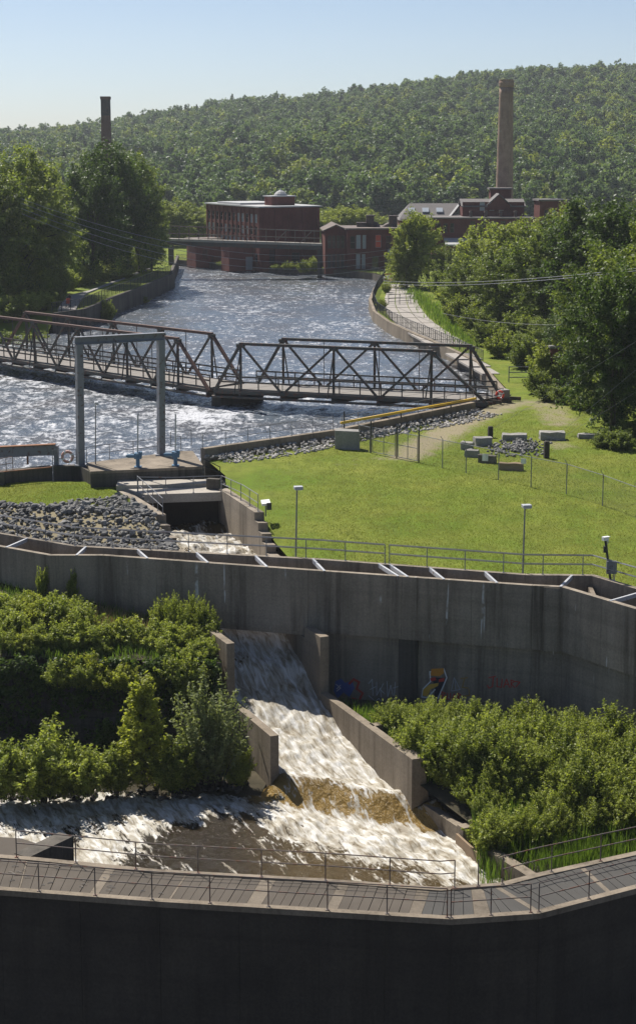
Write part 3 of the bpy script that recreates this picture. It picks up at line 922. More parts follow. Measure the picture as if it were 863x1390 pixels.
graf('g_yellow', fills=[[(573, 944), (574, 936), (583, 929), (595, 927), (594, 931), (584, 936), (580, 945)]], d=0.203, label='yellow spray-painted curve on the grey wall base')
graf('g_red', [G_(q, 599, 939) for q in ([(0, 0), (1, 11)], [(0, 0), (5, 2), (1, 5), (6, 8), (1, 11)], [(8, 2), (8, 10), (12, 10), (12, 2)], [(14, 11), (17, 3), (20, 11)], [(15, 8), (19, 8)], [(22, 11), (22, 2), (26, 4), (22, 7), (27, 11)])], w=0.05, label='red spray-painted letters beside the yellow painted curve')
graf('g_red', [G_(q, 663, 918) for q in ([(0, 2), (9, 0)], [(6, 1), (5, 14), (0, 16), (-2, 12)], [(11, 3), (11, 14), (17, 15), (18, 4)], [(20, 15), (24, 4), (28, 15)], [(21, 11), (27, 11)], [(30, 15), (30, 5), (35, 7), (30, 10), (35, 15)], [(37, 14), (42, 8), (36, 7)])], w=0.055, label='dark red sprayed letters further right on the wall base')
graf('g_white', [G_(q, 500, 922) for q in ([(0, 6), (5, 0), (6, 22)], [(2, 14), (10, 10)], [(11, 4), (11, 22), (16, 12), (17, 24)], [(20, 6), (16, 14), (22, 20)], [(25, 3), (26, 24), (30, 8), (33, 22)], [(0, 22), (9, 30), (14, 26), (20, 34)], [(36, 4), (35, 22)], [(33, 12), (40, 10)])], w=0.028, label='thin white sprayed scribble on the wall base')
graf('g_blue', fills=[[(455, 925), (463, 921), (468, 927), (478, 924), (481, 934), (474, 946), (466, 940), (458, 948), (453, 938)]], d=0.206, label='blue sprayed patch beside the outlet pier')
graf('g_red', [[(474, 928), (480, 922), (487, 926), (484, 935), (492, 941), (487, 951), (478, 948)]], w=0.13, d=0.2035)
graf('g_white', [[(456, 929), (462, 934), (457, 938)], [(462, 930), (457, 935)]], w=0.05, d=0.2025)
graf('g_gold', [[(625, 921), (634, 920)], [(630, 921), (627, 933), (635, 934)], [(626, 945), (637, 944), (636, 936)]], w=0.07)
graf('g_grey', [[(612, 938), (616, 920), (624, 936), (613, 938)], [(617, 925), (618, 936)]], w=0.04)

# ------------------------------------------------------------------ outlet: pillars, wing walls, low walls
def strip_wall(pts, thick, side):
    """plan outline of a wall whose inner face follows pts; side = +1 thickens to the right of travel"""
    a = [Vector(p) for p in pts]
    d = (a[-1] - a[0]).normalized(); n_ = Vector((d.y, -d.x)) * thick * side
    return a + [p + n_ for p in a[::-1]]
rw = lambda D: Vector((RW(D), D))
ow = thing('outlet_wall', 'sunlit brown wing wall along the right side of the outlet chute', 'wall', (RW(90), 90, -11))
obj('wall_panel', MB().prism(strip_wall([rw(105), rw(96.52)], 0.5, -1), -11, ZL - 0.23), M['concrete'], ow)
obj('pillar', MB().prism(strip_wall([rw(96.5), rw(94.4)], 0.52, -1), -11, -3.6), M['concrete'], ow)
obj('wall_panel', MB().prism(strip_wall([rw(94.38), rw(89.4)], 0.46, -1), -11, -6.8), M['concrete'], ow)
obj('wall_panel', MB().prism(strip_wall([rw(89.38), rw(84.6)], 0.46, -1), -11, -6.8), M['concrete'], ow)
# end pier with a battered right face
a, b = rw(84.58), rw(83.4)
d = (b - a).normalized(); s_ = Vector((-d.y, d.x))
q0 = [a - s_ * .05, b - s_ * .05, b + s_ * 0.62, a + s_ * 0.62]; q1 = [a - s_ * .05, b - s_ * .05, b + s_ * 1.15, a + s_ * 1.15]
mb = MB(); mb.add([(p.x, p.y, -11) for p in q1] + [(p.x, p.y, -6.75) for p in q0], [(0, 3, 2, 1), (4, 5, 6, 7), (0, 1, 5, 4), (1, 2, 6, 5), (2, 3, 7, 6), (3, 0, 4, 7)])
pier = obj('pier', mb, M['concrete'], ow)
pb = RW(89.2) + 0.48
obj('buttress', MB().box((pb + .3, 89.0, -8.8), (0.6, 0.5, 4.0), rz=0.4), M['concrete'], ow)
lw = thing('outlet_wall', 'short brown wing wall on the left side of the outlet chute', 'wall', (-3, 91, -11))
obj('pillar', MB().prism(strip_wall([(-6.9, 98.8), (-5.62, 95.8), (-4.55, 93.3)], 0.46, 1), -11, -3.62), M['concrete'], lw)
obj('wall_panel', MB().prism(strip_wall([(-4.53, 93.25), (-2.02, 87.2)], 0.46, 1), -11, -6.8), M['concrete'], lw)
c_ = thing('low_wall', 'low concrete wall stepping down from the outlet pier to the marsh', 'wall', (5.6, 82, -11))
p0, p1, p2 = P(582, 1097, -9.1), P(620, 1122, -9.1), P(632, 1116, -9.1)
dd = (p1.xy - p0.xy).normalized(); nn = Vector((-dd.y, dd.x)) * 0.45
obj('wall_panel', MB().prism([p0.xy + dd * -.6, p1.xy - dd * 0.02, p1.xy + nn - dd * 0.02, p0.xy + nn - dd * .6], -11, -9.1), M['concrete'], c_)
obj('end_block', MB().prism([p1.xy, p1.xy + dd * .55, p1.xy + dd * .55 + nn * 2.2, p1.xy + nn * 2.2], -11, -9.0), M['concrete'], c_)
e0, e1 = P(618, 1131, -9.3), P(653, 1163, -9.3)
dd2 = (e1.xy - e0.xy).normalized(); n2 = Vector((-dd2.y, dd2.x)) * 0.12
for k in range(3):
    obj('stop_board', MB().prism([e0.xy, e1.xy, e1.xy + n2, e0.xy + n2], -10.65 + k * .45, -10.215 + k * .45), M['wood_board'], c_)
f0, f1 = P(654, 1150, -9.1), P(735, 1202, -9.1)
dd3 = (f1.xy - f0.xy).normalized(); n3 = Vector((-dd3.y, dd3.x)) * 0.55
cw2 = thing('low_wall', 'low concrete wall with a stub end running under the railed walkway', 'wall', (*f0.xy, -11))
obj('wall_panel', MB().prism([f0.xy, f1.xy, f1.xy + n3, f0.xy + n3], -11, -9.1), M['concrete'], cw2)
obj('end_block', MB().prism([f0.xy + n3 * 1.01, f0.xy + n3 * 1.01 + dd3 * .5, f0.xy + n3 * 1.9 + dd3 * .5, f0.xy + n3 * 1.9], -11, -9.08), M['concrete'], cw2)

# old retaining wall under the terrace: rough courses of stone, plus a concrete end
rt = thing('retaining_wall', 'dark old stone retaining wall half hidden by creepers', 'wall', (-14, 93, -10))
obj('wall_core', MB().prism([(-30, E_Y(-30) + .02), (-9.6, E_Y(-9.6) + .02), (-9.6, E_Y(-9.6) + .6), (-30, E_Y(-30) + .6)], -10.2, -5.0), M['concrete_dark_shade'], rt)
ub = mesh_of('stone', MB().box((0, 0, 0), (1, 1, 1)), (0, 0, 0), M['old_stone'])
r4 = random.Random(3)
z = -10.0
while z < -5.1:
    h = r4.uniform(0.38, 0.55); x = -21.5 + r4.uniform(0, .5)
    while x < -9.8:
        w = r4.uniform(0.7, 1.4)
        if x + w > -9.7: w = -9.7 - x
        if w > .2:
            inst('stone', ub, rt, (x + w / 2, E_Y(x + w / 2) - 0.02 - r4.uniform(0, .07), z + h / 2), (0, 0, -0.03), (w - 0.03, 0.3, h - 0.03))
        x += w
    z += h
ce = [(-9.55, E_Y(-9.55) - .25), (-7.4, E_Y(-7.4) - .25), (-5.25, E_Y(-5.25) - .25)]
for a, b in zip(ce, ce[1:]):
    obj('wall_panel', MB().prism([(a[0] + .006, a[1]), (b[0] - .006, b[1]), (b[0] - .006, b[1] + .5), (a[0] + .006, a[1] + .5)], -10.2, -4.62), M['concrete_wet'], rt)

# ------------------------------------------------------------------ near walkway
wk = thing('walkway', 'concrete walkway with dark plank and grating panels over the stream outlet', 'walkway', (*LN.at(432), -14))
nj = [-399, -230, -60, 0, 108, 216, 324, 432, 522, 612, 732, 863, 960, 1120, 1299]
for a, b in zip(nj, nj[1:]):
    obj('wall_panel', slab_between(MB(), LN, a, b, 0.06, 0.5, -15, ZD - 0.17, 0.006), M['concrete_dark_shade'], wk)  # shade of the bridge painted in as darker concrete
    obj('kerb', slab_between(MB(), LN, a, b, 0.0, 0.30, ZD - 0.16, ZD + 0.06), M['concrete'], wk)
fj = [-399, -230, -60, 45, 216, 432, 597, 677, 727, 863, 960, 1120, 1299]
for a, b in zip(fj, fj[1:]):
    obj('kerb', slab_between(MB(), LFAR, a, b, -0.32, 0.0, ZD - 0.5, ZD + 0.06), M['concrete'], wk)
# deck: strips of concrete and panels of planks, cut along both edges
def near_at(s): return LN.off(s, 0.31)
def far_at(s): return LFAR.off(s, -0.33)
# pairs of columns (near edge, far edge) that bound each panel, read off the slanting joints
cuts = [(-398, -360), (-58, -28), (22, 40), (24, 42), (118, 148), (130, 160), (226, 253), (229, 256), (332, 356), (352, 376), (441, 461), (456, 475), (553, 567), (570, 584), (646, 636), (668, 652), (727, 668), (738, 676), (830, 780), (836, 786), (950, 880), (1298, 1180)]
kinds = 'CPTPCPTPCPCPCGCGTGTGC'
for k in range(len(cuts) - 1):
    (na, fa), (nb, fb) = cuts[k], cuts[k + 1]
    A, B, Cc, D_ = near_at(na), near_at(nb), far_at(fb), far_at(fa)
    kd = kinds[k]
    if kd in 'CT':
        obj('deck_strip', MB().prism([A, B, Cc, D_], ZD - 0.2, ZD + 0.015), M['concrete_deck'], wk)
        continue
    pn = obj('deck_panel', MB().prism([A, B, Cc, D_], ZD - 0.2, ZD - 0.06), M['black_metal'], wk)
    n_ = max(4, int((B - A).length / 0.34))
    mt = M['plank_grey'] if kd == 'P' else M['grate_dark']
    for j in range(n_):
        t0, t1 = (j + 0.03) / n_, (j + 0.97) / n_
        ins_ = 0.01
        o = obj('plank' if kd == 'P' else 'grating_bar', MB().prism([A.lerp(B, t0), A.lerp(B, t1), D_.lerp(Cc, t1), D_.lerp(Cc, t0)], ZD - 0.055, ZD + 0.012 + 0.008 * ((j * 7) % 3)), mt, pn)
# stub wall beside the left end of the far edge
s0, s1 = P(37, 1166, ZD), P(100, 1136, ZD)
d = (s1.xy - s0.xy).normalized(); n_ = Vector((-d.y, d.x)) * 0.75
sw = obj('stub_wall', MB().prism([s0.xy + d * .1, s1.xy, s1.xy + n_, s0.xy + n_ + d * .1], -10.5, ZD + 0.03), M['concrete_wet'])
tag(sw, 'stub of dark concrete wall standing out behind the railed walkway', 'wall')
ap = MB().prism([LFAR.off(-60, 0.01), LFAR.off(30, 0.01), P(66, 1150, ZD).xy + n_ * .2, P(30, 1138, ZD).xy, P(-60, 1132, ZD).xy], ZD - 0.4, ZD)
tag(obj('platform', ap, M['plank_grey']), 'dark deck platform beside the stub wall behind the walkway', 'platform')

# ------------------------------------------------------------------ canal edge walls, platform and channel
def wall_line(parent, pts, thick, z0, z1, mat, name='wall_panel', step=6.0):
    for a, b in zip(pts, pts[1:]):
        a, b = Vector(a), Vector(b)
        d = (b - a); L = d.length; d.normalize(); n_ = Vector((-d.y, d.x)) * thick
        k = max(1, round(L / step))
        for i in range(k):
            p, q = a + d * (L * i / k + .006), a + d * (L * (i + 1) / k - .006)
            obj(name, MB().prism([p, q, q + n_, p + n_], z0, z1 - 0.004 * (i % 2)), mat, parent)
cwall = thing('canal_wall', 'low concrete canal wall with riprap at its foot beside the lawn', 'wall', (*CANAL_R[1], -4))
wall_line(cwall, CANAL_R, 0.5, -4, 0.9, M['concrete'])
lcw = thing('canal_wall', 'concrete canal wall with a rusty edge left of the gate platform', 'wall', (*P(60, 655, 0).xy, -4))
wall_line(lcw, [P(-60, 645, 0.9).xy, P(0, 640, 0.9).xy, P(72, 633, 0.9).xy, P(112, 632, 0.9).xy], 0.6, -4, 0.9, M['concrete_wet'])
obj('edge_iron', MB().beam(P(0, 641, 0.94), P(70, 634, 0.94), 0.12, 0.06), M['rust'], lcw)
obj('wall_panel', MB().prism([P(108, 632.5, .9).xy, P(123, 641, .9).xy, P(131, 640, .9).xy, P(118, 631, .9).xy], -1, 0.905), M['concrete_wet'], lcw)
obj('end_block', MB().box(P(-4, 652, 0.3) + Vector((0, 0, -.1)), (1.2, .9, 1.5)), M['concrete_wet'], lcw)

gp = thing('gate_platform', 'raised concrete gate platform above the mouth of the channel', 'platform', (*P(215, 655, 0).xy, -3))
f0, f1, f2, f3 = P(123, 641, 1.1).xy, P(277, 634, 1.1).xy, P(247, 613, 1.1).xy, P(118, 629, 1.1).xy
obj('front_wall', MB().prism([f0 + Vector((0, .02)), f1 + Vector((0, .02)), f1 + Vector((0, .5)), f0 + Vector((0, .5))], -3.2, 0.96), M['concrete_wet'], gp)
obj('deck_slab', MB().prism([f0, f1, f2 + Vector((.8, 0)), f2, f3], 0.965, 1.15), M['concrete'], gp)
obj('side_wall', MB().prism([f1 + Vector((-.3, .52)), f1 + Vector((0, .52)), f2 + Vector((.8, .0)), f2 + Vector((.4, 0))], -3.2, 0.96), M['concrete_wet'], gp)
obj('rear_wall', MB().prism([f3 + Vector((0, .3)), f2 + Vector((0, .02)), f2 + Vector((0, .5)), f3 + Vector((0, .8))], -4, 0.96), M['concrete_wet'], gp)
# lower slabs
a0, a1, a2, a3 = P(158, 659, .42).xy, P(286, 656, .42).xy, P(280, 652, .42).xy, P(160, 652.5, .42).xy
obj('step_slab', MB().prism([a0, a1, a2 + Vector((0, .4)), a3 + Vector((0, .4))], 0.05, 0.42), M['concrete_pale'], gp)
b0, b1, b2, b3 = P(196, 671.5, .18).xy, P(301, 668, .18).xy, P(290, 658.5, .18).xy, P(165, 661, .18).xy
obj('apron_slab', MB().prism([b0, b1, b2, b3], -0.42, 0.18), M['concrete_pale'], gp)
# stairs right of the platform
for k in range(4):
    c = P(288 + k * 3.5, 650 + k * 3.2, 0.9 - .25 * k)
    obj('step', MB().box((c.x + .1, c.y + .1, 0.45 - .125 * k), (0.9, 0.42, 0.9 - .25 * k), rz=-.3), M['concrete_wet'], gp)

chn = thing('channel', 'stepped concrete channel carrying white water through the lawn', 'channel', (-6.5, 111, -4.5))
def ch(Dv, fn, off=0.0): return Vector((fn(Dv) + off, Dv))
for fn, sgn, segs in ((CH_R, 1, [(117.6, 113.4, 0.30), (113.39, 109.6, 0.30), (109.59, 108.85, -.23), (108.84, 108.1, -.76), (108.09, 107.3, -1.29), (107.29, 103.3, -1.8)]),
                      (CH_L, -1, [(117.6, 113.4, 0.10), (113.39, 109.9, 0.10), (109.89, 109.1, -.45), (109.09, 108.0, -1.0), (107.99, 103.8, -1.5)])):
    for a, b, zt in segs:
        obj('wall_step', MB().prism([ch(a, fn), ch(b, fn), ch(b, fn, .62 * sgn), ch(a, fn, .62 * sgn)], -4.6, zt), M['concrete_wall'], chn)
obj('back_wall', MB().prism([ch(118.4, CH_L, -.6), ch(117.9, CH_R, .6), ch(118.4, CH_R, .6), ch(118.9, CH_L, -.6)], -4.6, -0.45), M['concrete_dark_shade'], chn)

# upstream canal walls with piers
uw = thing('canal_wall', 'curved concrete canal wall along the paved walk upstream of the bridge', 'wall', (*UP_R[6], -4))
wall_line(uw, [p for p in UP_R[:11]][::-1], -0.45, -4, 0.25, M['concrete'], step=8)
fwl = thing('canal_wall', 'dark concrete canal wall along the foot of the mills', 'wall', (*UP_R[12], -4))
wall_line(fwl, [p for p in UP_R[10:]][::-1], 0.5, -4, -0.1, M['concrete_wet'], step=12)
lwl = thing('canal_wall', 'tall streaked grey canal wall on the left bank below the path', 'wall', (*LEFT_R[2], -4))
wall_line(lwl, LEFT_R[::-1], -0.5, -4, LBZ + .2, M['concrete_wet'], step=5)
wall_line(lwl, [P(232, 364, 0).xy + Vector((0.2, 18)), LEFT_R[0]], -0.5, -4, LBZ + .2, M['concrete_wet'], step=6)

# ------------------------------------------------------------------ truss bridge, two spans
def truss(label, A, B, off, ups, lows, zc, hT, chord_mat, web_mat, trim=0.0):
    A, B = Vector(A), Vector(B)
    d2 = (B - A).xy; L = d2.length; d2.normalize()
    t = thing('truss_bridge', label, 'bridge', (A.x, A.y, zc - 1.0), 'pony truss spans over the canal')
    def pt(s, side, z):
        p = A.xy + d2 * s + (off if side else Vector((0, 0)))
        return Vector((p.x, p.y, z))
    up = (d2.y, -d2.x, 0)
    L_full = L
    for side in (0, 1):
        L = L_full - (trim if side else 0.0)
        zt = zc + hT
        obj('bottom_chord', MB().beam(pt(0, side, zc), pt(L, side, zc), 0.22, 0.34), web_mat, t)
        obj('top_chord', MB().beam(pt(ups[0] - .1, side, zt), pt(ups[-1] + .1, side, zt), 0.36, 0.26), chord_mat, t)
        obj('end_post', MB().beam(pt(0, side, zc), pt(ups[0], side, zt - .03), 0.3, 0.24), chord_mat, t)
        obj('end_post', MB().beam(pt(L, side, zc), pt(ups[-1], side, zt - .03), 0.3, 0.24), chord_mat, t)
        for u in ups:
            obj('vertical', MB().beam(pt(u, side, zc), pt(u, side, zt), 0.24, 0.16), web_mat, t)
            # raking stay outside each vertical
            q = (A.xy - (A.xy + off)).normalized() * (0.9 if side == 0 else -0.9)
            e = pt(u, side, zc - .1); e.x += q.x; e.y += q.y
            obj('stay', MB().beam(e, pt(u, side, zt - 0.5), 0.09, 0.09), web_mat, t)
            obj('gusset', MB().beam(pt(u - .38, side, zt - .16), pt(u + .38, side, zt - .16), 0.4, 0.3), web_mat, t)
        for a, b in zip(ups, lows):
            obj('diagonal', MB().beam(pt(a, side, zt), pt(b, side, zc), 0.16, 0.2), web_mat, t)
        for a, b in zip(lows, ups[1:]):
            obj('diagonal', MB().beam(pt(a, side, zc), pt(b, side, zt), 0.16, 0.2), web_mat, t)
        for u in lows:
            obj('hanger', MB().beam(pt(u, side, zc), pt(u, side, zt), 0.07, 0.07), web_mat, t)
        # deck railing: rails and posts just inside the truss
        ins_ = off.normalized() * (0.35 if side == 0 else -0.35)
        for zr in (0.62, 1.12):
            a, b = pt(0.2, side, zc + .3 + zr), pt(L - .2, side, zc + .3 + zr)
            for p in (a, b): p.x += ins_.x; p.y += ins_.y
            obj('rail', MB().beam(a, b, 0.10, 0.14), web_mat, t)
        k = int(L / 2.0)
        for i in range(k + 1):
            p = pt(0.2 + (L - .4) * i / k, side, 0); p.x += ins_.x; p.y += ins_.y
            obj('rail_post', MB().box((p.x, p.y, zc + .3 + .56), (.09, .09, 1.12), rz=math.atan2(d2.y, d2.x)), web_mat, t)
    L = L_full - trim * .5
    i0, i1 = off * 0.05, off * 0.95
    n_ = int(L / 1.0)
    for i in range(n_):
        a, b = A.xy + d2 * (L * i / n_ + .01), A.xy + d2 * (L * (i + 1) / n_ - .01)
        obj('deck_plank', MB().prism([a + i0, b + i0, b + i1, a + i1], zc + .16, zc + .30 + .006 * (i % 3)), M['deck_grey'], t)
    for s_ in (0.12, 0.37, 0.63, 0.88):
        a, b = A.xy + off * s_, B.xy + off * s_
        obj('stringer', MB().beam((a.x, a.y, zc - .02), (b.x, b.y, zc - .02), 0.16, 0.34), web_mat, t)
    for s_ in [0.15] + list(ups) + list(lows) + [L - 0.15]:
        a, b = A.xy + d2 * s_ - off * .04, A.xy + d2 * s_ + off * 1.04
        obj('floor_beam', MB().beam((a.x, a.y, zc - .38), (b.x, b.y, zc - .38), 0.22, 0.5), web_mat, t)
    a, b = A.xy - off.normalized() * .3, B.xy - off.normalized() * .3
    obj('conduit', MB().tube([(a.x, a.y, zc - .45), (b.x, b.y, zc - .45)], 0.12, 8), web_mat, t)
    return t
ZC = 0.3
L0, L4 = P(291, 531, ZC), P(661, 549, ZC)
offv = Vector((3.9, 4.3))
def s_at(A, B, x, y, z):
    d = (B - A).xy.normalized(); return (P(x, y, z).xy - A.xy).dot(d)
ups = [s_at(L0, L4, 327, 467, 4.87), s_at(L0, L4, 453, 472, 4.87), s_at(L0, L4, 586, 477, 4.87)]
lows = [s_at(L0, L4, 386, 534.5, ZC), s_at(L0, L4, 515, 541.5, ZC)]
truss('dark green truss span whose right end meets the lawn by the red life ring', L0, L4, offv, ups, lows, ZC, 4.6, M['truss_green'], M['truss_green'], 2.3)
Bq = P(284, 530.5, ZC)
dl = Vector((-0.69, 0.724))
Aq = Bq + Vector((dl.x, dl.y, 0)) * 41.2
truss('rusty brown truss span receding behind the steel gantry to the left bank', Bq, Aq, Vector((3.0, 4.6)), [4.6, 12.6, 20.6, 28.6, 36.6], [8.6, 16.6, 24.6, 32.6], ZC, 4.6, M['truss_rust'], M['truss_green'])
pier_m = MB().prism([(L0.x - .3, L0.y + .6), (L0.x + .6, L0.y + .5), (L0.x + 4.5, L0.y + 4.4), (L0.x + 3.5, L0.y + 4.8)], -5, ZC - .66)
tag(obj('bridge_pier', pier_m, M['concrete_wet']), 'dark concrete pier under the joint of the two truss spans', 'pier')
ab = L4 + Vector((0.9, -0.2, 0))
abm = MB().prism([ab.xy + Vector((-1.5, -.3)), ab.xy + Vector((.6, -1.0)), ab.xy + offv + Vector((.8, .2)), ab.xy + offv + Vector((-1.3, .9))], -4, ZC - .66)
tag(obj('abutment', abm, M['concrete']), 'concrete abutment under the lawn end of the green truss span', 'abutment')
eb = PD(684, 532, L4.y + 3.5)
tag(obj('end_block', MB().box((eb.x, eb.y, 0.45), (0.7, 1.0, 1.5), rz=.3), M['granite'], bevel=.04), 'dark stone block closing the end of the bridge railing', 'block')
# ------------------------------------------------------------------ mills
def facade(mb, o, u, W, z0, z1, openings, depth, n):
    """wall plane from o along u with real window openings and reveals; openings: (x0, x1, za, zb)"""
    o, u, n = Vector(o), Vector(u), Vector(n)
    xs = sorted({0.0, W} | {v for q in openings for v in q[:2]})
    zs = sorted({z0, z1} | {v for q in openings for v in q[2:]})
    def pt(x, z, d=0.0): 
        p = o + u * x - n * d
        return (p.x, p.y, z)
    for a, b in zip(xs, xs[1:]):
        for c, d in zip(zs, zs[1:]):
            mx, mz = (a + b) / 2, (c + d) / 2
            if any(q[0] < mx < q[1] and q[2] < mz < q[3] for q in openings): continue
            mb.add([pt(a, c), pt(b, c), pt(b, d), pt(a, d)], [(0, 1, 2, 3)])
    for a, b, c, d in openings:
        for e, f in (((a, c), (b, c)), ((b, c), (b, d)), ((b, d), (a, d)), ((a, d), (a, c))):
            mb.add([pt(*e), pt(*f), pt(*f, depth), pt(*e, depth)], [(0, 1, 2, 3)])

def building(name, label, corner, u, W, v, Dp, z0, z1, win_u, win_v, wall_mat, roof_mat, glass, parapet=0.25, solid_roof=True):
    """box building: corner, facade along u (width W), side along v (depth Dp); openings on the u and v facades"""
    c = Vector((corner[0], corner[1], 0)); u = Vector((u[0], u[1], 0)).normalized(); v = Vector((v[0], v[1], 0)).normalized()
    t = thing(name, label, 'building', (corner[0], corner[1], z0))
    mb = MB()
    nu, nv = -v, -u
    facade(mb, c, u, W, z0, z1, [w[:4] for w in win_u], 0.22, nu)
    facade(mb, c, v, Dp, z0, z1, [w[:4] for w in win_v], 0.22, nv)
    p = [c, c + u * W, c + u * W + v * Dp, c + v * Dp]
    for a, b in ((p[1], p[2]), (p[2], p[3])):
        mb.add([(a.x, a.y, z0), (b.x, b.y, z0), (b.x, b.y, z1), (a.x, a.y, z1)], [(0, 1, 2, 3)])
    obj('wall', mb, wall_mat, t)
    for wins, o, d, n_ in ((win_u, c, u, nu), (win_v, c, v, nv)):
        for w in wins:
            a, b, za, zb = w[:4]
            gm = M[w[4]] if len(w) > 4 else glass
            q = [o + d * a - n_ * .2, o + d * b - n_ * .2]
            wb = MB()
            for s_, e_ in (((0, za), (0, zb)), ((1, za), (1, zb)), ((0, za), (1, za)), ((0, zb), (1, zb)), ((0, (za + zb) / 2), (1, (za + zb) / 2))):
                A_ = Vector((q[s_[0]].x, q[s_[0]].y, s_[1])); B_ = Vector((q[e_[0]].x, q[e_[0]].y, e_[1]))
                wb.beam(A_ + n_ * .04, B_ + n_ * .04, 0.10, 0.10)
            wo_ = obj('window', wb, M['roof_pale'] if gm.name != 'glass_dark' else M['roof_grey'], t)
            obj('pane', MB().add([(q[0].x, q[0].y, za), (q[1].x, q[1].y, za), (q[1].x, q[1].y, zb), (q[0].x, q[0].y, zb)], [(0, 1, 2, 3)]), gm, wo_)
    if solid_roof:
        e = 0.35
        pr = [p[0] - u * e - v * e, p[1] + u * e - v * e, p[2] + u * e + v * e, p[3] - u * e + v * e]
        obj('roof', MB().prism([q.xy for q in pr], z1, z1 + parapet), roof_mat, t)
    return t, c, u, v

def gable_roof(t, c, u, W, v, Dp, z1, rise, mat, axis='u', over=0.5):
    """pitched roof, ridge along axis"""
    if axis == 'u':
        a = [c - v * over - u * over, c - v * over + u * (W + over), c + v * (Dp + over) + u * (W + over), c + v * (Dp + over) - u * over]
        r_ = [c + v * (Dp / 2) - u * over, c + v * (Dp / 2) + u * (W + over)]
    else:
        a = [c + u * (W + over) - v * over, c + u * (W + over) + v * (Dp + over), c - u * over + v * (Dp + over), c - u * over - v * over]
        r_ = [c + u * (W / 2) - v * over, c + u * (W / 2) + v * (Dp + over)]
    top = [(q.x, q.y, z1 + .2) for q in a] + [(q.x, q.y, z1 + rise + .2) for q in r_]
    bot = [(q.x, q.y, z1) for q in a] + [(q.x, q.y, z1 + rise) for q in r_]
    vs = top + bot
    fs = [(0, 1, 5, 4), (2, 3, 4, 5), (6, 10, 11, 7), (8, 11, 10, 9), (0, 6, 7, 1), (2, 8, 9, 3), (1, 7, 11, 5), (5, 11, 8, 2), (3, 9, 10, 4), (4, 10, 6, 0)]
    return obj('roof', MB().add(vs, fs), mat, t)

# the big mill
cm = PD(353, 366, 351.0)
mu = Vector((0.90, 0.43)); mv = Vector((-0.43, 0.90))
Wm = 13.0; Dm = 28.0
zr = PD(353, 282, 351).z
wv = []
r5 = random.Random(2)
for i in range(12):
    x0 = 1.3 + i * 2.22
    for fl_, (za, zb) in enumerate(((0.6, 2.3), (3.6, 5.2), (6.0, 7.6), (8.3, 10.0))):
        gl = 'glass_pale' if (fl_ in (1,) and i > 1) or (fl_ == 3 and i in (0, 1, 3, 4)) or (fl_ == 2 and r5.random() < .6) else 'glass_dark'
        wv.append((x0, x0 + 1.25, za, min(zb, zr - .9), gl))
mill, c, u, v = building('mill_building', 'big four storey dark brick mill with a small roof cupola', (cm.x, cm.y), mu, Wm, mv, Dm, -1.2, zr, [(2.0, 3.4, 0.4, 3.2, 'glass_dark'), (6.5, 8.6, .2, 2.4, 'glass_dark')], wv, M['brick_dark'], M['roof_pale'], M['glass_dark'])
# brick piers between the windows of the long side and on the end wall
for i in range(13):
    q = c + v * (0.75 + i * 2.22 - (0.0 if i else .4)) - u * 0.03
    obj('brick_pier', MB().box((q.x, q.y, (zr - 1.2) / 2 - .1), (0.2, 0.5, zr + 1.0), rz=math.atan2(mu.y, mu.x)), M['brick_dark'], mill)
for x in (0.35, 3.5, 6.5, 9.6, 12.65):
    q = c + u * x - v * 0.1
    obj('brick_pier', MB().box((q.x, q.y, (zr - 1.2) / 2 - .1), (0.6, 0.25, zr + 1.0), rz=math.atan2(mu.y, mu.x)), M['brick_dark'], mill)
q = c + u * 7.0 + v * 6.0
cu = obj('cupola', MB().box((q.x, q.y, zr + 1.1), (5.0, 3.6, 1.7), rz=.45), M['brick_red'], mill)
obj('cupola_roof', MB().box((q.x, q.y, zr + 2.06), (5.6, 4.2, 0.2), rz=.45), M['roof_pale'], cu)
obj('dome', MB().lathe((q.x + .2, q.y, zr + 2.16), [(1.35, 0), (1.2, .35), (.8, .75), (.35, 1.0), (.1, 1.15), (.08, 1.5)], 12), M['roof_pale'], cu)
q = c + v * 17 + u * 5
obj('roof_deck', MB().box((q.x, q.y, zr + .45), (9, 12, 0.35), rz=.45), M['roof_pale'], mill)
# low red annex against the long side
an = PD(311, 366, 352)
annex, *_ = building('mill_annex', 'low red brick annex with a pale door in front of the big mill', (an.x, an.y), (0.90, 0.43), 6.4, (-0.43, .90), 4.0, -1.2, 4.2, [(3.6, 5.6, -1.0, 1.6, 'glass_pale')], [], M['brick_red'], M['roof_brown'], M['glass_dark'])
an = PD(266, 360, 362)
annex2, *_ = building('mill_annex', 'low dark red wall block left of the red brick annex', (an.x, an.y), (0.9, .43), 5.6, (-.43, .9), 5, -1.2, 4.5, [(1.5, 2.6, 0.5, 2.6)], [], M['brick_red'], M['roof_brown'], M['glass_dark'])

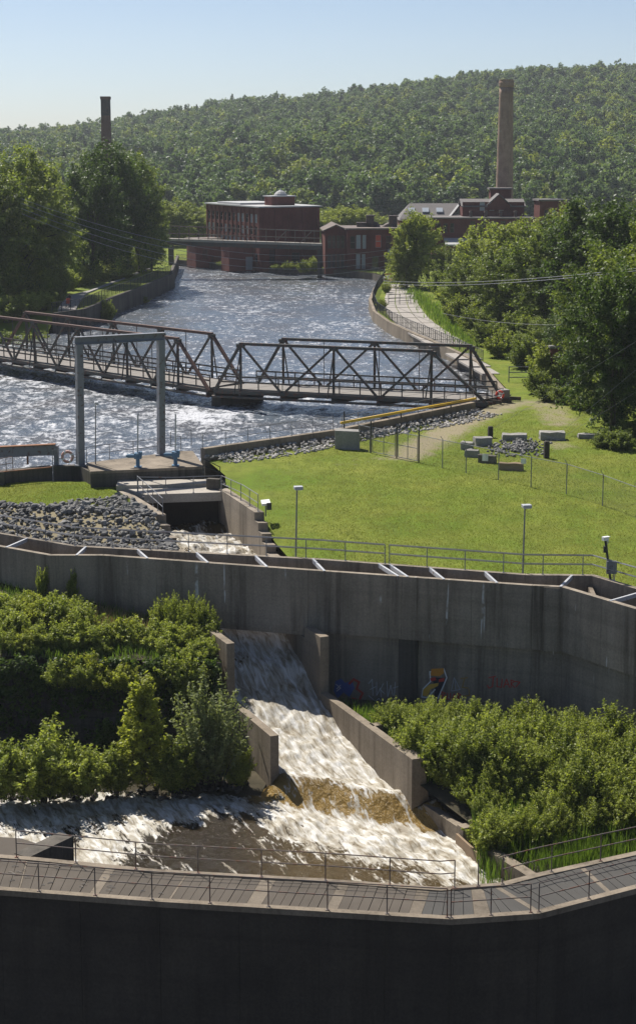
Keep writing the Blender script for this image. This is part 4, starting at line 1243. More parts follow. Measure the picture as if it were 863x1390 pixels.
# low two storey mill with the gabled front
lm = PD(441, 374, 341)
wu = []
for i in range(4): wu += [(0.5 + i * .85, 1.15 + i * .85, 0.2, 2.9), (0.5 + i * .85, 1.15 + i * .85, 4.0, 6.4)]
lowm, c, u, v = building('mill_building', 'narrow brick mill front with a shallow gable beside the footbridge', (lm.x, lm.y), (1, 0.05), 4.2, (-0.05, 1), 14, -1.0, 7.2, wu, [], M['brick_dark'], M['roof_brown'], M['glass_dark'], solid_roof=False)
gable_roof(lowm, c, u, 4.2, v, 14, 7.2, 1.1, M['roof_brown'], 'v', .4)
obj('gable', MB().add([(c.x, c.y, 7.2), (c.x + 4.2, c.y + .2, 7.2), (c.x + 2.1, c.y + .1, 8.28)], [(0, 1, 2)]), M['brick_dark'], lowm)
lm2 = PD(471, 376, 339)
wu = [(0.6, 1.5, 4.0, 6.4, 'glass_dark'), (1.7, 2.6, 4.0, 6.6, 'glass_pale'), (2.9, 3.6, 4.0, 6.6, 'glass_pale'), (5.4, 6.5, 4.2, 6.6, 'glass_red'), (7.4, 8.4, 4.0, 6.4), (1.7, 2.5, .2, 3.0, 'glass_pale'), (2.8, 3.5, .2, 3.0, 'glass_pale'), (4.8, 6.0, 0.0, 2.6), (7.2, 8.2, .2, 2.6)]
lowm2, c, u, v = building('mill_building', 'two storey brick mill with one red window and ducts on its roof', (lm2.x, lm2.y), (1, 0.10), 12.0, (-0.10, 1), 12, -1.0, 7.6, wu, [], M['brick_dark'], M['roof_brown'], M['glass_dark'], .3)
obj('red_bay', MB().box((c.x + 11.2, c.y + .6, 3.6), (1.9, 1.6, 7.0)), M['red_paint'], lowm2)
obj('canopy', MB().box((c.x + 8.8, c.y - .5, 3.4), (2.2, 1.4, 0.9), rz=.1), M['roof_pale'], lowm2)
def duct(name, label, pts, r_):
    k = []
    for i in range(len(pts) - 2):
        a, b, d = (Vector(p) for p in pts[i:i + 3])
        for j in range(6):
            t_ = j / 6; k.append(a * (1 - t_) ** 2 + b * 2 * t_ * (1 - t_) + d * t_ * t_) if i % 2 == 0 else None
    k.append(Vector(pts[-1]))
    return tag(obj(name, MB().tube(k, r_, 10), M['duct'], smooth=True), label, 'duct')
dz = lambda x, y: PD(x, y, 345)
duct('roof_duct', 'thick dark roof duct bending down in an arch on the mill roof', [dz(503, 305), dz(514, 303), dz(516, 321)], 0.75)
duct('roof_duct', 'thick dark roof duct curving up to a square vent on the mill roof', [dz(517, 319), dz(520, 308), dz(531, 306)], 0.75)
for x, y, w, h, lab in ((502, 306, 1.5, 3.6, 'dark square vent box at the left end of the roof ducts'), (533, 306, 1.6, 3.4, 'dark square vent box at the right end of the roof ducts'), (493, 311, 2.6, 2.2, 'dark clutter of machinery on the mill roof')):
    q = dz(x, y)
    tag(obj('vent_box', MB().box((q.x, q.y, q.z), (w, 1.6, h)).box((q.x + .1, q.y, q.z + h / 2 + .1), (w + .3, 1.8, .2)).box((q.x - .3, q.y - .2, q.z - h / 2 - .3), (w * .5, 1, .8)), M['duct']), lab, 'vent')

# mill with skylight roofs in front of the chimney
km = PD(585, 392, 372)
kz = lambda y: PD(585, y, 372).z
wu = [(8.0 + i * 2.1, 9.0 + i * 2.1, kz(313), kz(300)) for i in range(4)] + [(1.0 + i * 1.4, 1.8 + i * 1.4, kz(316), kz(303)) for i in range(3)]
skm, c, u, v = building('mill_building', 'long brick mill with pale lean-to roofs in front of the round chimney', (km.x, km.y), (1, 0.0), 21, (0, 1), 16, -0.5, kz(297), wu, [], M['brick_dark'], M['roof_grey'], M['glass_dark'], .3)
obj('lean_to_roof', MB().add([(c.x + 2.5, c.y - 5.2, kz(330) - .3), (c.x + 15, c.y - 5.2, kz(330) - .3), (c.x + 15, c.y - .02, kz(325)), (c.x + 2.5, c.y - .02, kz(325)), (c.x + 2.5, c.y - 5.2, kz(330)), (c.x + 15, c.y - 5.2, kz(330)), (c.x + 15, c.y - .02, kz(325) + .3), (c.x + 2.5, c.y - .02, kz(325) + .3)], [(0, 1, 2, 3), (4, 7, 6, 5), (0, 4, 5, 1), (1, 5, 6, 2), (3, 2, 6, 7), (0, 3, 7, 4)]), M['roof_pale'], skm)
obj('lean_to_wall', MB().box((c.x + 8.75, c.y - 2.5, kz(331) / 2 - .6), (12.2, 4.6, kz(331) + .6)), M['brick_dark'], skm)
# upper storey with pitched roof
pc = c + u * 3.5 + v * 5
upz0, upz1 = kz(297) + .31, PD(605, 281, 377).z
ust, c2, u2, v2 = building('mill_roof_house', 'brick roof storey with a pitched grey roof and three pale windows', (pc.x + 3.2, pc.y), (1, 0), 13, (0, 1), 9, upz0, upz1, [(3.6 + i * 2.0, 4.7 + i * 2.0, upz0 + 1.2, upz0 + 3.0, 'glass_pale') for i in range(3)], [], M['brick_dark'], M['roof_grey'], M['glass_dark'], solid_roof=False)
gable_roof(ust, c2, u2, 13, v2, 9, upz1, 1.4, M['roof_grey'], 'u', .3)
gq = c2 + u2 * 7.6
obj('gable', MB().prism([(gq.x - 2.4, gq.y - .6), (gq.x + 2.4, gq.y - .6), (gq.x + 2.4, gq.y + 5), (gq.x - 2.4, gq.y + 5)], upz1 - .6, [upz1 + .2, upz1 + .2, upz1 + .2, upz1 + .2]), M['brick_dark'], ust)
gable_roof(ust, gq - u2 * 2.4 - v2 * .6, u2, 4.8, v2, 5.6, upz1 + .2, 2.4, M['roof_grey'], 'v', .25)
obj('gable_end', MB().add([(gq.x - 2.4, gq.y - .62, upz1 + .2), (gq.x + 2.4, gq.y - .62, upz1 + .2), (gq.x, gq.y - .62, upz1 + 2.5)], [(0, 1, 2)]), M['brick_dark'], ust)
for k_ in range(4):
    q = c2 + u2 * (1.5 + k_ * 3.1) - v2 * 3.2
    obj('roof_vent', MB().lathe((q.x, q.y, upz0), [(.3, -.1), (.3, .9), (.45, .95), (.3, 1.3)], 8), M['duct'], ust)
gw = PD(543, 318, 380)
gh, c3, u3, v3 = building('mill_building', 'gabled brick mill with a grey skylight roof behind the slim tree', (gw.x, gw.y), (1, 0), 9.5, (0, 1), 14, -0.5, PD(585, 297, 380).z, [(7 + i * 1.3, 7.8 + i * 1.3, PD(585, 312, 380).z, PD(585, 301, 380).z) for i in range(3)], [], M['brick_dark'], M['roof_grey'], M['glass_dark'], solid_roof=False)
gz = PD(585, 299, 380).z
r0, r1, r2_, r3_ = c3 - u3 * .4 - v3 * .4, c3 + u3 * 9.9 - v3 * .4, c3 + u3 * 9.9 + v3 * 14, c3 - u3 * .4 + v3 * 14
t0_, t1_ = c3 + u3 * 2.2 + v3 * 6, c3 + u3 * 13.2 + v3 * 6
obj('roof', MB().add([(r0.x, r0.y, gz), (r1.x, r1.y, gz), (r2_.x, r2_.y, gz), (r3_.x, r3_.y, gz), (t0_.x, t0_.y, gz + 3.4), (t1_.x, t1_.y, gz + 3.4)], [(0, 1, 5, 4), (1, 2, 5), (2, 3, 4, 5), (3, 0, 4), (0, 3, 2, 1)]), M['roof_grey'], gh)
e0_, e1_ = Vector((r1.x, r1.y - .05, gz + .1)), Vector((t1_.x, t1_.y - .05, gz + 3.5))
obj('verge', MB().beam(e0_, e1_, .5, .25), M['roof_pale'], gh)
for k_ in range(3):
    q = c3 + u3 * (2.5 + 3 * k_) + v3 * 3
    obj('skylight', MB().box((q.x, q.y, gz + 2.0), (1.4, 1.8, .3), M=Matrix.Rotation(.45, 3, 'X')), M['glass_pale'], gh)
tw = PD(731, 330, 372)
tz = PD(731, 273, 372).z
tower, c4, u4, v4 = building('brick_tower', 'square dark brick tower above the trees right of the chimney', (tw.x, tw.y), (1, 0.08), 6.0, (-.08, 1), 6, -0.5, tz, [(2.6, 3.4, tz - 5.2, tz - 1.8, 'glass_pale'), (5.0, 5.7, tz - 5.2, tz - 1.8, 'glass_pale'), (1.0, 1.8, tz - 5.2, tz - 1.8)], [], M['brick_dark'], M['roof_grey'], M['glass_dark'], .35)
st_ = PD(665, 290, 384); stz = PD(665, 257, 384).z
building('brick_tower', 'narrow dark brick stair tower touching the round chimney', (st_.x, st_.y), (1, 0), 4.4, (0, 1), 4, -.5, stz, [], [], M['brick_dark'], M['roof_grey'], M['glass_dark'], .3)
sh = PD(621, 377, 262)
shed, c5, u5, v5 = building('shed', 'small shed with a reddish roof among the shrubs below the wires', (sh.x, sh.y), (1, 0), 1.8, (0, 1), 3, 0, 2.0, [], [], M['brick_red'], M['roof_brown'], M['glass_dark'], solid_roof=False)
gable_roof(shed, c5, u5, 1.8, v5, 3, 2.0, .8, M['roof_brown'], 'u', .3)
sb = PD(613, 400, 285)
building('brick_shed', 'low red brick outbuilding behind the shrubs right of the utility pole', (sb.x, sb.y), (1, 0), 5, (0, 1), 4, 0, 4.2, [(1, 2, 1.2, 2.8)], [], M['brick_red'], M['roof_grey'], M['glass_dark'], .2)

# chimneys
def chimney(label, x, D, ytop, r0, r1, mat, band):
    p = PD(x, ytop, D)
    t = thing('chimney', label, 'chimney', (p.x, D, 0))
    z0, zt = 0.0, p.z
    n_ = 26
    prof = [(r0 + (r1 - r0) * (i / n_), z0 + (zt - 1.6 - z0) * i / n_) for i in range(n_ + 1)]
    obj('shaft', MB().lathe((p.x, D, 0), prof, 20), mat, t, smooth=True)
    obj('cap', MB().lathe((p.x, D, 0), [(r1, zt - 1.59), (r1 + .18, zt - 1.4), (r1 + .2, zt - .6), (r1 + .05, zt - .45), (r1 + .05, zt), (r1 * .7, zt + .01)], 20), M[band], t)
chimney('tall round tan brick chimney rising above the mills in front of the hill', 687, 392, 108, 2.15, 1.5, M['brick_tan'], 'brick_tan')
q = PD(143.5, 131, 500)
ck = thing('chimney', 'slim square brick chimney with a dark top behind the left bank trees', 'chimney', (q.x, 500, 0))
hz = q.z
def sq(mb, w0, w1, za, zb): return mb.lathe((q.x, 500, 0), [(w0 * .7071, za), (w1 * .7071, zb)], 4, Matrix.Rotation(R(45), 3, 'Z'))
obj('shaft', sq(MB(), 3.4, 2.4, 0, hz - 5.2), M['brick_brown'], ck)
obj('dark_top', sq(MB(), 2.45, 2.4, hz - 5.19, hz - .8), M['duct'], ck)
obj('cap', sq(MB(), 2.7, 2.7, hz - .79, hz), M['brick_brown'], ck)

# footbridge by the mill
fb = thing('footbridge', 'long low footbridge crossing the canal in front of the big mill', 'bridge', (-20, 336, 0))
a, b = PD(228, 325, 335), PD(437, 332, 336)
for i in range(14):
    p, q = a.lerp(b, i / 14), a.lerp(b, (i + 1) / 14 - .002)
    obj('deck_panel', MB().beam(p, q, 2.2, 0.45), M['concrete_pale'], fb)
obj('girder', MB().beam(a + Vector((0, -.9, -.62)), b + Vector((0, -.9, -.62)), .3, .75), M['truss_green'], fb)
obj('girder', MB().beam(a + Vector((0, .9, -.62)), b + Vector((0, .9, -.62)), .3, .75), M['truss_green'], fb)
for s_ in (-1, 1):
    for zz in (1.15, 2.5):
        obj('rail', MB().beam(a + Vector((0, s_, zz)), b + Vector((0, s_, zz)), .07 if zz < 2 else .1, .1), M['rail_brown'], fb)
    for i in range(16):
        p = a.lerp(b, (i + .2) / 16) + Vector((0, s_, 0))
        obj('post', MB().beam(p, p + Vector((0, 0, 2.5)), .09, .09), M['rail_brown'], fb)
for i in (11, 13.6):
    p = a.lerp(b, i / 16) + Vector((0, -1, 0)); q = a.lerp(b, (i + 1.3) / 16) + Vector((0, -1, 2.4))
    obj('brace', MB().beam(p, q, .12, .12), M['rail_brown'], fb)
for t_ in (0.02, .985):
    p = a.lerp(b, t_)
    obj('pier', MB().box((p.x, p.y, (p.z - 4.0) / 2 - .6), (.9, 1.8, p.z + 3.0)), M['concrete_wet'], fb)
# ------------------------------------------------------------------ plants
def leaf_cloud(cent, rad, per, size, rs, up=0.55, jitter=0.8, aspect=1.7, tint0=None, hang=0.0, axis=None):
    """leaf-sized faces spread over clumps: returns verts, quads, tint"""
    n = len(cent)
    c = np.repeat(cent, per, 0); r = np.repeat(rad, per)
    d = rs.normal(size=(n * per, 3)); d /= np.linalg.norm(d, axis=1)[:, None]
    fl_ = rs.uniform(0, 1, n * per) < 0.5
    d[fl_, 2] = np.abs(d[fl_, 2])
    rr = rs.uniform(0.05, 1.0, n * per) ** 0.45 * rs.uniform(.8, 1.25, n * per)
    p = c + d * (r * rr)[:, None] * np.array([1, 1, 0.8]) * (0.62 if axis is not None else 1.0)
    if axis is not None:
        p = p + np.repeat(axis, per, 0) * (rs.uniform(-1.0, 1.3, n * per) * r * 1.25)[:, None]
    nrm = d * 0.5 + np.array([0, 0, up + .1]) + rs.normal(size=d.shape) * jitter * 0.7
    nrm /= np.linalg.norm(nrm, axis=1)[:, None]
    t = rs.normal(size=d.shape); t[:, 2] -= hang
    t -= nrm * (t * nrm).sum(1)[:, None]
    t /= np.linalg.norm(t, axis=1)[:, None]
    b = np.cross(nrm, t)
    s = size * rs.uniform(0.6, 1.3, n * per)
    L, W = (s * 0.5 * aspect ** 0.5)[:, None], (s * 0.5 / aspect ** 0.5)[:, None]
    v = np.stack([p - t * L, p + b * W + nrm * W * 0.25, p + t * L, p - b * W + nrm * W * 0.25], 1).reshape(-1, 3)
    q = np.arange(n * per * 4).reshape(-1, 4)
    base = tint0 if tint0 is not None else rs.uniform(0.2, 0.8, n)
    ti = np.clip(np.repeat(base, per) + rs.uniform(-.35, .35, n * per), 0, 1)
    return v, q, np.repeat(ti, 4)

def crown_points(rs, H, Rr, cb, n, lobes=7, cone=0.0, shell=0.5):
    cz, a = H * (cb + (1 - cb) / 2), H * (1 - cb) / 2
    L = rs.normal(size=(lobes, 3)); L /= np.linalg.norm(L, axis=1)[:, None]
    amp = rs.uniform(-0.18, 0.34, lobes)
    d = rs.normal(size=(n, 3)); d /= np.linalg.norm(d, axis=1)[:, None]
    bulge = 1 + (np.maximum(0, d @ L.T) ** 4 * amp).sum(1)
    r = rs.uniform(0.12, 1, n) ** shell * bulge * 0.92
    p = d * r[:, None] * np.array([Rr, Rr, a])
    if cone:
        t = (p[:, 2] / a + 1) / 2
        p[:, :2] *= (1.15 - cone * np.clip(t, 0, 1.2))[:, None]
    p[:, 2] += cz
    return p

def tree_proto(seed, H, Rr, cb, nc, per, size, mat, cone=0.0, rc=(0.10, 0.2), trunk_r=0.3, up=0.5, lean=0.0):
    rs = np.random.RandomState(seed)
    c = crown_points(rs, H, Rr, cb, nc, cone=cone)
    rad = rs.uniform(rc[0], rc[1], nc) * Rr * 1.6
    tint = np.clip(0.5 + 0.5 * vnoise(c[:, 0] * 0.5 + seed, c[:, 2] * 0.5 + c[:, 1] * .3, seed) + rs.uniform(-.15, .15, nc), 0, 1)
    ax = c - np.array([0, 0, H * .38]); ax /= np.linalg.norm(ax, axis=1)[:, None] + 1e-6
    ax[:, 2] -= .15; ax += rs.normal(0, .25, ax.shape)
    v, q, t = leaf_cloud(c, rad, per, size, rs, up, tint0=tint, axis=ax)
    crown = raw_mesh('crown', v, q, M[mat], t)
    mb = MB()
    k = 6
    tp = [Vector((math.sin(i * 1.7 + seed) * 0.02 * H * i / k + lean * i / k, math.cos(i * 1.3 + seed) * 0.02 * H * i / k, H * 0.82 * i / k)) for i in range(k + 1)]
    tp[0].z = -0.4
    mb.tube(tp, trunk_r, 8, trunk_r * 0.2)
    idx = rs.choice(nc, min(nc, 26), replace=False)
    for i in idx:
        e = Vector(c[i])
        zz = max(H * 0.12, e.z * 0.55)
        f = min(0.98, zz / (H * 0.82))
        a = tp[int(f * k)].lerp(tp[min(k, int(f * k) + 1)], f * k - int(f * k))
        m = a.lerp(e, 0.5) + Vector((0, 0, 0.06 * H))
        mb.tube([a, m, e], trunk_r * 0.32, 5, trunk_r * 0.07)
    trunk = mesh_of('trunk', mb, (0, 0, 0), M['bark'], True)
    return trunk, crown, H, Rr

def shrub_proto(seed, H, Rr, stems, per, size, mat, spread=1.0, leader=0.0, sig=0.09, low=0.12, droop=0.0):
    """many-stemmed shrub: leaves set along shoots that run up and out to an uneven outline"""
    rs = np.random.RandomState(seed)
    P0, T0 = [], []
    mb = MB()
    lob = rs.uniform(0, 6.28, 3)
    for i in range(stems):
        a = rs.uniform(0, 6.28); k = rs.uniform(0, 1) ** .6
        f = rs.uniform(.72, 1.12) * (1 + .16 * math.sin(2 * a + lob[0]) + .12 * math.sin(3 * a + lob[1]))
        if leader:
            h0 = H * rs.uniform(0.0, .92); out = Rr * (1.05 - h0 / H * .92) * f
            b = Vector((0, 0, h0 * .92)); tip = Vector((math.cos(a) * out, math.sin(a) * out, min(h0 + .30 * out + .05 * H, H * 1.03)))
            m = b.lerp(tip, .5) + Vector((0, 0, .03 * H))
        else:
            b = Vector((math.cos(a), math.sin(a), 0)) * Rr * .30 * k
            tip = Vector((math.cos(a) * Rr * k * spread * f, math.sin(a) * Rr * k * spread * f, H * math.sqrt(max(.10, 1 - .80 * k * k)) * f))
            m = b.lerp(tip, .5) + Vector((0, 0, .10 * H))
            tip.z -= droop * H * k
        t = rs.uniform(low, 1.03, per) ** (.8 if not leader else .9)
        q = ((1 - t) ** 2)[:, None] * np.array(b) + (2 * t * (1 - t))[:, None] * np.array(m) + (t ** 2)[:, None] * np.array(tip)
        q = q + rs.normal(0, 1, q.shape) * (sig * Rr * (1.15 - .75 * t))[:, None]
        P0.append(q); T0.append(np.clip(rs.uniform(.25, .75) + .12 * (t - .5) + rs.uniform(-.3, .3, per), 0, 1))
        if i % 3 == 0: mb.tube([b, m, tip], .012 * H ** .5 * 1.2, 4, .004)
    if leader: mb.tube([(0, 0, -.2), (0.03 * H, 0, H * .5), (0, .02 * H, H * .97)], .05, 6, .008)
    p = np.concatenate(P0); p[:, 2] = np.maximum(p[:, 2], .02)
    t = np.concatenate(T0)
    v, q, ti = leaf_cloud(p, np.full(len(p), size * .3), 1, size, rs, .5, 1.0, 1.9, t)
    return mesh_of('stem', mb, (0, 0, 0), M['bark'], True), raw_mesh('foliage', v, q, M[mat], ti), H, Rr

def plant(name, proto, loc, H, Rr, label, cat, group, rot=None):
    tr, cr, h0, r0 = proto
    e = thing(name, label, cat, loc, group)
    e.rotation_euler.z = rnd.uniform(0, 6.28) if rot is None else rot
    e.scale = (Rr / r0, Rr / r0, H / h0)
    for nm, me in (('trunk' if cat == 'tree' else 'stem', tr), ('crown' if cat == 'tree' else 'foliage', cr)):
        o = bpy.data.objects.new(nm, me); COL.objects.link(o); o.parent = e
        BASE[o.name] = Vector(loc)
    return e

T_DARK = [tree_proto(1, 20, 6.0, 0.08, 280, 120, 0.34, 'leaf_dark', rc=(.07, .17)), tree_proto(2, 20, 6.0, 0.05, 280, 120, 0.34, 'leaf_dark', rc=(.07, .17))]
T_MID = [tree_proto(3, 16, 5.5, 0.10, 260, 120, 0.29, 'leaf_mid', rc=(.07, .17)), tree_proto(4, 16, 5.5, 0.05, 260, 120, 0.29, 'leaf_mid', rc=(.07, .17))]
T_LIGHT = [tree_proto(5, 12, 4.0, 0.05, 210, 110, 0.26, 'leaf_light', rc=(.07, .17)), tree_proto(6, 12, 4.0, 0.02, 210, 110, 0.26, 'leaf_light', rc=(.07, .17))]
T_NEAR = [tree_proto(7, 15, 5.0, 0.02, 300, 140, 0.22, 'leaf_mid', rc=(0.06, 0.14)), tree_proto(8, 15, 5.0, 0.02, 300, 140, 0.22, 'leaf_dark', rc=(0.06, 0.14))]

trees = [  # photo column, distance, top row in the photo, radius, prototype, label, group
    (26, 262, 200, 7.2, T_MID[0], 'tall green tree with a broad crown standing left of the paved bank path', None),
    (-22, 250, 215, 6.0, T_MID[1], 'green tree half cut off beside the tall broad-crowned tree left of the path', None),
    (64, 268, 262, 4.4, T_MID[1], 'smaller green tree leaning over the left edge of the paved bank path', None),
    (124, 288, 222, 5.4, T_DARK[0], 'dark rounded tree right behind the bend of the paved path', None),
    (150, 305, 186, 6.6, T_DARK[1], 'tallest dark tree rising behind the rounded dark tree by the path', None),
    (186, 312, 208, 4.4, T_MID[0], 'grey green tree between the tallest dark tree and the canal wall', None),
    (205, 318, 280, 3.0, T_DARK[0], 'small dark tree above the end of the left canal wall', None),
    (70, 350, 235, 5.0, T_LIGHT[0], 'pale green tree behind the left bank utility pole', None),
    (30, 370, 240, 6.0, T_MID[0], 'green tree far behind the left bank utility pole', None),
]
for x, D, ytop, r_, pr, lab, grp in trees:
    top = PD(x, ytop, D)
    plant('tree', pr, (top.x, D, LBZ), top.z - LBZ, r_, lab, 'tree', grp)
for x, D, ytop, r_ in ((232, 420, 270, 5.5), (258, 430, 276, 5.0), (282, 440, 284, 5.0), (445, 430, 282, 4.6), (464, 425, 278, 4.6), (486, 430, 280, 5.0), (508, 440, 290, 4.6)):
    top = PD(x, ytop, D)
    plant('tree', T_LIGHT[rnd.randint(0, 1)], (top.x, D, 0.0), top.z, r_, 'pale green tree at the foot of the hill beside the big brick mill', 'tree', 'pale trees beside the big brick mill')
right = [
    (566, 296, 281, 4.0, T_LIGHT[0], 'tall slim pale green tree in front of the low brick mill', None),
    (552, 294, 322, 2.8, T_LIGHT[1], 'lower pale green tree at the foot of the slim tree by the mill', None),
    (606, 290, 335, 2.4, T_MID[0], 'small narrow tree right behind the grey utility pole', None),
    (660, 262, 300, 4.6, T_LIGHT[1], 'light green tree in front of the round brick chimney base', None),
    (700, 255, 292, 4.8, T_LIGHT[0], 'light green leafy tree just right of the round brick chimney', None),
    (735, 268, 300, 4.6, T_LIGHT[1], 'light green tree below the brick tower', None),
    (638, 240, 345, 3.6, T_MID[1], 'bushy tree at the edge of the paved canal walk', None),
    (690, 225, 335, 4.4, T_MID[0], 'bushy green tree below the overhead wires', None),
    (745, 215, 304, 5.0, T_MID[1], 'broad green tree between the brick tower and the stone blocks', None),
    (800, 205, 274, 5.4, T_DARK[0], 'dark tree in the middle of the wood on the right bank', None),
    (850, 200, 264, 6.0, T_DARK[1], 'dark tree cut off by the edge of the wood on the right bank', None),
    (780, 240, 276, 5.4, T_MID[0], 'green tree at the back of the wood on the right bank', None),
    (838, 143, 345, 4.2, T_NEAR[1], 'big dark tree overhanging the lawn behind the stone blocks', None),
    (885, 150, 280, 5.6, T_NEAR[0], 'big leafy tree beside the dark tree overhanging the lawn', None),
    (790, 175, 395, 3.6, T_NEAR[1], 'dark tree standing behind the low stone block by the lawn', None),
    (745, 190, 430, 3.2, T_NEAR[0], 'green tree beside the old brick gate pillar', None),
    (820, 168, 325, 4.4, T_NEAR[0], 'leafy tree between the big dark tree and the wood behind', None),
]
for x, D, ytop, r_, pr, lab, grp in right:
    top = PD(x, ytop, D)
    plant('tree', pr, (top.x, D, -0.05), top.z, r_, lab, 'tree', grp)

# shrubs: shared prototypes
S_RIGHT = [shrub_proto(20 + i, 2.4, 1.5, 120, 75, 0.105, m_) for i, m_ in enumerate(('leaf_shrub', 'leaf_shrub', 'leaf_light'))]
S_TALL = shrub_proto(31, 5.4, 1.5, 190, 48, 0.12, 'leaf_yellow', leader=1.0, sig=.075)
S_WILLOW = shrub_proto(32, 4.0, 1.5, 170, 85, 0.10, 'leaf_grey', sig=.07)
S_LEFT = [shrub_proto(40 + i, 2.4, 1.6, 130, 85, 0.115, 'leaf_shrub') for i in range(2)]
S_DARK = shrub_proto(45, 2.0, 1.4, 80, 70, 0.13, 'leaf_dark')
S_SLOPE = [shrub_proto(50 + i, 1.4, 1.2, 80, 75, 0.10, m_, sig=.11) for i, m_ in enumerate(('leaf_shrub', 'leaf_yellow', 'leaf_light'))]
S_BANK = [shrub_proto(60 + i, 5, 3.0, 130, 90, 0.24, m_, sig=.08) for i, m_ in enumerate(('leaf_mid', 'leaf_light'))]

# right wetland
k = 0
spots = []
r2 = random.Random(5)
while len(spots) < 72 and k < 6000:
    k += 1
    y = r2.uniform(77.5, 91.5); x = r2.uniform(RW(y) + 1.4 if y > 83.6 else 7.6, 19)
    if y > LB_front_y(x) - 3.4 or y < 77.6 + 0.18 * (x - 6): continue
    if any((x - a) ** 2 + (y - b) ** 2 < 1.0 ** 2 for a, b, _ in spots): continue
    spots.append((x, y, r2.uniform(0.75, 1.25)))
for x, y, s_ in spots + [(6.6, 83.4, .8), (7.4, 82.1, .8), (6.3, 85.0, .8), (8.0, 81.0, .75), (8.8, 79.4, .7), (7.9, 83.2, .9)]:
    if y > 86.8: s_ *= 0.62
    if y < 81: s_ *= 0.75
    near_wall = (x - RW(y) if y > 83.6 else x - 5.6) < 2.6
    where = 'against the right wing wall of the outlet chute' if near_wall else 'at the back of the thicket facing the graffiti wall' if y > 87.3 else 'at the front of the thicket beside the reeds' if y < 81.5 else 'in the middle of the thicket below the graffiti wall'
    plant('wetland_shrub', S_RIGHT[r2.randint(0, 2)], (x, y, float(wet_h(x, y)) - 0.1), 2.1 * s_, 1.35 * s_, 'bright green leafy shrub ' + where, 'shrub', 'shrubs ' + where)
# reeds by the pond (nobody could count them)
def blades(name, n, fx, h0, h1, w, mat, label, seed, lean=0.35):
    rs = np.random.RandomState(seed)
    xy = fx(rs, n)
    m = len(xy)
    h = rs.uniform(h0, h1, m); a = rs.uniform(0, 6.28, m)
    t = np.column_stack([np.cos(a), np.sin(a), np.zeros(m)])
    b = np.column_stack([-np.sin(a), np.cos(a), np.zeros(m)])
    p = xy
    ln = (rs.uniform(0, lean, m) * h)[:, None]
    ww = (w * rs.uniform(0.6, 1.2, m))[:, None]
    up = np.array([0, 0, 1.0])
    v = np.stack([p - b * ww, p + b * ww, p + t * ln * .4 + up * (h * .6)[:, None] + b * ww * .8, p + t * ln * .4 + up * (h * .6)[:, None] - b * ww * .8,
                  p + t * ln + up * h[:, None]], 1).reshape(-1, 3)
    i = np.arange(m)[:, None] * 5
    q = np.concatenate([np.hstack([i, i + 1, i + 2, i + 3]), np.hstack([i + 3, i + 2, i + 4, i + 4])])
    tris = np.concatenate([q[:m][:, [0, 1, 2]], q[:m][:, [0, 2, 3]], q[m:][:, :3]])
    ti = np.repeat(np.clip(rs.uniform(0.1, 0.9, m), 0, 1), 5)
    o = link(name, raw_mesh(name, v, tris, M[mat], ti))
    return tag(o, label, None, None, 'stuff')
def reed_xy(rs, n):
    x = rs.uniform(7.4, 19, n); y = rs.uniform(72.5, 82.5, n)
    edge = 74.6 + 0.16 * (x - 7) + 1.2 * vnoise(x * .8, y * .8, 4)
    den = ss(0, 1, y - edge) * (0.35 + 1.3 * np.clip(0.5 + vnoise(x * .9, y * .9, 6), 0, 1)) * (1 - 0.75 * (1 - ss(9.2, 11.2, x)) * (1 - ss(77, 79, y)))
    k_ = rs.uniform(0, 1, n) < den
    x, y = x[k_], y[k_]
    return np.column_stack([x, y, wet_h(x, y) - .05])
blades('reeds', 22000, reed_xy, 0.5, 1.35, 0.018, 'reed', 'green reeds and marsh grass standing along the brown pond edge', 91)
def under_xy(rs, n):
    y = rs.uniform(77, 94, n); x = rs.uniform(0.5, 19, n)
    k_ = (x > np.where(y > 83.6, RW(y) + .8, 7.4)) & (y < LB_front_y(x) - 2.2)
    x, y = x[k_], y[k_]
    return np.column_stack([x, y, wet_h(x, y) - .05])
blades('undergrowth', 26000, under_xy, 0.3, 0.95, 0.03, 'reed', 'green undergrowth filling gaps between the wetland shrubs', 92, 0.6)

# left bank: the tall yellow-green sapling, the pale willow bush, round shrubs
def lowp(x, y): 
    p = P(x, y, -9.55); return p
plant('sapling', S_TALL, lowp(196, 1070), 6.3, 2.0, 'tall yellow green sapling in front of the dark retaining wall', 'shrub', None)
plant('willow_bush', S_WILLOW, lowp(288, 1066), 4.9, 2.0, 'pale grey green bush against the left wing wall of the chute', 'shrub', None)
plant('shrub', S_LEFT[0], lowp(60, 1086), 3.2, 2.4, 'broad round green shrub at the water on the left bank', 'shrub', None)
plant('shrub', S_LEFT[1], lowp(112, 1080), 2.5, 1.8, 'round green shrub between the broad shrub and the sapling', 'shrub', None)
plant('shrub', S_LEFT[1], lowp(4, 1084), 2.9, 2.0, 'dark green shrub cut off by the edge beyond the broad round shrub', 'shrub', None)
plant('shrub', S_LEFT[0], lowp(240, 1074), 2.4, 1.6, 'low green shrub between the sapling and the pale willow bush', 'shrub', None)
plant('shrub', S_LEFT[0], lowp(158, 1076), 2.2, 1.4, 'low green shrub at the left foot of the tall sapling', 'shrub', None)
plant('shrub', S_LEFT[1], lowp(322, 1066), 1.8, 1.0, 'small green shrub touching the end of the left wing wall', 'shrub', None)

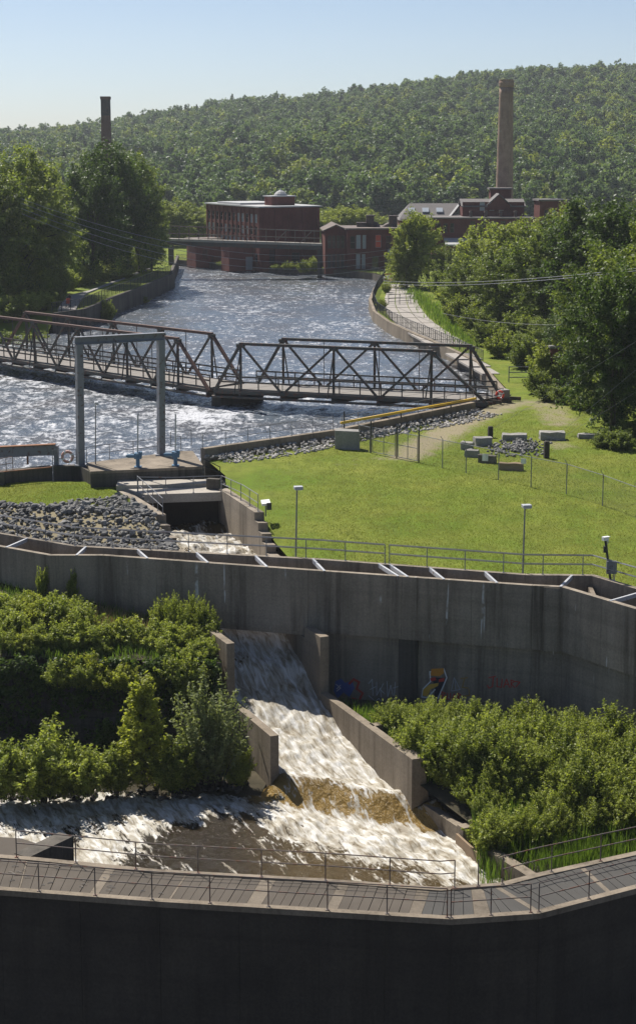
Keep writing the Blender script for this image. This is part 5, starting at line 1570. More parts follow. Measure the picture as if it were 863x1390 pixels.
# terrace slope
r3 = random.Random(11)
for i in range(80):
    x = r3.uniform(-20, -6.0); wy = float(LB_front_y(x)); y = r3.uniform(E_Y(x) + 0.1, wy - 1.4)
    if -13.5 < x < -8.5 and y > E_Y(x) + 3.4: continue           # dry grassy patch stays open
    s_ = r3.uniform(0.6, 1.25)
    kd = r3.choice((0, 0, 1, 2))
    lb_ = ('low mid green bush', 'low yellow green bush', 'low light green bush')[kd] + (' along the top edge of the retaining wall' if y < E_Y(x) + 2.2 else ' on the slope close under the fishway wall')
    plant('slope_bush', S_SLOPE[kd], (x, y, float(slope_h(x, y)) - 0.1), 1.15 * s_, 1.1 * s_, lb_, 'shrub', lb_.replace('bush ', 'bushes '))
for i, x in enumerate((-9.0, -8.2, -7.5, -6.9, -6.3, -7.9, -6.6)):
    y = float(LB_front_y(x)) - 1.5 - 0.35 * (i % 3)
    plant('tall_weed', S_RIGHT[i % 3], (x, y, float(slope_h(x, y)) - 0.1), 1.7 + 0.3 * (i % 2), 0.75, 'tall upright green weed clump beside the left outlet pillar', 'shrub', 'weeds beside the left outlet pillar')
for x, wy_ in ((62, 0.35), (194 / 2 + 2, 0.3)):
    p = LF.off(x, -wy_)
    plant('wall_plant', S_SLOPE[0], (p.x, p.y, float(slope_h(p.x, p.y)) - .1), 1.7, 0.42, 'slender green plant growing up against the fishway wall', 'shrub', 'plants growing up against the fishway wall')
def slope_xy(rs, n):
    x = rs.uniform(-20, -5.6, n); y = rs.uniform(92.5, 105, n)
    k_ = (y > E_Y(x)) & (y < LB_front_y(x) - 0.3)
    return np.column_stack([x[k_], y[k_], slope_h(x[k_], y[k_]) - .05])
blades('slope_grass', 16000, slope_xy, 0.2, 0.65, 0.02, 'reed', 'green grass over the slope under the fishway wall', 93, 0.7)
def dry_xy(rs, n):
    q = slope_xy(rs, n)
    x, y = q[:, 0], q[:, 1]
    d = np.hypot((x + 11.0) / 3.4, (y - 97.8 + 0.35 * (x + 11)) / 1.7)
    return q[rs.uniform(0, 1, len(q)) > ss(0.6, 1.3, d)]
blades('dry_grass', 30000, dry_xy, 0.25, 0.6, 0.02, 'dry_grass', 'patch of dry tan grass on the slope under the fishway wall', 94, 0.9)

for i in range(8):
    x = -20.5 + i * 1.9 + r3.uniform(-.3, .3); y = E_Y(x) - 1.0 - r3.uniform(0, 4.2)
    plant('shade_shrub', S_DARK, (x, y, -9.6), r3.uniform(1.2, 2.2), r3.uniform(1.2, 1.7), 'dark shrub in the shade at the foot of the old retaining wall', 'shrub', 'shrubs at the foot of the retaining wall')
for i in range(16):
    x = r3.uniform(-20.5, -5.8); y = E_Y(x) - r3.uniform(.3, 1.1); s_ = r3.uniform(.6, 1.2)
    plant('hanging_bush', S_SLOPE[i % 3], (x, y, -4.9 - abs(r3.gauss(0, .5)) - .6 * s_), 1.2 * s_, 1.1 * s_, 'bush hanging over the face of the old retaining wall', 'shrub', 'bushes hanging over the retaining wall')
# vines hanging over the retaining wall
rs = np.random.RandomState(5)
n = 760
vx = rs.uniform(-21, -5.4, n); vz = -4.6 - rs.exponential(1.1, n) * (0.5 + 1.2 * np.clip(.5 + vnoise(vx * .5, vx * 0, 3), 0, 1))
ok = vz > -9.4
vx, vz = vx[ok], vz[ok]
c = np.column_stack([vx, E_Y(vx) - 0.45 - rs.uniform(0, .3, len(vx)), vz + rs.uniform(-.5, .4, len(vz))])
v, q, t = leaf_cloud(c, rs.uniform(.2, .42, len(c)), 26, 0.17, rs, 0.4)
vine = link('vines', raw_mesh('vines', v, q, M['leaf_dark'], t))
tag(vine, 'dark creeper leaves hanging over the old retaining wall', None, None, 'stuff')
v = None

# shrubs along the canal banks and the paved walk
bank = [(8, 238, 3.2, 3.0), (34, 240, 3.0, 2.8), (56, 243, 2.4, 2.4), (20, 226, 2.6, 2.6), (-8, 222, 3.2, 3.0), (48, 229, 2.0, 2.2), (70, 247, 2.0, 2.0)]
for x, D, h, r_ in bank:
    p = PD(x, 400, D)
    plant('bank_shrub', S_BANK[r2.randint(0, 1)], (p.x, D, float(lb_h(p.x, D)) - 0.2), h, r_, 'green shrub on the left bank behind the rusty bridge truss', 'shrub', 'shrubs on the left bank behind the truss')
for x, D, h, r_ in ((80, 262, 4.5, 2.2), (62, 258, 4.0, 2.4), (96, 275, 3.0, 1.8), (158, 296, 2.0, 1.8), (170, 300, 1.8, 1.8), (140, 294, 3.4, 2.6), (118, 286, 3.6, 2.6), (160, 306, 4.0, 3.0), (186, 316, 3.2, 2.6), (104, 282, 3.0, 2.2), (60, 270, 4.5, 3.2), (30, 262, 4.5, 3.4), (0, 256, 4.5, 3.4), (200, 326, 3.0, 2.4), (205, 340, 3.0, 2.4)):
    p = PD(x, 400, D)
    plant('path_shrub', S_BANK[1], (p.x, D, LBZ - 0.1), h, r_, 'green shrub under the trees along the paved bank path', 'shrub', 'shrubs along the paved bank path')
p = P(138, 436, ZW)
plant('wall_shrub', S_BANK[1], (p.x + .6, p.y + 0.2, ZW - .2), 3.0, 1.6, 'light green shrub growing at the foot of the left canal wall', 'shrub', None)
p = P(190, 411, ZW)
plant('wall_shrub', S_BANK[0], (p.x + .3, p.y, ZW - .2), 1.1, 1.5, 'low dark shrub at the water line of the left canal wall', 'shrub', None)
for x, y in ((600, 420), (612, 440), (632, 455), (650, 470), (668, 485), (640, 430), (690, 470), (700, 500), (725, 495), (622, 405), (740, 520), (675, 450), (715, 470), (590, 405), (760, 500)):
    p = P(x + 12, y, 0)
    plant('walk_shrub', S_BANK[(x // 7) % 2], (p.x, p.y, -0.1), r2.uniform(2.6, 4.2), r2.uniform(2.0, 2.8), 'dense green shrub in the thicket right of the paved canal walk', 'shrub', 'shrubs right of the paved canal walk')
for x, y, h in ((745, 545, 1.5), (765, 548, 1.6), (785, 555, 1.6), (808, 560, 1.8), (730, 535, 2.2), (835, 575, 2.0), (822, 606, 1.2), (842, 610, 1.5), (858, 600, 1.8)):
    p = P(x, y, 0)
    plant('edge_shrub', S_BANK[0], (p.x, p.y, -0.1), h, 1.5, 'low dark shrub at the shady far edge of the lawn', 'shrub', 'low shrubs at the shady edge of the lawn')
for x, y in ((509, 421), (517, 398)):
    p = P(x, y, 0); 
    plant('weed_bush', S_BANK[1], (p.x + .9, p.y, 0), 1.6, 0.9, 'small green weed bush at the fence of the paved canal walk', 'shrub', 'weed bushes at the canal walk fence')
def weed_xy(rs, n):
    a, b = P(548, 395, 0), P(625, 470, 0)
    t = rs.uniform(0, 1, n)
    x = a.x + 1.2 + (b.x - a.x) * t + rs.normal(0, 0.9, n); y = a.y + (b.y - a.y) * t + rs.normal(0, 3, n)
    return np.column_stack([x, y, np.zeros(n)])
blades('weeds', 2200, weed_xy, 0.3, 0.9, 0.05, 'reed', 'tall weeds along the edge of the paved canal walk', 96, 0.6)
for x, y, h, r_ in ((412, 376, 2.3, 1.6), (424, 374, 2.6, 1.7), (390, 372, 1.6, 1.5), (375, 371, 1.0, 1.2), (300, 366, 0.9, 1.3)):
    p = P(x, y - 3, -0.5)
    plant('mill_shrub', S_BANK[1], (p.x, p.y + 3.0, -0.4), h, r_, 'light green shrub at the canal edge below the big mill', 'shrub', 'shrubs below the big mill')

# the wood on the hillside: far too many trees to count, one object
def hill_proto(seed, mat, conifer=False):
    rs = np.random.RandomState(seed)
    c = crown_points(rs, 11, 4.6, 0.0, 60, lobes=6, shell=0.35)
    c = c[c[:, 2] > 2.0]
    if conifer:
        c[:, :2] *= (1.05 - c[:, 2:3] / 11.5) * .8; c[:, 2] *= 1.1
    tint = np.clip(0.45 + 0.5 * vnoise(c[:, 0] * .4 + seed, c[:, 1] * .4, seed) + rs.uniform(-.25, .25, len(c)), 0, 1)
    v, q, t = leaf_cloud(c, rs.uniform(0.8, 1.5, len(c)) * (np.clip(1.1 - c[:, 2] / 13, .2, 1) if conifer else 1.0), 20, 0.9, rs, 0.5, tint0=tint)
    me = raw_mesh('hill_tree', v, q, M[mat], t)
    return bpy.data.objects.new('hill_tree_source', me)
src = bpy.data.collections.new('hill_tree_sources')
for i, m_ in enumerate(('leaf_hill', 'leaf_hill', 'leaf_hill', 'leaf_hill', 'leaf_mid', 'leaf_hill', 'leaf_hill', 'leaf_hill', 'leaf_light', 'leaf_hill', 'leaf_dark')): src.objects.link(hill_proto(200 + i, m_, m_ == 'leaf_dark'))
rs = np.random.RandomState(77)
n = 80000
y = np.sqrt(rs.uniform(590 ** 2, 1420 ** 2, n)); x = rs.uniform(-0.23, 0.23, n) * y
h = hill_h(x, y)
pts = np.column_stack([x, y, h - 1.0])
keep = []
cell = {}
for i in range(n):
    kx, ky = int(x[i] // 4.1), int(y[i] // 5.0)
    if (kx, ky) in cell: continue
    cell[(kx, ky)] = 1; keep.append(i)
pts = pts[keep]
pts = pts[pts[:, 1] < 1400]
me = bpy.data.meshes.new('hillside_wood')
me.vertices.add(len(pts)); me.vertices.foreach_set('co', pts.astype(np.float32).ravel())
big = (rs.uniform(0, 1, len(pts)) ** 2)
at = me.attributes.new('size', 'FLOAT', 'POINT'); at.data.foreach_set('value', (0.34 + 0.8 * big).astype(np.float32))
at = me.attributes.new('turn', 'FLOAT', 'POINT'); at.data.foreach_set('value', rs.uniform(0, 6.28, len(pts)).astype(np.float32))
at = me.attributes.new('tall', 'FLOAT', 'POINT'); at.data.foreach_set('value', rs.uniform(0.8, 1.25, len(pts)).astype(np.float32))
me.update()
wood = link('hillside_wood', me)
tag(wood, 'dense green wood covering the hillside behind the mills', None, None, 'stuff')
ng = bpy.data.node_groups.new('wood', 'GeometryNodeTree')
ng.interface.new_socket('Geometry', in_out='INPUT', socket_type='NodeSocketGeometry')
ng.interface.new_socket('Geometry', in_out='OUTPUT', socket_type='NodeSocketGeometry')
N = ng.nodes.new
gi, go = N('NodeGroupInput'), N('NodeGroupOutput')
ci = N('GeometryNodeCollectionInfo'); ci.inputs['Collection'].default_value = src
ci.inputs['Separate Children'].default_value = True; ci.inputs['Reset Children'].default_value = True
ip = N('GeometryNodeInstanceOnPoints'); ip.inputs['Pick Instance'].default_value = True
def nattr(nm):
    a = N('GeometryNodeInputNamedAttribute'); a.data_type = 'FLOAT'; a.inputs['Name'].default_value = nm; return a
a1, a2, a3 = nattr('size'), nattr('turn'), nattr('tall')
cr = N('ShaderNodeCombineXYZ'); cs = N('ShaderNodeCombineXYZ'); mu = N('ShaderNodeMath'); mu.operation = 'MULTIPLY'
Lk = ng.links.new
Lk(a2.outputs[0], cr.inputs[2]); Lk(a1.outputs[0], cs.inputs[0]); Lk(a1.outputs[0], cs.inputs[1])
Lk(a1.outputs[0], mu.inputs[0]); Lk(a3.outputs[0], mu.inputs[1]); Lk(mu.outputs[0], cs.inputs[2])
Lk(gi.outputs[0], ip.inputs['Points']); Lk(ci.outputs[0], ip.inputs['Instance'])
Lk(cr.outputs[0], ip.inputs['Rotation']); Lk(cs.outputs[0], ip.inputs['Scale'])
Lk(ip.outputs[0], go.inputs[0])
md = wood.modifiers.new('wood', 'NODES'); md.node_group = ng

# mown turf: short blades over the lawn, nobody could count them
def turf_xy(rs, n):
    y = 86 + 74 * rs.uniform(0, 1, n) ** 1.2; x = rs.uniform(-4.5, 1, n) + rs.uniform(0, 1, n) * (0.22 * y)
    nx_ = -(CANAL_R[2].y - CANAL_R[0].y); ny_ = CANAL_R[2].x - CANAL_R[0].x
    wall = ((x - CANAL_R[0].x) * nx_ + (y - CANAL_R[0].y) * ny_) / math.hypot(nx_, ny_)
    k_ = (wall < -2.4) & (x > CH_R(y) + .8) & (y > np.interp(x, [p.x for p in LB.w], [p.y for p in LB.w]) + .36)
    x, y = x[k_], y[k_]
    k_ = rs.uniform(0, 1, len(x)) > dirt(x, y) * 1.2
    return np.column_stack([x[k_], y[k_], lawn_h(x[k_], y[k_]) - .01])
t_ = blades('turf', 210000, turf_xy, 0.03, 0.10, 0.018, 'turf_blade', 'short mown grass blades over the wide lawn', 97, 0.9)
def turf2_xy(rs, n):
    y = rs.uniform(110, 122, n); x = rs.uniform(-24, -10, n)
    k_ = (y > 107.0 - 0.28 * (x + 18) + 5.8) & (x < CH_L(y) - .9) & (y < 121.3)
    return np.column_stack([x[k_], y[k_], left_h(x[k_], y[k_]) - .01])
blades('turf', 30000, turf2_xy, 0.03, 0.10, 0.018, 'turf_blade', 'short mown grass blades over the left lawn strip', 98, 0.9)
# ------------------------------------------------------------------ paved walk, bank path
pv = thing('paved_walk', 'pale concrete slab walk between the canal fence and the shrubs', 'path', (*P(560, 440, 0).xy, 0))
pv['kind'] = 'structure'
rows = [(470, 583, 640), (462, 570, 626), (454, 556, 612), (446, 544, 600), (439, 536, 590), (432, 529, 582), (425, 524, 576), (418, 521, 571), (412, 520, 568), (406, 521, 566), (400, 523, 564), (395, 525, 561), (390, 527, 557), (386, 529, 553)]
for (y0, l0, r0_), (y1, l1, r1_) in zip(rows, rows[1:]):
    for k in range(3):
        t0, t1 = k / 3 + .012, (k + 1) / 3 - .012
        q = [P(l0 + (r0_ - l0) * t0, y0 - .25, .03), P(l0 + (r0_ - l0) * t1, y0 - .25, .03), P(l1 + (r1_ - l1) * t1, y1 + .25, .03), P(l1 + (r1_ - l1) * t0, y1 + .25, .03)]
        obj('slab', MB().prism([p.xy for p in q], -0.1, 0.10 + 0.02 * rnd.random()), M['paving'], pv)
for k, (y, l, r_) in enumerate(((480, 604, 640), (490, 622, 652), (500, 640, 664))):
    q = [P(l, y, .03), P(r_, y, .03), P(r_ + 14, y + 8, .03), P(l + 14, y + 8, .03)]
    obj('slab', MB().prism([p.xy for p in q], -.1, .10), M['paving'], pv)
path_px = [((79, 420), (103, 420)), ((84, 410), (108, 410)), ((90, 403), (113, 402)), ((100, 399), (119, 397)), ((122, 394), (132, 392)), ((160, 379), (167, 378)), ((197, 365), (206, 364))]
mb = MB()
pp = [(P(*a, LBZ + .2), P(*b, LBZ + .2)) for a, b in path_px]
for (a, b), (c, d) in zip(pp, pp[1:]):
    mb.prism([a.xy, b.xy, d.xy, c.xy], 0.5, LBZ + .2)
tag(obj('path', mb, M['asphalt']), 'pale paved path curving along the left bank under the trees', None, None, 'structure')

# ------------------------------------------------------------------ railings and fences
def railing(name, label, pts, h, rails, post_every, r_, mat, group=None, post_at=None, cat='railing', double=0.0):
    pts = [Vector(p) for p in pts]
    t = thing(name, label, cat, pts[0], group)
    for zz in rails:
        obj('rail', MB().tube([p + Vector((0, 0, zz)) for p in pts], r_, 6), mat, t)
        if double:
            obj('rail', MB().tube([p + Vector((0, double, zz - .03)) for p in pts], r_ * .8, 6), mat, t)
    cum = [0.0]
    for a, b in zip(pts, pts[1:]): cum.append(cum[-1] + (b - a).length)
    n_ = max(1, round(cum[-1] / post_every))
    ss_ = [cum[-1] * i / n_ for i in range(n_ + 1)] if post_at is None else post_at
    for s_ in ss_:
        i = max(j for j in range(len(cum)) if cum[j] <= s_ + 1e-6); i = min(i, len(pts) - 2)
        p = pts[i].lerp(pts[i + 1], (s_ - cum[i]) / max(1e-6, cum[i + 1] - cum[i]))
        obj('post', MB().tube([p, p + Vector((0, 0, h))], r_ * 1.05, 6).box((p.x, p.y, p.z + .012), (.13, .13, .024)), mat, t)
    return t
def lpts(L, xa, xb, d, z): return [Vector((*L.off(x, d), z)) for x in L.cols(xa, xb)]
rg = 'railings'
railing('railing', 'grey double-rail railing along the back fishway wall left of the lamp posts', lpts(LB, -380, 521, .18, ZF + .02), 1.1, (0.58, 1.1), 2.35, .026, M['rail_grey'], double=.35)
railing('railing', 'grey double-rail railing along the back fishway wall in front of the wide lawn', lpts(LB, 527, 828, .18, ZF + .02), 1.1, (0.58, 1.1), 2.2, .026, M['rail_grey'], double=.35)
railing('railing', 'grey railing turning down the end of the fishway beside the camera post', lpts(LB, 830, 1280, .18, ZF + .02), 1.1, (0.58, 1.1), 2.0, .026, M['rail_grey'], double=.35)
railing('railing', 'brown two-rail railing on the near kerb of the walkway over the dark wall', lpts(LN, -380, 606, .15, ZD + .06), 1.08, (0.58, 1.08), 2.17, .022, M['rail_brown'])
railing('railing', 'short brown railing piece at the bend of the near walkway kerb', lpts(LN, 612, 721, .15, ZD + .06), 1.08, (0.58, 1.08), 1.6, .022, M['rail_brown'])
railing('railing', 'brown railing on the near kerb of the walkway beyond its bend', lpts(LN, 734, 1280, .15, ZD + .06), 1.08, (0.58, 1.08), 2.3, .022, M['rail_brown'])
railing('railing', 'brown two-rail railing on the far kerb of the walkway above the white water', lpts(LFAR, 25, 615, -.16, ZD + .06), 1.08, (0.58, 1.08), 2.3, .022, M['rail_brown'])
railing('railing', 'brown railing on the far kerb of the walkway along the reeds', lpts(LFAR, 678, 1280, -.16, ZD + .06), 1.08, (0.58, 1.08), 2.2, .022, M['rail_brown'])
p = LFAR.off(647, -.16)
tag(obj('rail_post', MB().tube([(p.x, p.y, ZD), (p.x, p.y, ZD + 1.1)], .026, 6).box((p.x, p.y, ZD + .08), (.14, .14, .03)), M['rail_brown']), 'single brown post in the gap of the far walkway railing', 'post')

# canal wall railing
def along(pts2, z, d=.25):
    out = []
    for i, p in enumerate(pts2):
        a, b = Vector(pts2[max(0, i - 1)]), Vector(pts2[min(len(pts2) - 1, i + 1)])
        t = (b - a).normalized(); n_ = Vector((-t.y, t.x)) * d
        out.append(Vector((p[0] + n_.x, p[1] + n_.y, z)))
    return out
cr_pts = along([CANAL_R[0], CANAL_R[1]], .9)
railing('railing', 'grey railing on the canal wall from the platform stairs to the concrete block', cr_pts, 1.1, (.55, 1.1), 2.2, .025, M['rail_grey'])
railing('railing', 'grey railing on the canal wall behind the yellow pipe', along([CANAL_R[1] + (CANAL_R[2] - CANAL_R[1]) * .06, CANAL_R[2]], .9), 1.0, (.5, 1.0), 2.2, .022, M['rail_grey'])
zz = 1.15
railing('railing', 'grey railing at the back of the gate platform', [P(118, 628, zz), P(160, 622, zz), P(205, 617, zz), P(246, 612.5, zz)], 1.1, (.55, 1.1), 2.0, .025, M['rail_grey'])
railing('railing', 'short grey railing at the right end of the gate platform', [P(232, 606, zz), P(260, 604, zz)], 1.1, (.55, 1.1), 1.5, .025, M['rail_grey'])
railing('railing', 'grey railing on the canal wall near the faded life ring', [P(72, 633, .9), P(104, 631.5, .9)], 1.15, (.55, 1.15), 1.6, .025, M['rail_grey'])
railing('railing', 'short rusty railing under the steel girder on the canal wall', [P(0, 640, .9), P(18, 637, .9)], .9, (.45, .9), .7, .025, M['rail_brown'])
def chp(fn, Dv, off, z): return Vector((fn(Dv) + off, Dv, z))
railing('railing', 'grey railing across the front of the channel mouth slab', [P(188, 669.5, .18), P(236, 670, .18), P(300, 667.5, .18)], 1.1, (1.1,), 2.0, .025, M['rail_grey'])
railing('railing', 'grey stair railing along the left channel wall', [P(187, 668, .18), P(197, 677, .10), chp(CH_L, 109.6, -.3, .10)], 1.1, (.55, 1.1), 1.6, .025, M['rail_grey'])
railing('railing', 'grey stair railing along the right channel wall', [P(301, 667.5, .2), chp(CH_R, 113, .3, .30), chp(CH_R, 109.8, .3, .30)], 1.1, (.55, 1.1), 1.7, .025, M['rail_grey'])
railing('stair_rail', 'dark handrail beside the steps at the right of the gate platform', [P(276, 641, .9), P(299, 652, 0.05)], .95, (.5, .95), 1.4, .03, M['black_metal'])

def mesh_panel(name, a, b, z0, z1, mat, parent):
    a, b = Vector(a), Vector(b)
    me = bpy.data.meshes.new(name)
    bs = BASE[parent.name]
    L = (b - a).length
    vs = [(a.x, a.y, a.z + z0), (b.x, b.y, b.z + z0), (b.x, b.y, b.z + z1), (a.x, a.y, a.z + z1)]
    me.from_pydata([tuple(Vector(v) - bs) for v in vs], [], [(0, 1, 2, 3)])
    uv = me.uv_layers.new(name='UVMap')
    for i, q in enumerate(((0, 0), (L, 0), (L, z1 - z0), (0, z1 - z0))): uv.data[i].uv = q
    me.materials.append(mat)
    return link(name, me, parent)
def fence(label, pts, h, mat_m, mat_p, arms=True, group=None, r_=.035, top=True, bar_every=0):
    pts = [Vector(p) for p in pts]
    t = thing('fence', label, 'fence', pts[0], group)
    for i, p in enumerate(pts):
        pm = MB().tube([p, p + Vector((0, 0, h))], r_, 6)
        if arms: pm.tube([p + Vector((0, 0, h)), p + Vector((-.16, .12, h + .26))], r_ * .6, 5)
        obj('post', pm, mat_p, t)
    for a, b in zip(pts, pts[1:]):
        if top: obj('top_rail', MB().tube([a + Vector((0, 0, h - .03)), b + Vector((0, 0, h - .03))], r_ * .65, 6), mat_p, t)
        mesh_panel('mesh_panel', a, b, .04, h - .04, mat_m, t)
        if bar_every:
            k = int((b - a).length / bar_every)
            for j in range(1, k):
                q = a.lerp(b, j / k)
                obj('picket', MB().beam(q + Vector((0, 0, .05)), q + Vector((0, 0, h)), .045, .045), mat_p, t)
    return t
fp = [(568, 628), (600, 635.5), (632, 642), (676, 651.5), (720, 661), (768, 671), (817, 687), (863, 705), (915, 724)]
fence('chain link fence with bent post tops crossing the lawn', [G(*q) for q in fp], 2.1, M['chain_link'], M['rail_grey'])
gt = thing('gate', 'double chain link gate between tall posts beside the concrete block', 'gate', G(520, 620))
ga = [G(503, 615), G(538, 622), G(568, 628)]
for p in (ga[0], ga[1], ga[2]):
    obj('post', MB().tube([p, p + Vector((0, 0, 2.5))], .055, 8), M['black_metal'], gt)
for a, b in zip(ga, ga[1:]):
    a2, b2 = a.lerp(b, .06), a.lerp(b, .94)
    fr = MB()
    for z0 in (.12, 1.05, 2.0): fr.tube([a2 + Vector((0, 0, z0)), b2 + Vector((0, 0, z0))], .028, 6)
    for q in (a2, a2.lerp(b2, .5), b2): fr.tube([q + Vector((0, 0, .12)), q + Vector((0, 0, 2.0))], .028, 6)
    lf = obj('gate_leaf', fr, M['rail_grey'], gt)
    mesh_panel('mesh_panel', a2, b2, .15, 1.98, M['chain_link'], lf)
fence('short chain link fence from the gate to the concrete block', [G(487, 611), G(502, 614.7)], 2.0, M['chain_link'], M['rail_grey'], arms=False)
# small notices on the fence
for (x, y), w, h, lab in (((658, 621), .42, .5, 'white notice hanging on the lawn fence below the stones'), ((710, 626), .36, .36, 'small pale notice on the lawn fence beside the brown log')):
    q = G(fp[2][0], fp[2][1]); q2 = G(fp[4][0], fp[4][1])
    tt = (x - fp[2][0]) / (fp[4][0] - fp[2][0])
    b_ = q.lerp(q2, tt); c = PD(x, y, b_.y - .06)
    tag(obj('notice', MB().box(c, (w, .02, h), rz=-.25).box(c + Vector((0, .02, 0)), (w * .4, .015, .08), rz=-.25), M['white']), lab, 'sign')
UPF = [Vector((p.x + .2, p.y, .25)) for p in UP_R[1:11]]
def resample(pts, step):
    out = [pts[0]]
    for a, b in zip(pts, pts[1:]):
        k = max(1, round((b - a).length / step))
        out += [a.lerp(b, i / k) for i in range(1, k + 1)]
    return out
fence('dark picket fence curving along the paved canal walk', resample(UPF, 3.0), 1.25, M['chain_link_dark'], M['black_metal'], arms=False, r_=.045, bar_every=.75)
fence('dark fence on the canal wall below the mills', resample([Vector((p.x, p.y + .3, -.1)) for p in UP_R[10:]], 3.5), 1.3, M['chain_link_dark'], M['black_metal'], arms=False, r_=.04)
fence('dark fence along the top of the left canal wall beside the path', resample([Vector((p.x - .25, p.y, LBZ + .2)) for p in LEFT_R[:5]] + [Vector((LEFT_R[5].x, LEFT_R[5].y, LBZ + .2))], 2.6), 1.35, M['chain_link_dark'], M['black_metal'], arms=False, r_=.05, bar_every=.9)
gx = [P(690, 519, 0), P(712, 519, 0), P(735, 520, 0), P(752, 521, 0)]
railing('railing', 'low wooden rail fence beyond the bridge end at the shrubs', gx, 1.6, (.5, 1.0, 1.55), 3.0, .05, M['rail_grey'], cat='fence')
railing('railing', 'grey pipe gate across the paved canal walk', [P(527, 414, .1), P(557, 412, .1)], 1.5, (.5, 1.0, 1.5), 1.8, .05, M['rail_grey'], cat='gate')

# bridge end rail with the red life ring
br = [P(646, 545, .6), P(660, 548, .3), P(682, 543, .2)]
railing('railing', 'dark railing at the lawn end of the truss bridge', br, 1.1, (.55, 1.1), 1.2, .03, M['black_metal'])
def life_ring(label, c, r_, mat, tilt):
    t = thing('life_ring', label, 'life ring', c)
    m = Matrix.Rotation(tilt, 3, 'Z') @ Matrix.Rotation(R(90), 3, 'X')
    rg_ = obj('ring', MB().torus(c, r_, r_ * .28, m, 24, 8), mat, t, smooth=True)
    for k in range(4):
        a = k * math.pi / 2 + .5
        q = Vector(c) + m @ Vector((math.cos(a) * r_, math.sin(a) * r_, 0))
        tm = m @ Matrix.Rotation(a + math.pi / 2, 3, 'Z') @ Matrix.Rotation(R(90), 3, 'Y')
        obj('band', MB().lathe(q, [(r_ * .3, -.05), (r_ * .3, .05)], 8, tm), M['white'], t)
life_ring('bright red life ring on the railing at the lawn end of the bridge', PD(678, 536, G(678, 548).y - .12), .33, M['red_ring'], -.3)
life_ring('faded pink life ring on the canal wall railing beside the gantry', PD(92, 620, P(92, 632, .9).y - .1), .36, M['faded_ring'], 0)
# yellow pipe
ya, yb = PD(463, 574, CANAL_R[1].y - .1), PD(645, 541, CANAL_R[2].y - .1)
yp = thing('barrier_pipe', 'long yellow pipe barrier above the canal wall', 'barrier', (ya.x, ya.y, .9))
obj('pipe', MB().tube([ya, yb], .11, 10), M['yellow'], yp, smooth=True)
for t_ in (.02, .42, .8):
    p = ya.lerp(yb, t_)
    obj('post', MB().tube([(p.x, p.y, .9), (p.x, p.y, p.z + (.9 if t_ < .1 else .05))], .06, 8), M['black_metal'], yp)
# concrete block
bb = P(471, 611, 0.0)
blk = obj('concrete_block', MB().prism([bb.xy + Vector((-.95, .2)), bb.xy + Vector((.95, -.35)), bb.xy + Vector((1.0, .7)), bb.xy + Vector((-.9, 1.5))], -.3, 1.5), M['granite'], bevel=.04)
tag(blk, 'big grey concrete block at the end of the yellow pipe', 'block')

# ------------------------------------------------------------------ gantry, girder, gate actuators
gn = thing('gantry', 'tall grey steel gantry frame on the gate platform above the canal', 'gantry', P(110, 632, .9))
pl, pr = P(110, 632, .9), P(219, 618, 1.15)
tl, tr_ = PD(107.5, 468, pl.y), PD(218.5, 462, pr.y)
def ibeam(mb, a, b, w, h, up):
    a, b = Vector(a), Vector(b)
    d = (b - a).normalized(); u = Vector(up); sd = d.cross(u).normalized(); u = sd.cross(d)
    f = 0.06
    mb.beam(a + u * (h / 2 - f / 2), b + u * (h / 2 - f / 2), w, f, up); mb.beam(a - u * (h / 2 - f / 2), b - u * (h / 2 - f / 2), w, f, up)
    mb.beam(a, b, .05, h - 2 * f, up); return mb
acr = (pr - pl).xy.normalized()
obj('post', MB().beam(pl, tl, .5, .46, up=(acr.x, acr.y, 0)).box(pl + Vector((0, 0, .04)), (.75, .75, .08)), M['gantry_grey'], gn)
obj('post', MB().beam(pr, tr_, .5, .46, up=(acr.x, acr.y, 0)).box(pr + Vector((0, 0, .04)), (.75, .75, .08)), M['gantry_grey'], gn)
ex = Vector((acr.x, acr.y, 0)) * .3
obj('cross_beam', ibeam(MB(), tl - ex + Vector((0, 0, .28)), tr_ + ex + Vector((0, 0, .28)), .5, .56, (0, 0, 1)), M['gantry_grey'], gn)
gi_ = thing('girder', 'heavy grey steel girder with a rusty top on the left canal wall', 'girder', P(60, 636, .9))
ga_, gb_ = PD(-40, 616, 123.2), PD(74, 610.5, 123.4)
obj('beam', MB().beam(ga_, gb_, .3, .72), M['gantry_grey'], gi_)
obj('flange', MB().beam(ga_ + Vector((0, 0, .40)), gb_ + Vector((.1, 0, .40)), .5, .07), M['rust'], gi_)
obj('support', MB().box((gb_.x + .15, gb_.y, (gb_.z + .3 + .9) / 2), (.3, .5, gb_.z + .3 - .9)), M['gantry_grey'], gi_)
obj('support', MB().box((gb_.x - 1.9, gb_.y, (gb_.z - .36 + .9) / 2), (.12, .12, gb_.z - .36 - .9)), M['rust'], gi_)
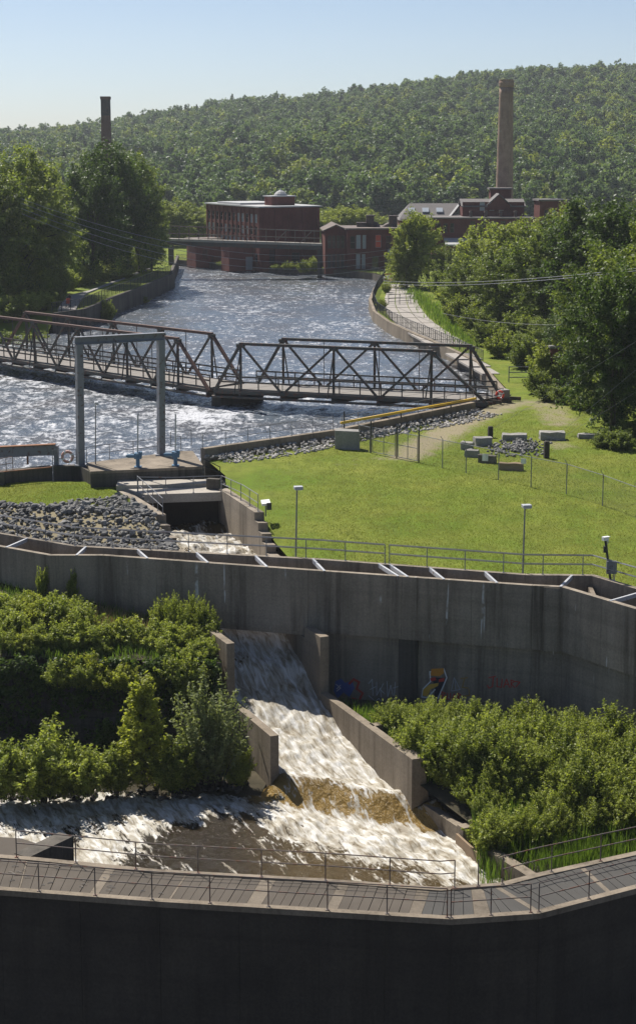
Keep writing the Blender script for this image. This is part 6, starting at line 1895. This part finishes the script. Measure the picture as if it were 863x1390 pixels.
def actuator(label, x, y, ys, side):
    b = P(x, y, 1.15)
    t = thing('gate_actuator', label, 'actuator', b)
    k = b.y
    obj('pedestal', MB().tube([b, b + Vector((0, 0, .62))], .14, 10).box(b + Vector((0, 0, .03)), (.5, .5, .06)), M['valve_blue'], t)
    obj('gear_box', MB().box(b + Vector((.02, 0, .80)), (.52, .42, .42)).box(b + Vector((.2, -.1, .95)), (.25, .3, .3)), M['valve_blue'], t, bevel=.03)
    obj('motor', MB().tube([b + Vector((-.2, 0, .78)), b + Vector((-.72, .0, .78))], .14, 10).tube([b + Vector((-.72, 0, .78)), b + Vector((-.8, 0, .78))], .1, 10), M['valve_blue'], t)
    top = PD(x, ys, k)
    obj('stem_cover', MB().tube([b + Vector((0, 0, 1.0)), top], .055, 8), M['lamp_grey'], t)
    m = Matrix.Rotation(R(90), 3, 'X')
    obj('hand_wheel', MB().torus(b + Vector((.05, -.3, .8)), .17, .02, m, 16, 5), M['valve_blue'], t)
actuator('blue motor gate actuator next to the gantry middle on the platform', 187.5, 634, 562, 0)
actuator('blue motor gate actuator beside the right gantry post', 238.5, 632, 562, 1)

# ------------------------------------------------------------------ lamp posts, camera post, floodlight
def lamp(label, base, hx, hy, r_=.045, w=.5):
    t = thing('lamp_post', label, 'lamp post', base)
    top = PD(hx, hy, base.y)
    obj('pole', MB().tube([base, top], r_ * 1.15, 8, r_ * .9).box(base + Vector((0, 0, .03)), (.28, .28, .06)), M['rail_grey'], t)
    hd = obj('lamp_head', MB().box(top + Vector((.08, -.1, .06)), (w, .42, .18), rz=.2), M['lamp_grey'], t, bevel=.02)
    obj('lens', MB().box(top + Vector((.08, -.1, -.045)), (w * .8, .34, .03), rz=.2), M['white'], hd)
    return t
def lz(x, off, z=-.55): 
    p = LB.off(x, off); return Vector((p.x, p.y, z))
lamp('grey lamp post behind the fishway railing nearest the stepped channel', lz(398, .6), 403, 663)
lamp('grey lamp post behind the fishway railing in front of the wide lawn', lz(706, .6), 712, 688)
lamp('thin dark lamp post on the gate platform left of the blue actuators', P(130, 633, 1.0), 130, 548, .04, .28)
cpst = thing('camera_post', 'dark post carrying a white security camera and a grey cabinet', 'camera post', lz(819, .5))
cb = lz(819, .5); ct = PD(821, 733, cb.y)
obj('pole', MB().tube([cb, ct], .07, 8).box(cb + Vector((0, 0, .03)), (.5, .4, .06)), M['black_metal'], cpst)
obj('collar', MB().tube([ct + Vector((0, 0, -.7)), ct + Vector((0, 0, -.35))], .1, 8), M['black_metal'], cpst)
obj('camera', MB().box(ct + Vector((-.02, -.08, .08)), (.34, .2, .17), rz=.5).box(ct + Vector((.02, -.06, .19)), (.4, .24, .03), rz=.5), M['white'], cpst)
obj('bracket', MB().tube([ct + Vector((.08, 0, -.25)), ct + Vector((.16, -.05, -.1)), ct + Vector((.02, -.05, .02))], .035, 6), M['lamp_grey'], cpst)
obj('cabinet', MB().box(cb + Vector((0, -.14, .82)), (.55, .22, .7)), M['gantry_grey'], cpst)
flp = chp(CH_R, 110.2, .9, .3)
fl_ = thing('floodlight', 'white floodlight on a short post beside the right channel wall', 'floodlight', flp - Vector((0, 0, .4)))
obj('post', MB().tube([flp - Vector((0, 0, .4)), flp + Vector((0, 0, .35))], .04, 6), M['rail_grey'], fl_)
obj('lamp_body', MB().box(flp + Vector((0, 0, .5)), (.55, .5, .16), M=Matrix.Rotation(.35, 3, 'X') @ Matrix.Rotation(.2, 3, 'Z')), M['white'], fl_)
obj('shield', MB().box(flp + Vector((.22, -.2, .3)), (.3, .12, .45), rz=.3), M['black_metal'], fl_)

# ------------------------------------------------------------------ stones
def rock_mesh(seed, mat, flat_=0.75):
    rs_ = np.random.RandomState(seed)
    bm = bmesh.new()
    for _ in range(15):
        d = rs_.normal(size=3); d /= np.linalg.norm(d)
        bm.verts.new(d * np.array([.5, .42, .5 * flat_]) * rs_.uniform(.8, 1.1))
    r_ = bmesh.ops.convex_hull(bm, input=bm.verts)
    bmesh.ops.delete(bm, geom=[g_ for g_ in r_['geom_interior'] if isinstance(g_, bmesh.types.BMVert)], context='VERTS')
    bmesh.ops.triangulate(bm, faces=bm.faces)
    me = bpy.data.meshes.new('rock'); bm.to_mesh(me); bm.free()
    me.materials.append(M[mat])
    return me
def rocks(name, label, cat, spots, mat, nparts, seed):
    """spots: (x, y, z, size) largest first become parts, the rest one joined mass"""
    spots = sorted(spots, key=lambda s_: -s_[3])
    t = thing(name, label, cat, (spots[0][0], spots[0][1], min(s_[2] for s_ in spots)))
    ms = [rock_mesh(seed + k, mat) for k in range(6)]
    rr = random.Random(seed)
    for s_ in spots[:nparts]:
        inst('rock', ms[rr.randint(0, 5)], t, s_[:3], (rr.uniform(-.5, .5), rr.uniform(-.5, .5), rr.uniform(0, 6.28)), (s_[3] * rr.uniform(.8, 1.3), s_[3], s_[3] * rr.uniform(.8, 1.2)))
    rest = spots[nparts:]
    if rest:
        V, F, T = [], [], []
        o = 0
        arr = [(np.array([v.co[:] for v in m.vertices]), np.array([p.vertices[:] for p in m.polygons])) for m in ms]
        for s_ in rest:
            v, f = arr[rr.randint(0, 5)]
            a = rr.uniform(0, 6.28); ca, sa = math.cos(a), math.sin(a)
            v = v * s_[3] * np.array([rr.uniform(.8, 1.3), 1, rr.uniform(.8, 1.2)])
            v = np.column_stack([v[:, 0] * ca - v[:, 1] * sa, v[:, 0] * sa + v[:, 1] * ca, v[:, 2]]) + np.array(s_[:3]) - np.array(BASE[t.name])
            V.append(v); F.append(f + o); T.append(np.full(len(v), rr.random())); o += len(v)
        me = raw_mesh('small_rocks', np.concatenate(V), np.concatenate(F), M[mat], np.concatenate(T))
        q = link('small_rocks', me, t); q['kind'] = 'stuff'
    return t
rr = random.Random(21)
sp_ = []
edge = [(-30, 104), (0, 700), (60, 693), (110, 683), (150, 676), (170, 671), (188, 673), (200, 684)]
k = 0
while len(sp_) < 2600:
    k += 1
    x, y = rr.uniform(-40, 243), rr.uniform(668, 752)
    lim = np.interp(x, [-40, 0, 60, 110, 150, 172, 188, 214, 243], [704, 699, 690, 682, 676, 672, 676, 702, 735]) + rr.uniform(-2, 3)
    if y < lim: continue
    p = P(x, y, -.6)
    for _ in range(2): p = P(x, y, float(left_h(p.x, p.y)))
    if p.x > CH_L(p.y) - .75 or p.y < LB.at(max(-60, min(960, 431.5 + p.x / p.y * FPX))).y + .35: continue
    s_ = rr.uniform(.16, .42) if rr.random() < .85 else rr.uniform(.4, .66)
    sp_.append((p.x, p.y, float(left_h(p.x, p.y)) + .1 * s_ + rr.uniform(0, .18), s_))
rocks('riprap', 'heap of grey broken riprap stones between the left lawn and the fishway', 'stones', sp_, 'rock_dark', 280, 300)
sp_ = []
for _ in range(1100):
    t_ = rr.uniform(0, 1) ** .9
    a = CANAL_R[0].lerp(CANAL_R[1], t_ / .45) if t_ < .45 else CANAL_R[1].lerp(CANAL_R[2], (t_ - .45) / .55)
    d = rr.uniform(0.0, 1.0) ** 1.1 * (2.3 + .6 * math.sin(t_ * 9)) + .1
    n_ = Vector((.8, -.6))
    q = a + n_ * d
    if (q - bb.xy).length < 1.4: continue
    sp_.append((q.x, q.y, .35 * max(0, 1 - d / 1.6) + float(lawn_h(q.x, q.y)) + .04, rr.uniform(.16, .42)))
rocks('riprap', 'narrow band of pale riprap stones at the foot of the canal wall', 'stones', sp_, 'rock_pale', 250, 320)
sp_ = []
for _ in range(330):
    x, y = rr.gauss(702, 20), rr.gauss(608, 5)
    if not (660 < x < 748 and 598 < y < 622): continue
    q = G(x, y); sp_.append((q.x, q.y, q.z + .05 + .2 * max(0, 1 - abs(x - 700) / 40) * rr.random(), rr.uniform(.18, .42)))
rocks('rubble', 'flat heap of small grey rubble between the granite blocks', 'stones', sp_, 'rock_dark', 120, 340)
sp_ = []
for _ in range(130):
    x, y = rr.uniform(270, 335), rr.uniform(1056, 1072)
    q = P(x, y, -9.6); sp_.append((q.x, q.y, -9.7 + rr.uniform(0, .25), rr.uniform(.15, .4)))
for _ in range(160):
    x, y = rr.uniform(-20, 270), rr.uniform(1068, 1080)
    q = P(x, y + 6, -9.9); sp_.append((q.x, q.y, -9.95 + rr.uniform(0, .2), rr.uniform(.15, .45)))
rocks('bank_stones', 'wet dark stones along the water below the left bank shrubs', 'stones', sp_, 'rock_wet', 100, 360)

def block(label, x0, x1, yt, yb, dep, mat, rz, name='granite_block'):
    a, b = G(x0, yb), G(x1, yb)
    s_ = FPX / a.y
    w = (x1 - x0) / s_ * 0.96
    h = max(.25, (yb - yt) / s_ - dep * .19)
    c = (a + b) / 2
    bm = bmesh.new()
    bmesh.ops.create_cube(bm, size=1)
    bmesh.ops.subdivide_edges(bm, edges=bm.edges, cuts=2, use_grid_fill=True)
    rj = random.Random(int(x0))
    for v in bm.verts:
        v.co = Vector((v.co.x * w, v.co.y * dep, v.co.z * h)) + Vector([rj.uniform(-.05, .05) for _ in range(3)])
    me = bpy.data.meshes.new(name); bm.to_mesh(me); bm.free(); me.materials.append(M[mat])
    o = link(name, me, None, (c.x, c.y + dep / 2, c.z + h / 2 - .05)); o.rotation_euler.z = rz
    m = o.modifiers.new('bevel', 'BEVEL'); m.width = .04; m.segments = 2
    return tag(o, label, 'stone block')
block('flat-topped granite block beside the left dark stake', 643, 668, 590, 606, .9, 'granite', .15)
block('low granite block at the left end of the stone group', 625, 643, 597, 611, .8, 'granite', -.2)
block('small granite block below the flat-topped block', 631, 650, 608, 621, .7, 'granite', -.3)
block('dark kerb stone in the ring of stones facing the fence', 648, 674, 615, 629, .5, 'old_stone', -.45)
block('long brown stone lying behind the fence notices', 676, 711, 626, 639, .5, 'wood_board', -.2)
block('wide granite block just behind the rubble heap', 681, 716, 586, 599, 1.0, 'granite', -.08)
block('tallest granite block with a pale top beyond the rubble', 732, 768, 582, 598, 1.2, 'granite', 0.0)
block('long low granite block in front of the dark tree', 784, 820, 586, 596, .9, 'granite', -.03)
for x, yb, yt, lab in ((665, 594, 579, 'short dark wooden stake behind the flat-topped block'), (741, 622, 599, 'short dark wooden stake in front of the tallest granite block')):
    b = G(x, yb); h = (yb - yt) / (FPX / b.y)
    tag(obj('stake', MB().box(b + Vector((0, 0, h / 2 - .1)), (.38, .34, h + .2), rz=.2).box(b + Vector((.02, 0, h + .01)), (.3, .26, .06), rz=.2), M['wood_post'], bevel=.03), lab, 'stake')
# brick gate pillar in the shrubs
b = G(752, 520); q = thing('gate_pillar', 'old red brick pillar standing in the shrubs behind the lawn', 'pillar', b)
obj('shaft', MB().box(b + Vector((0, 0, 1.7)), (1.0, 1.0, 3.6)), M['brick_red'], q)
obj('cap', MB().box(b + Vector((0, 0, 3.6)), (1.25, 1.25, .22)), M['granite'], q)

# ------------------------------------------------------------------ utility poles and wires
def utility_pole(label, base, top_z, arms, transformer=False):
    t = thing('utility_pole', label, 'utility pole', base)
    b = Vector(base)
    obj('pole', MB().tube([b, Vector((b.x, b.y, top_z))], .17, 8, .12), M['wood_pole'], t)
    for i, z_ in enumerate(arms):
        am = obj('crossarm', MB().box((b.x, b.y - .15, z_), (3.0, .14, .16)), M['wood_pole'], t)
        for dx in (-1.35, -.5, .5, 1.35):
            obj('insulator', MB().lathe((b.x + dx, b.y - .15, z_ + .08), [(.04, 0), (.08, .08), (.05, .12), (.07, .2), (.03, .28)], 8), M['lamp_grey'], am)
    if transformer:
        obj('transformer', MB().lathe((b.x - .5, b.y - .2, top_z - 4.2), [(.25, 0), (.34, .05), (.34, .95), (.28, 1.05)], 12), M['lamp_grey'], t)
pl1 = PD(66, 225, 330)
utility_pole('grey utility pole with three crossarms among the left bank trees', (pl1.x, 330, 0), pl1.z, (pl1.z - .8, pl1.z - 1.9, pl1.z - 4.2))
pl2 = PD(582, 322, 300)
utility_pole('pale utility pole with a transformer in front of the mill trees', (pl2.x, 300, 0), pl2.z, (pl2.z - .5,), True)
def wire(label, a, b, sag, r_=.028, mat='wire', n=24):
    a, b = Vector(a), Vector(b)
    pts = [a.lerp(b, i / n) - Vector((0, 0, sag * 4 * (i / n) * (1 - i / n))) for i in range(n + 1)]
    return tag(obj('overhead_wire', MB().tube(pts, r_, 5), M[mat], base=tuple(a)), label, 'wire', 'overhead wires')
for k, (ya_, yb_) in enumerate(((270, 336), (276, 342), (283, 348), (290, 354))):
    wire('overhead wire sagging across the canal from the left trees to the transformer pole', PD(30, ya_, 238), PD(582, yb_ - 8, 300), 4.6 + .35 * k, .03)
for k, (y0, y1) in enumerate(((377, 360), (381, 363))):
    wire('overhead wire rising to the right in front of the right bank wood', PD(520, y0 + 4, 262), PD(900, y1, 138), .7, .022)
wire('thin wire slung low through the right bank trees', PD(600, 425, 200), PD(800, 440, 160), .5, .014)
for (xa, yav), (xb, yb_) in (((744, 600), (900, 470)), ((668, 582), (900, 440)), ((742, 606), (905, 505))):
    wire('thin guy wire slanting up from a dark stake to the right bank trees', PD(xa, yav, G(xa, 605).y), PD(xb, yb_, 136), .05, .008)

# ------------------------------------------------------------------ person with a stroller, red car, scrap heap
pb_ = P(95, 416, LBZ + .2)
def person(base, face):
    t = thing('person', 'person in dark clothes pushing a red stroller along the bank path', 'person', base)
    J = {'pel': (0, 0, .95), 'wai': (0, .01, 1.12), 'che': (0, .02, 1.34), 'nek': (0, .0, 1.5), 'hed': (0, -.02, 1.62), 'top': (0, -.02, 1.72),
         'hl': (.1, 0, .9), 'kl': (.11, -.14, .5), 'al': (.11, -.06, .09), 'tl': (.12, -.2, .04),
         'hr': (-.1, 0, .9), 'kr': (-.11, .06, .5), 'ar': (-.11, .22, .12), 'tr': (-.12, .12, .04),
         'sl': (.19, .02, 1.41), 'el': (.24, -.05, 1.14), 'wl': (.2, -.3, 1.05), 'sr': (-.19, .02, 1.41), 'er': (-.24, -.05, 1.14), 'wr': (-.2, -.3, 1.05),
         'nl': (.18, -.38, 1.04), 'nr': (-.18, -.38, 1.04)}
    rad = {'pel': .15, 'wai': .13, 'che': .16, 'nek': .06, 'hed': .095, 'top': .07, 'hl': .1, 'kl': .065, 'al': .045, 'tl': .04, 'hr': .1, 'kr': .065, 'ar': .045, 'tr': .04, 'sl': .075, 'el': .05, 'wl': .034, 'sr': .075, 'er': .05, 'wr': .034, 'nl': .035, 'nr': .035}
    E = [('pel', 'wai'), ('wai', 'che'), ('che', 'nek'), ('nek', 'hed'), ('hed', 'top'), ('pel', 'hl'), ('hl', 'kl'), ('kl', 'al'), ('al', 'tl'), ('pel', 'hr'), ('hr', 'kr'), ('kr', 'ar'), ('ar', 'tr'), ('che', 'sl'), ('sl', 'el'), ('el', 'wl'), ('wl', 'nl'), ('che', 'sr'), ('sr', 'er'), ('er', 'wr'), ('wr', 'nr')]
    ks = list(J)
    me = bpy.data.meshes.new('body'); me.from_pydata([J[k] for k in ks], [(ks.index(a), ks.index(b)) for a, b in E], [])
    me.materials.append(M['cloth_dark'])
    o = link('body', me, t)
    sk = o.modifiers.new('skin', 'SKIN')
    if not me.skin_vertices: 
        bm = bmesh.new(); bm.from_mesh(me); bm.verts.layers.skin.verify(); bm.to_mesh(me); bm.free()
    for i, k in enumerate(ks):
        me.skin_vertices[0].data[i].radius = (rad[k], rad[k]); me.skin_vertices[0].data[i].use_root = (k == 'pel')
    sb_ = o.modifiers.new('sub', 'SUBSURF'); sb_.levels = 1; sb_.render_levels = 2
    def loc(mb): return mb
    B = Vector(base)
    obj('face', MB().lathe(B + Vector((0, -.06, 1.54)), [(.03, 0), (.075, .04), (.085, .1), (.07, .17), (.03, .2)], 10), M['skin'], t, smooth=True)
    obj('hair', MB().lathe(B + Vector((0, .02, 1.55)), [(.06, 0), (.11, .06), (.115, .14), (.08, .21), (.02, .235)], 10), M['hair'], t, smooth=True)
    for s_ in (1, -1):
        obj('hand', MB().lathe(B + Vector((.18 * s_, -.4, 1.0)), [(.02, 0), (.045, .03), (.045, .07), (.02, .1)], 8), M['skin'], t)
    t.rotation_euler.z = face
person(pb_, 0.0)
sb0 = pb_ + Vector((-.1, -.95, 0))
stv = thing('stroller', 'red stroller with a folding hood pushed along the bank path', 'stroller', sb0)
obj('seat', MB().box(sb0 + Vector((0, .1, .55)), (.44, .5, .12)).box(sb0 + Vector((0, .32, .75)), (.44, .1, .45), M=Matrix.Rotation(-.3, 3, 'X')), M['cloth_red'], stv, bevel=.02)
obj('hood', MB().lathe(sb0 + Vector((-.24, .22, .9)), [(.05, 0), (.3, .02), (.3, .46), (.05, .48)], 12, Matrix.Rotation(R(90), 3, 'Y')), M['cloth_red'], stv, smooth=True)
fr = MB()
for s_ in (-.22, .22):
    fr.tube([sb0 + Vector((s_, -.35, .2)), sb0 + Vector((s_, .2, .6)), sb0 + Vector((s_, .55, 1.04))], .018, 5).tube([sb0 + Vector((s_, .4, .15)), sb0 + Vector((s_, 0, .5))], .018, 5)
fr.tube([sb0 + Vector((-.22, .55, 1.04)), sb0 + Vector((.22, .55, 1.04))], .02, 5)
obj('frame', fr, M['galvanised'], stv)
for x_, y_, r_ in ((-.24, .4, .15), (.24, .4, .15), (-.2, -.35, .12), (.2, -.35, .12)):
    w = obj('wheel', MB().torus(sb0 + Vector((x_, y_, r_)), r_ - .025, .025, Matrix.Rotation(R(90), 3, 'Y'), 16, 6), M['rubber'], stv)

cb_ = PD(461, 371, 337.5); cb_.z = -.1
cb_.y = P(461, 375, ZW).y + 3.0; cb_.x = (461 - 431.5) / FPX * cb_.y
car = thing('parked_car', 'small red car parked behind the dark fence below the narrow mill', 'car', cb_)
prof = [(-1.9, .35), (-1.95, .7), (-1.2, .85), (1.75, .85), (1.95, .65), (1.95, .35)]
mb = MB(); 
def extr(mb, pr_, w, cx):
    n_ = len(pr_)
    vs = [(cx.x - w / 2, cx.y + y_, cx.z + z_) for y_, z_ in pr_] + [(cx.x + w / 2, cx.y + y_, cx.z + z_) for y_, z_ in pr_]
    mb.add(vs, [tuple(range(n_)), tuple(range(n_, 2 * n_))[::-1]] + [(i, n_ + i, n_ + (i + 1) % n_, (i + 1) % n_) for i in range(n_)])
    return mb
obj('body', extr(MB(), prof, 1.7, cb_), M['red_paint'], car, bevel=.06)
cabn = obj('cabin', extr(MB(), [(-1.0, .86), (-.45, 1.38), (1.0, 1.38), (1.6, .86)], 1.45, cb_), M['glass_pale'], car)
obj('roof', MB().box(cb_ + Vector((0, .28, 1.41)), (1.4, 1.4, .05)), M['red_paint'], cabn)
for s_ in (-1, 1):
    obj('headlight', MB().box(cb_ + Vector((.6 * s_, -1.94, .62)), (.34, .06, .16)), M['white'], car)
    for y_ in (-1.25, 1.25):
        obj('wheel', MB().torus(cb_ + Vector((.78 * s_, y_, .31)), .22, .1, Matrix.Rotation(R(90), 3, 'Y'), 16, 6), M['rubber'], car)
sc_ = P(531, 384, 0)
scp = thing('scrap_heap', 'pale heap of scrap boards and rubble at the end of the paved walk', 'scrap heap', sc_)
hull = MB()
rj = random.Random(4)
for i in range(46):
    h = rj.random()
    c = sc_ + Vector((rj.gauss(.6, .9), rj.gauss(.8, .8), .2 + 1.7 * h * rj.random()))
    mt = rj.choice(('white', 'concrete_pale', 'galvanised', 'rust', 'lamp_grey', 'wood_board'))
    obj('scrap_board' if i % 2 else 'scrap_block', MB().box(c, (rj.uniform(.3, 1.4), rj.uniform(.1, .5), rj.uniform(.08, .4)), M=Matrix.Rotation(rj.uniform(0, 6), 3, 'Z') @ Matrix.Rotation(rj.uniform(-.7, .7), 3, 'X')), M[mt], scp)
hp = [(-.2, -.2), (-1.1, 1.0), (-1.0, 2.2), (1.6, 2.2), (1.9, .9), (1.0, -.3)]
obj('bin', MB().prism([(sc_.x + a, sc_.y + b) for a, b in hp], -.05, .55), M['white'], scp)

# scattered driftwood twigs on the walkway
mb = MB(); rj = random.Random(9)
tw_n = 0
for i in range(26):
    x = rj.uniform(5, 240); tt = rj.uniform(.15, .9)
    a, b = near_at(x), far_at(x + 10)
    c = a.lerp(b, tt)
    L_ = rj.uniform(.1, .3); an_ = rj.uniform(-.5, .5)
    p0 = Vector((c.x, c.y, ZD + .045)); d = Vector((math.cos(an_), math.sin(an_), 0)) * L_
    tag(obj('twig', MB().tube([p0, p0 + d * .5 + Vector((0, .03, .02)), p0 + d], .014, 4), M['concrete_pale']), 'pale dry twig lying on the dark deck panels', 'twig', 'twigs on the walkway deck')
# ------------------------------------------------------------------ haze over the valley
hz_m = bpy.data.materials.new('haze'); hz_m.use_nodes = True
ht = hz_m.node_tree
for n in list(ht.nodes): ht.nodes.remove(n)
ho = ht.nodes.new('ShaderNodeOutputMaterial')
hv = ht.nodes.new('ShaderNodeVolumePrincipled')
hv.inputs['Color'].default_value = (0.86, 0.92, 1.0, 1)
hv.inputs['Density'].default_value = 0.00011
hv.inputs['Anisotropy'].default_value = 0.2
ht.links.new(hv.outputs[0], ho.inputs['Volume'])
hb = obj('haze', MB().box((0, 800, 69), (5200, 2960, 166)), hz_m, base=(0, 800, -14))
tag(hb, 'thin pale blue haze filling the valley', None, None, 'stuff')
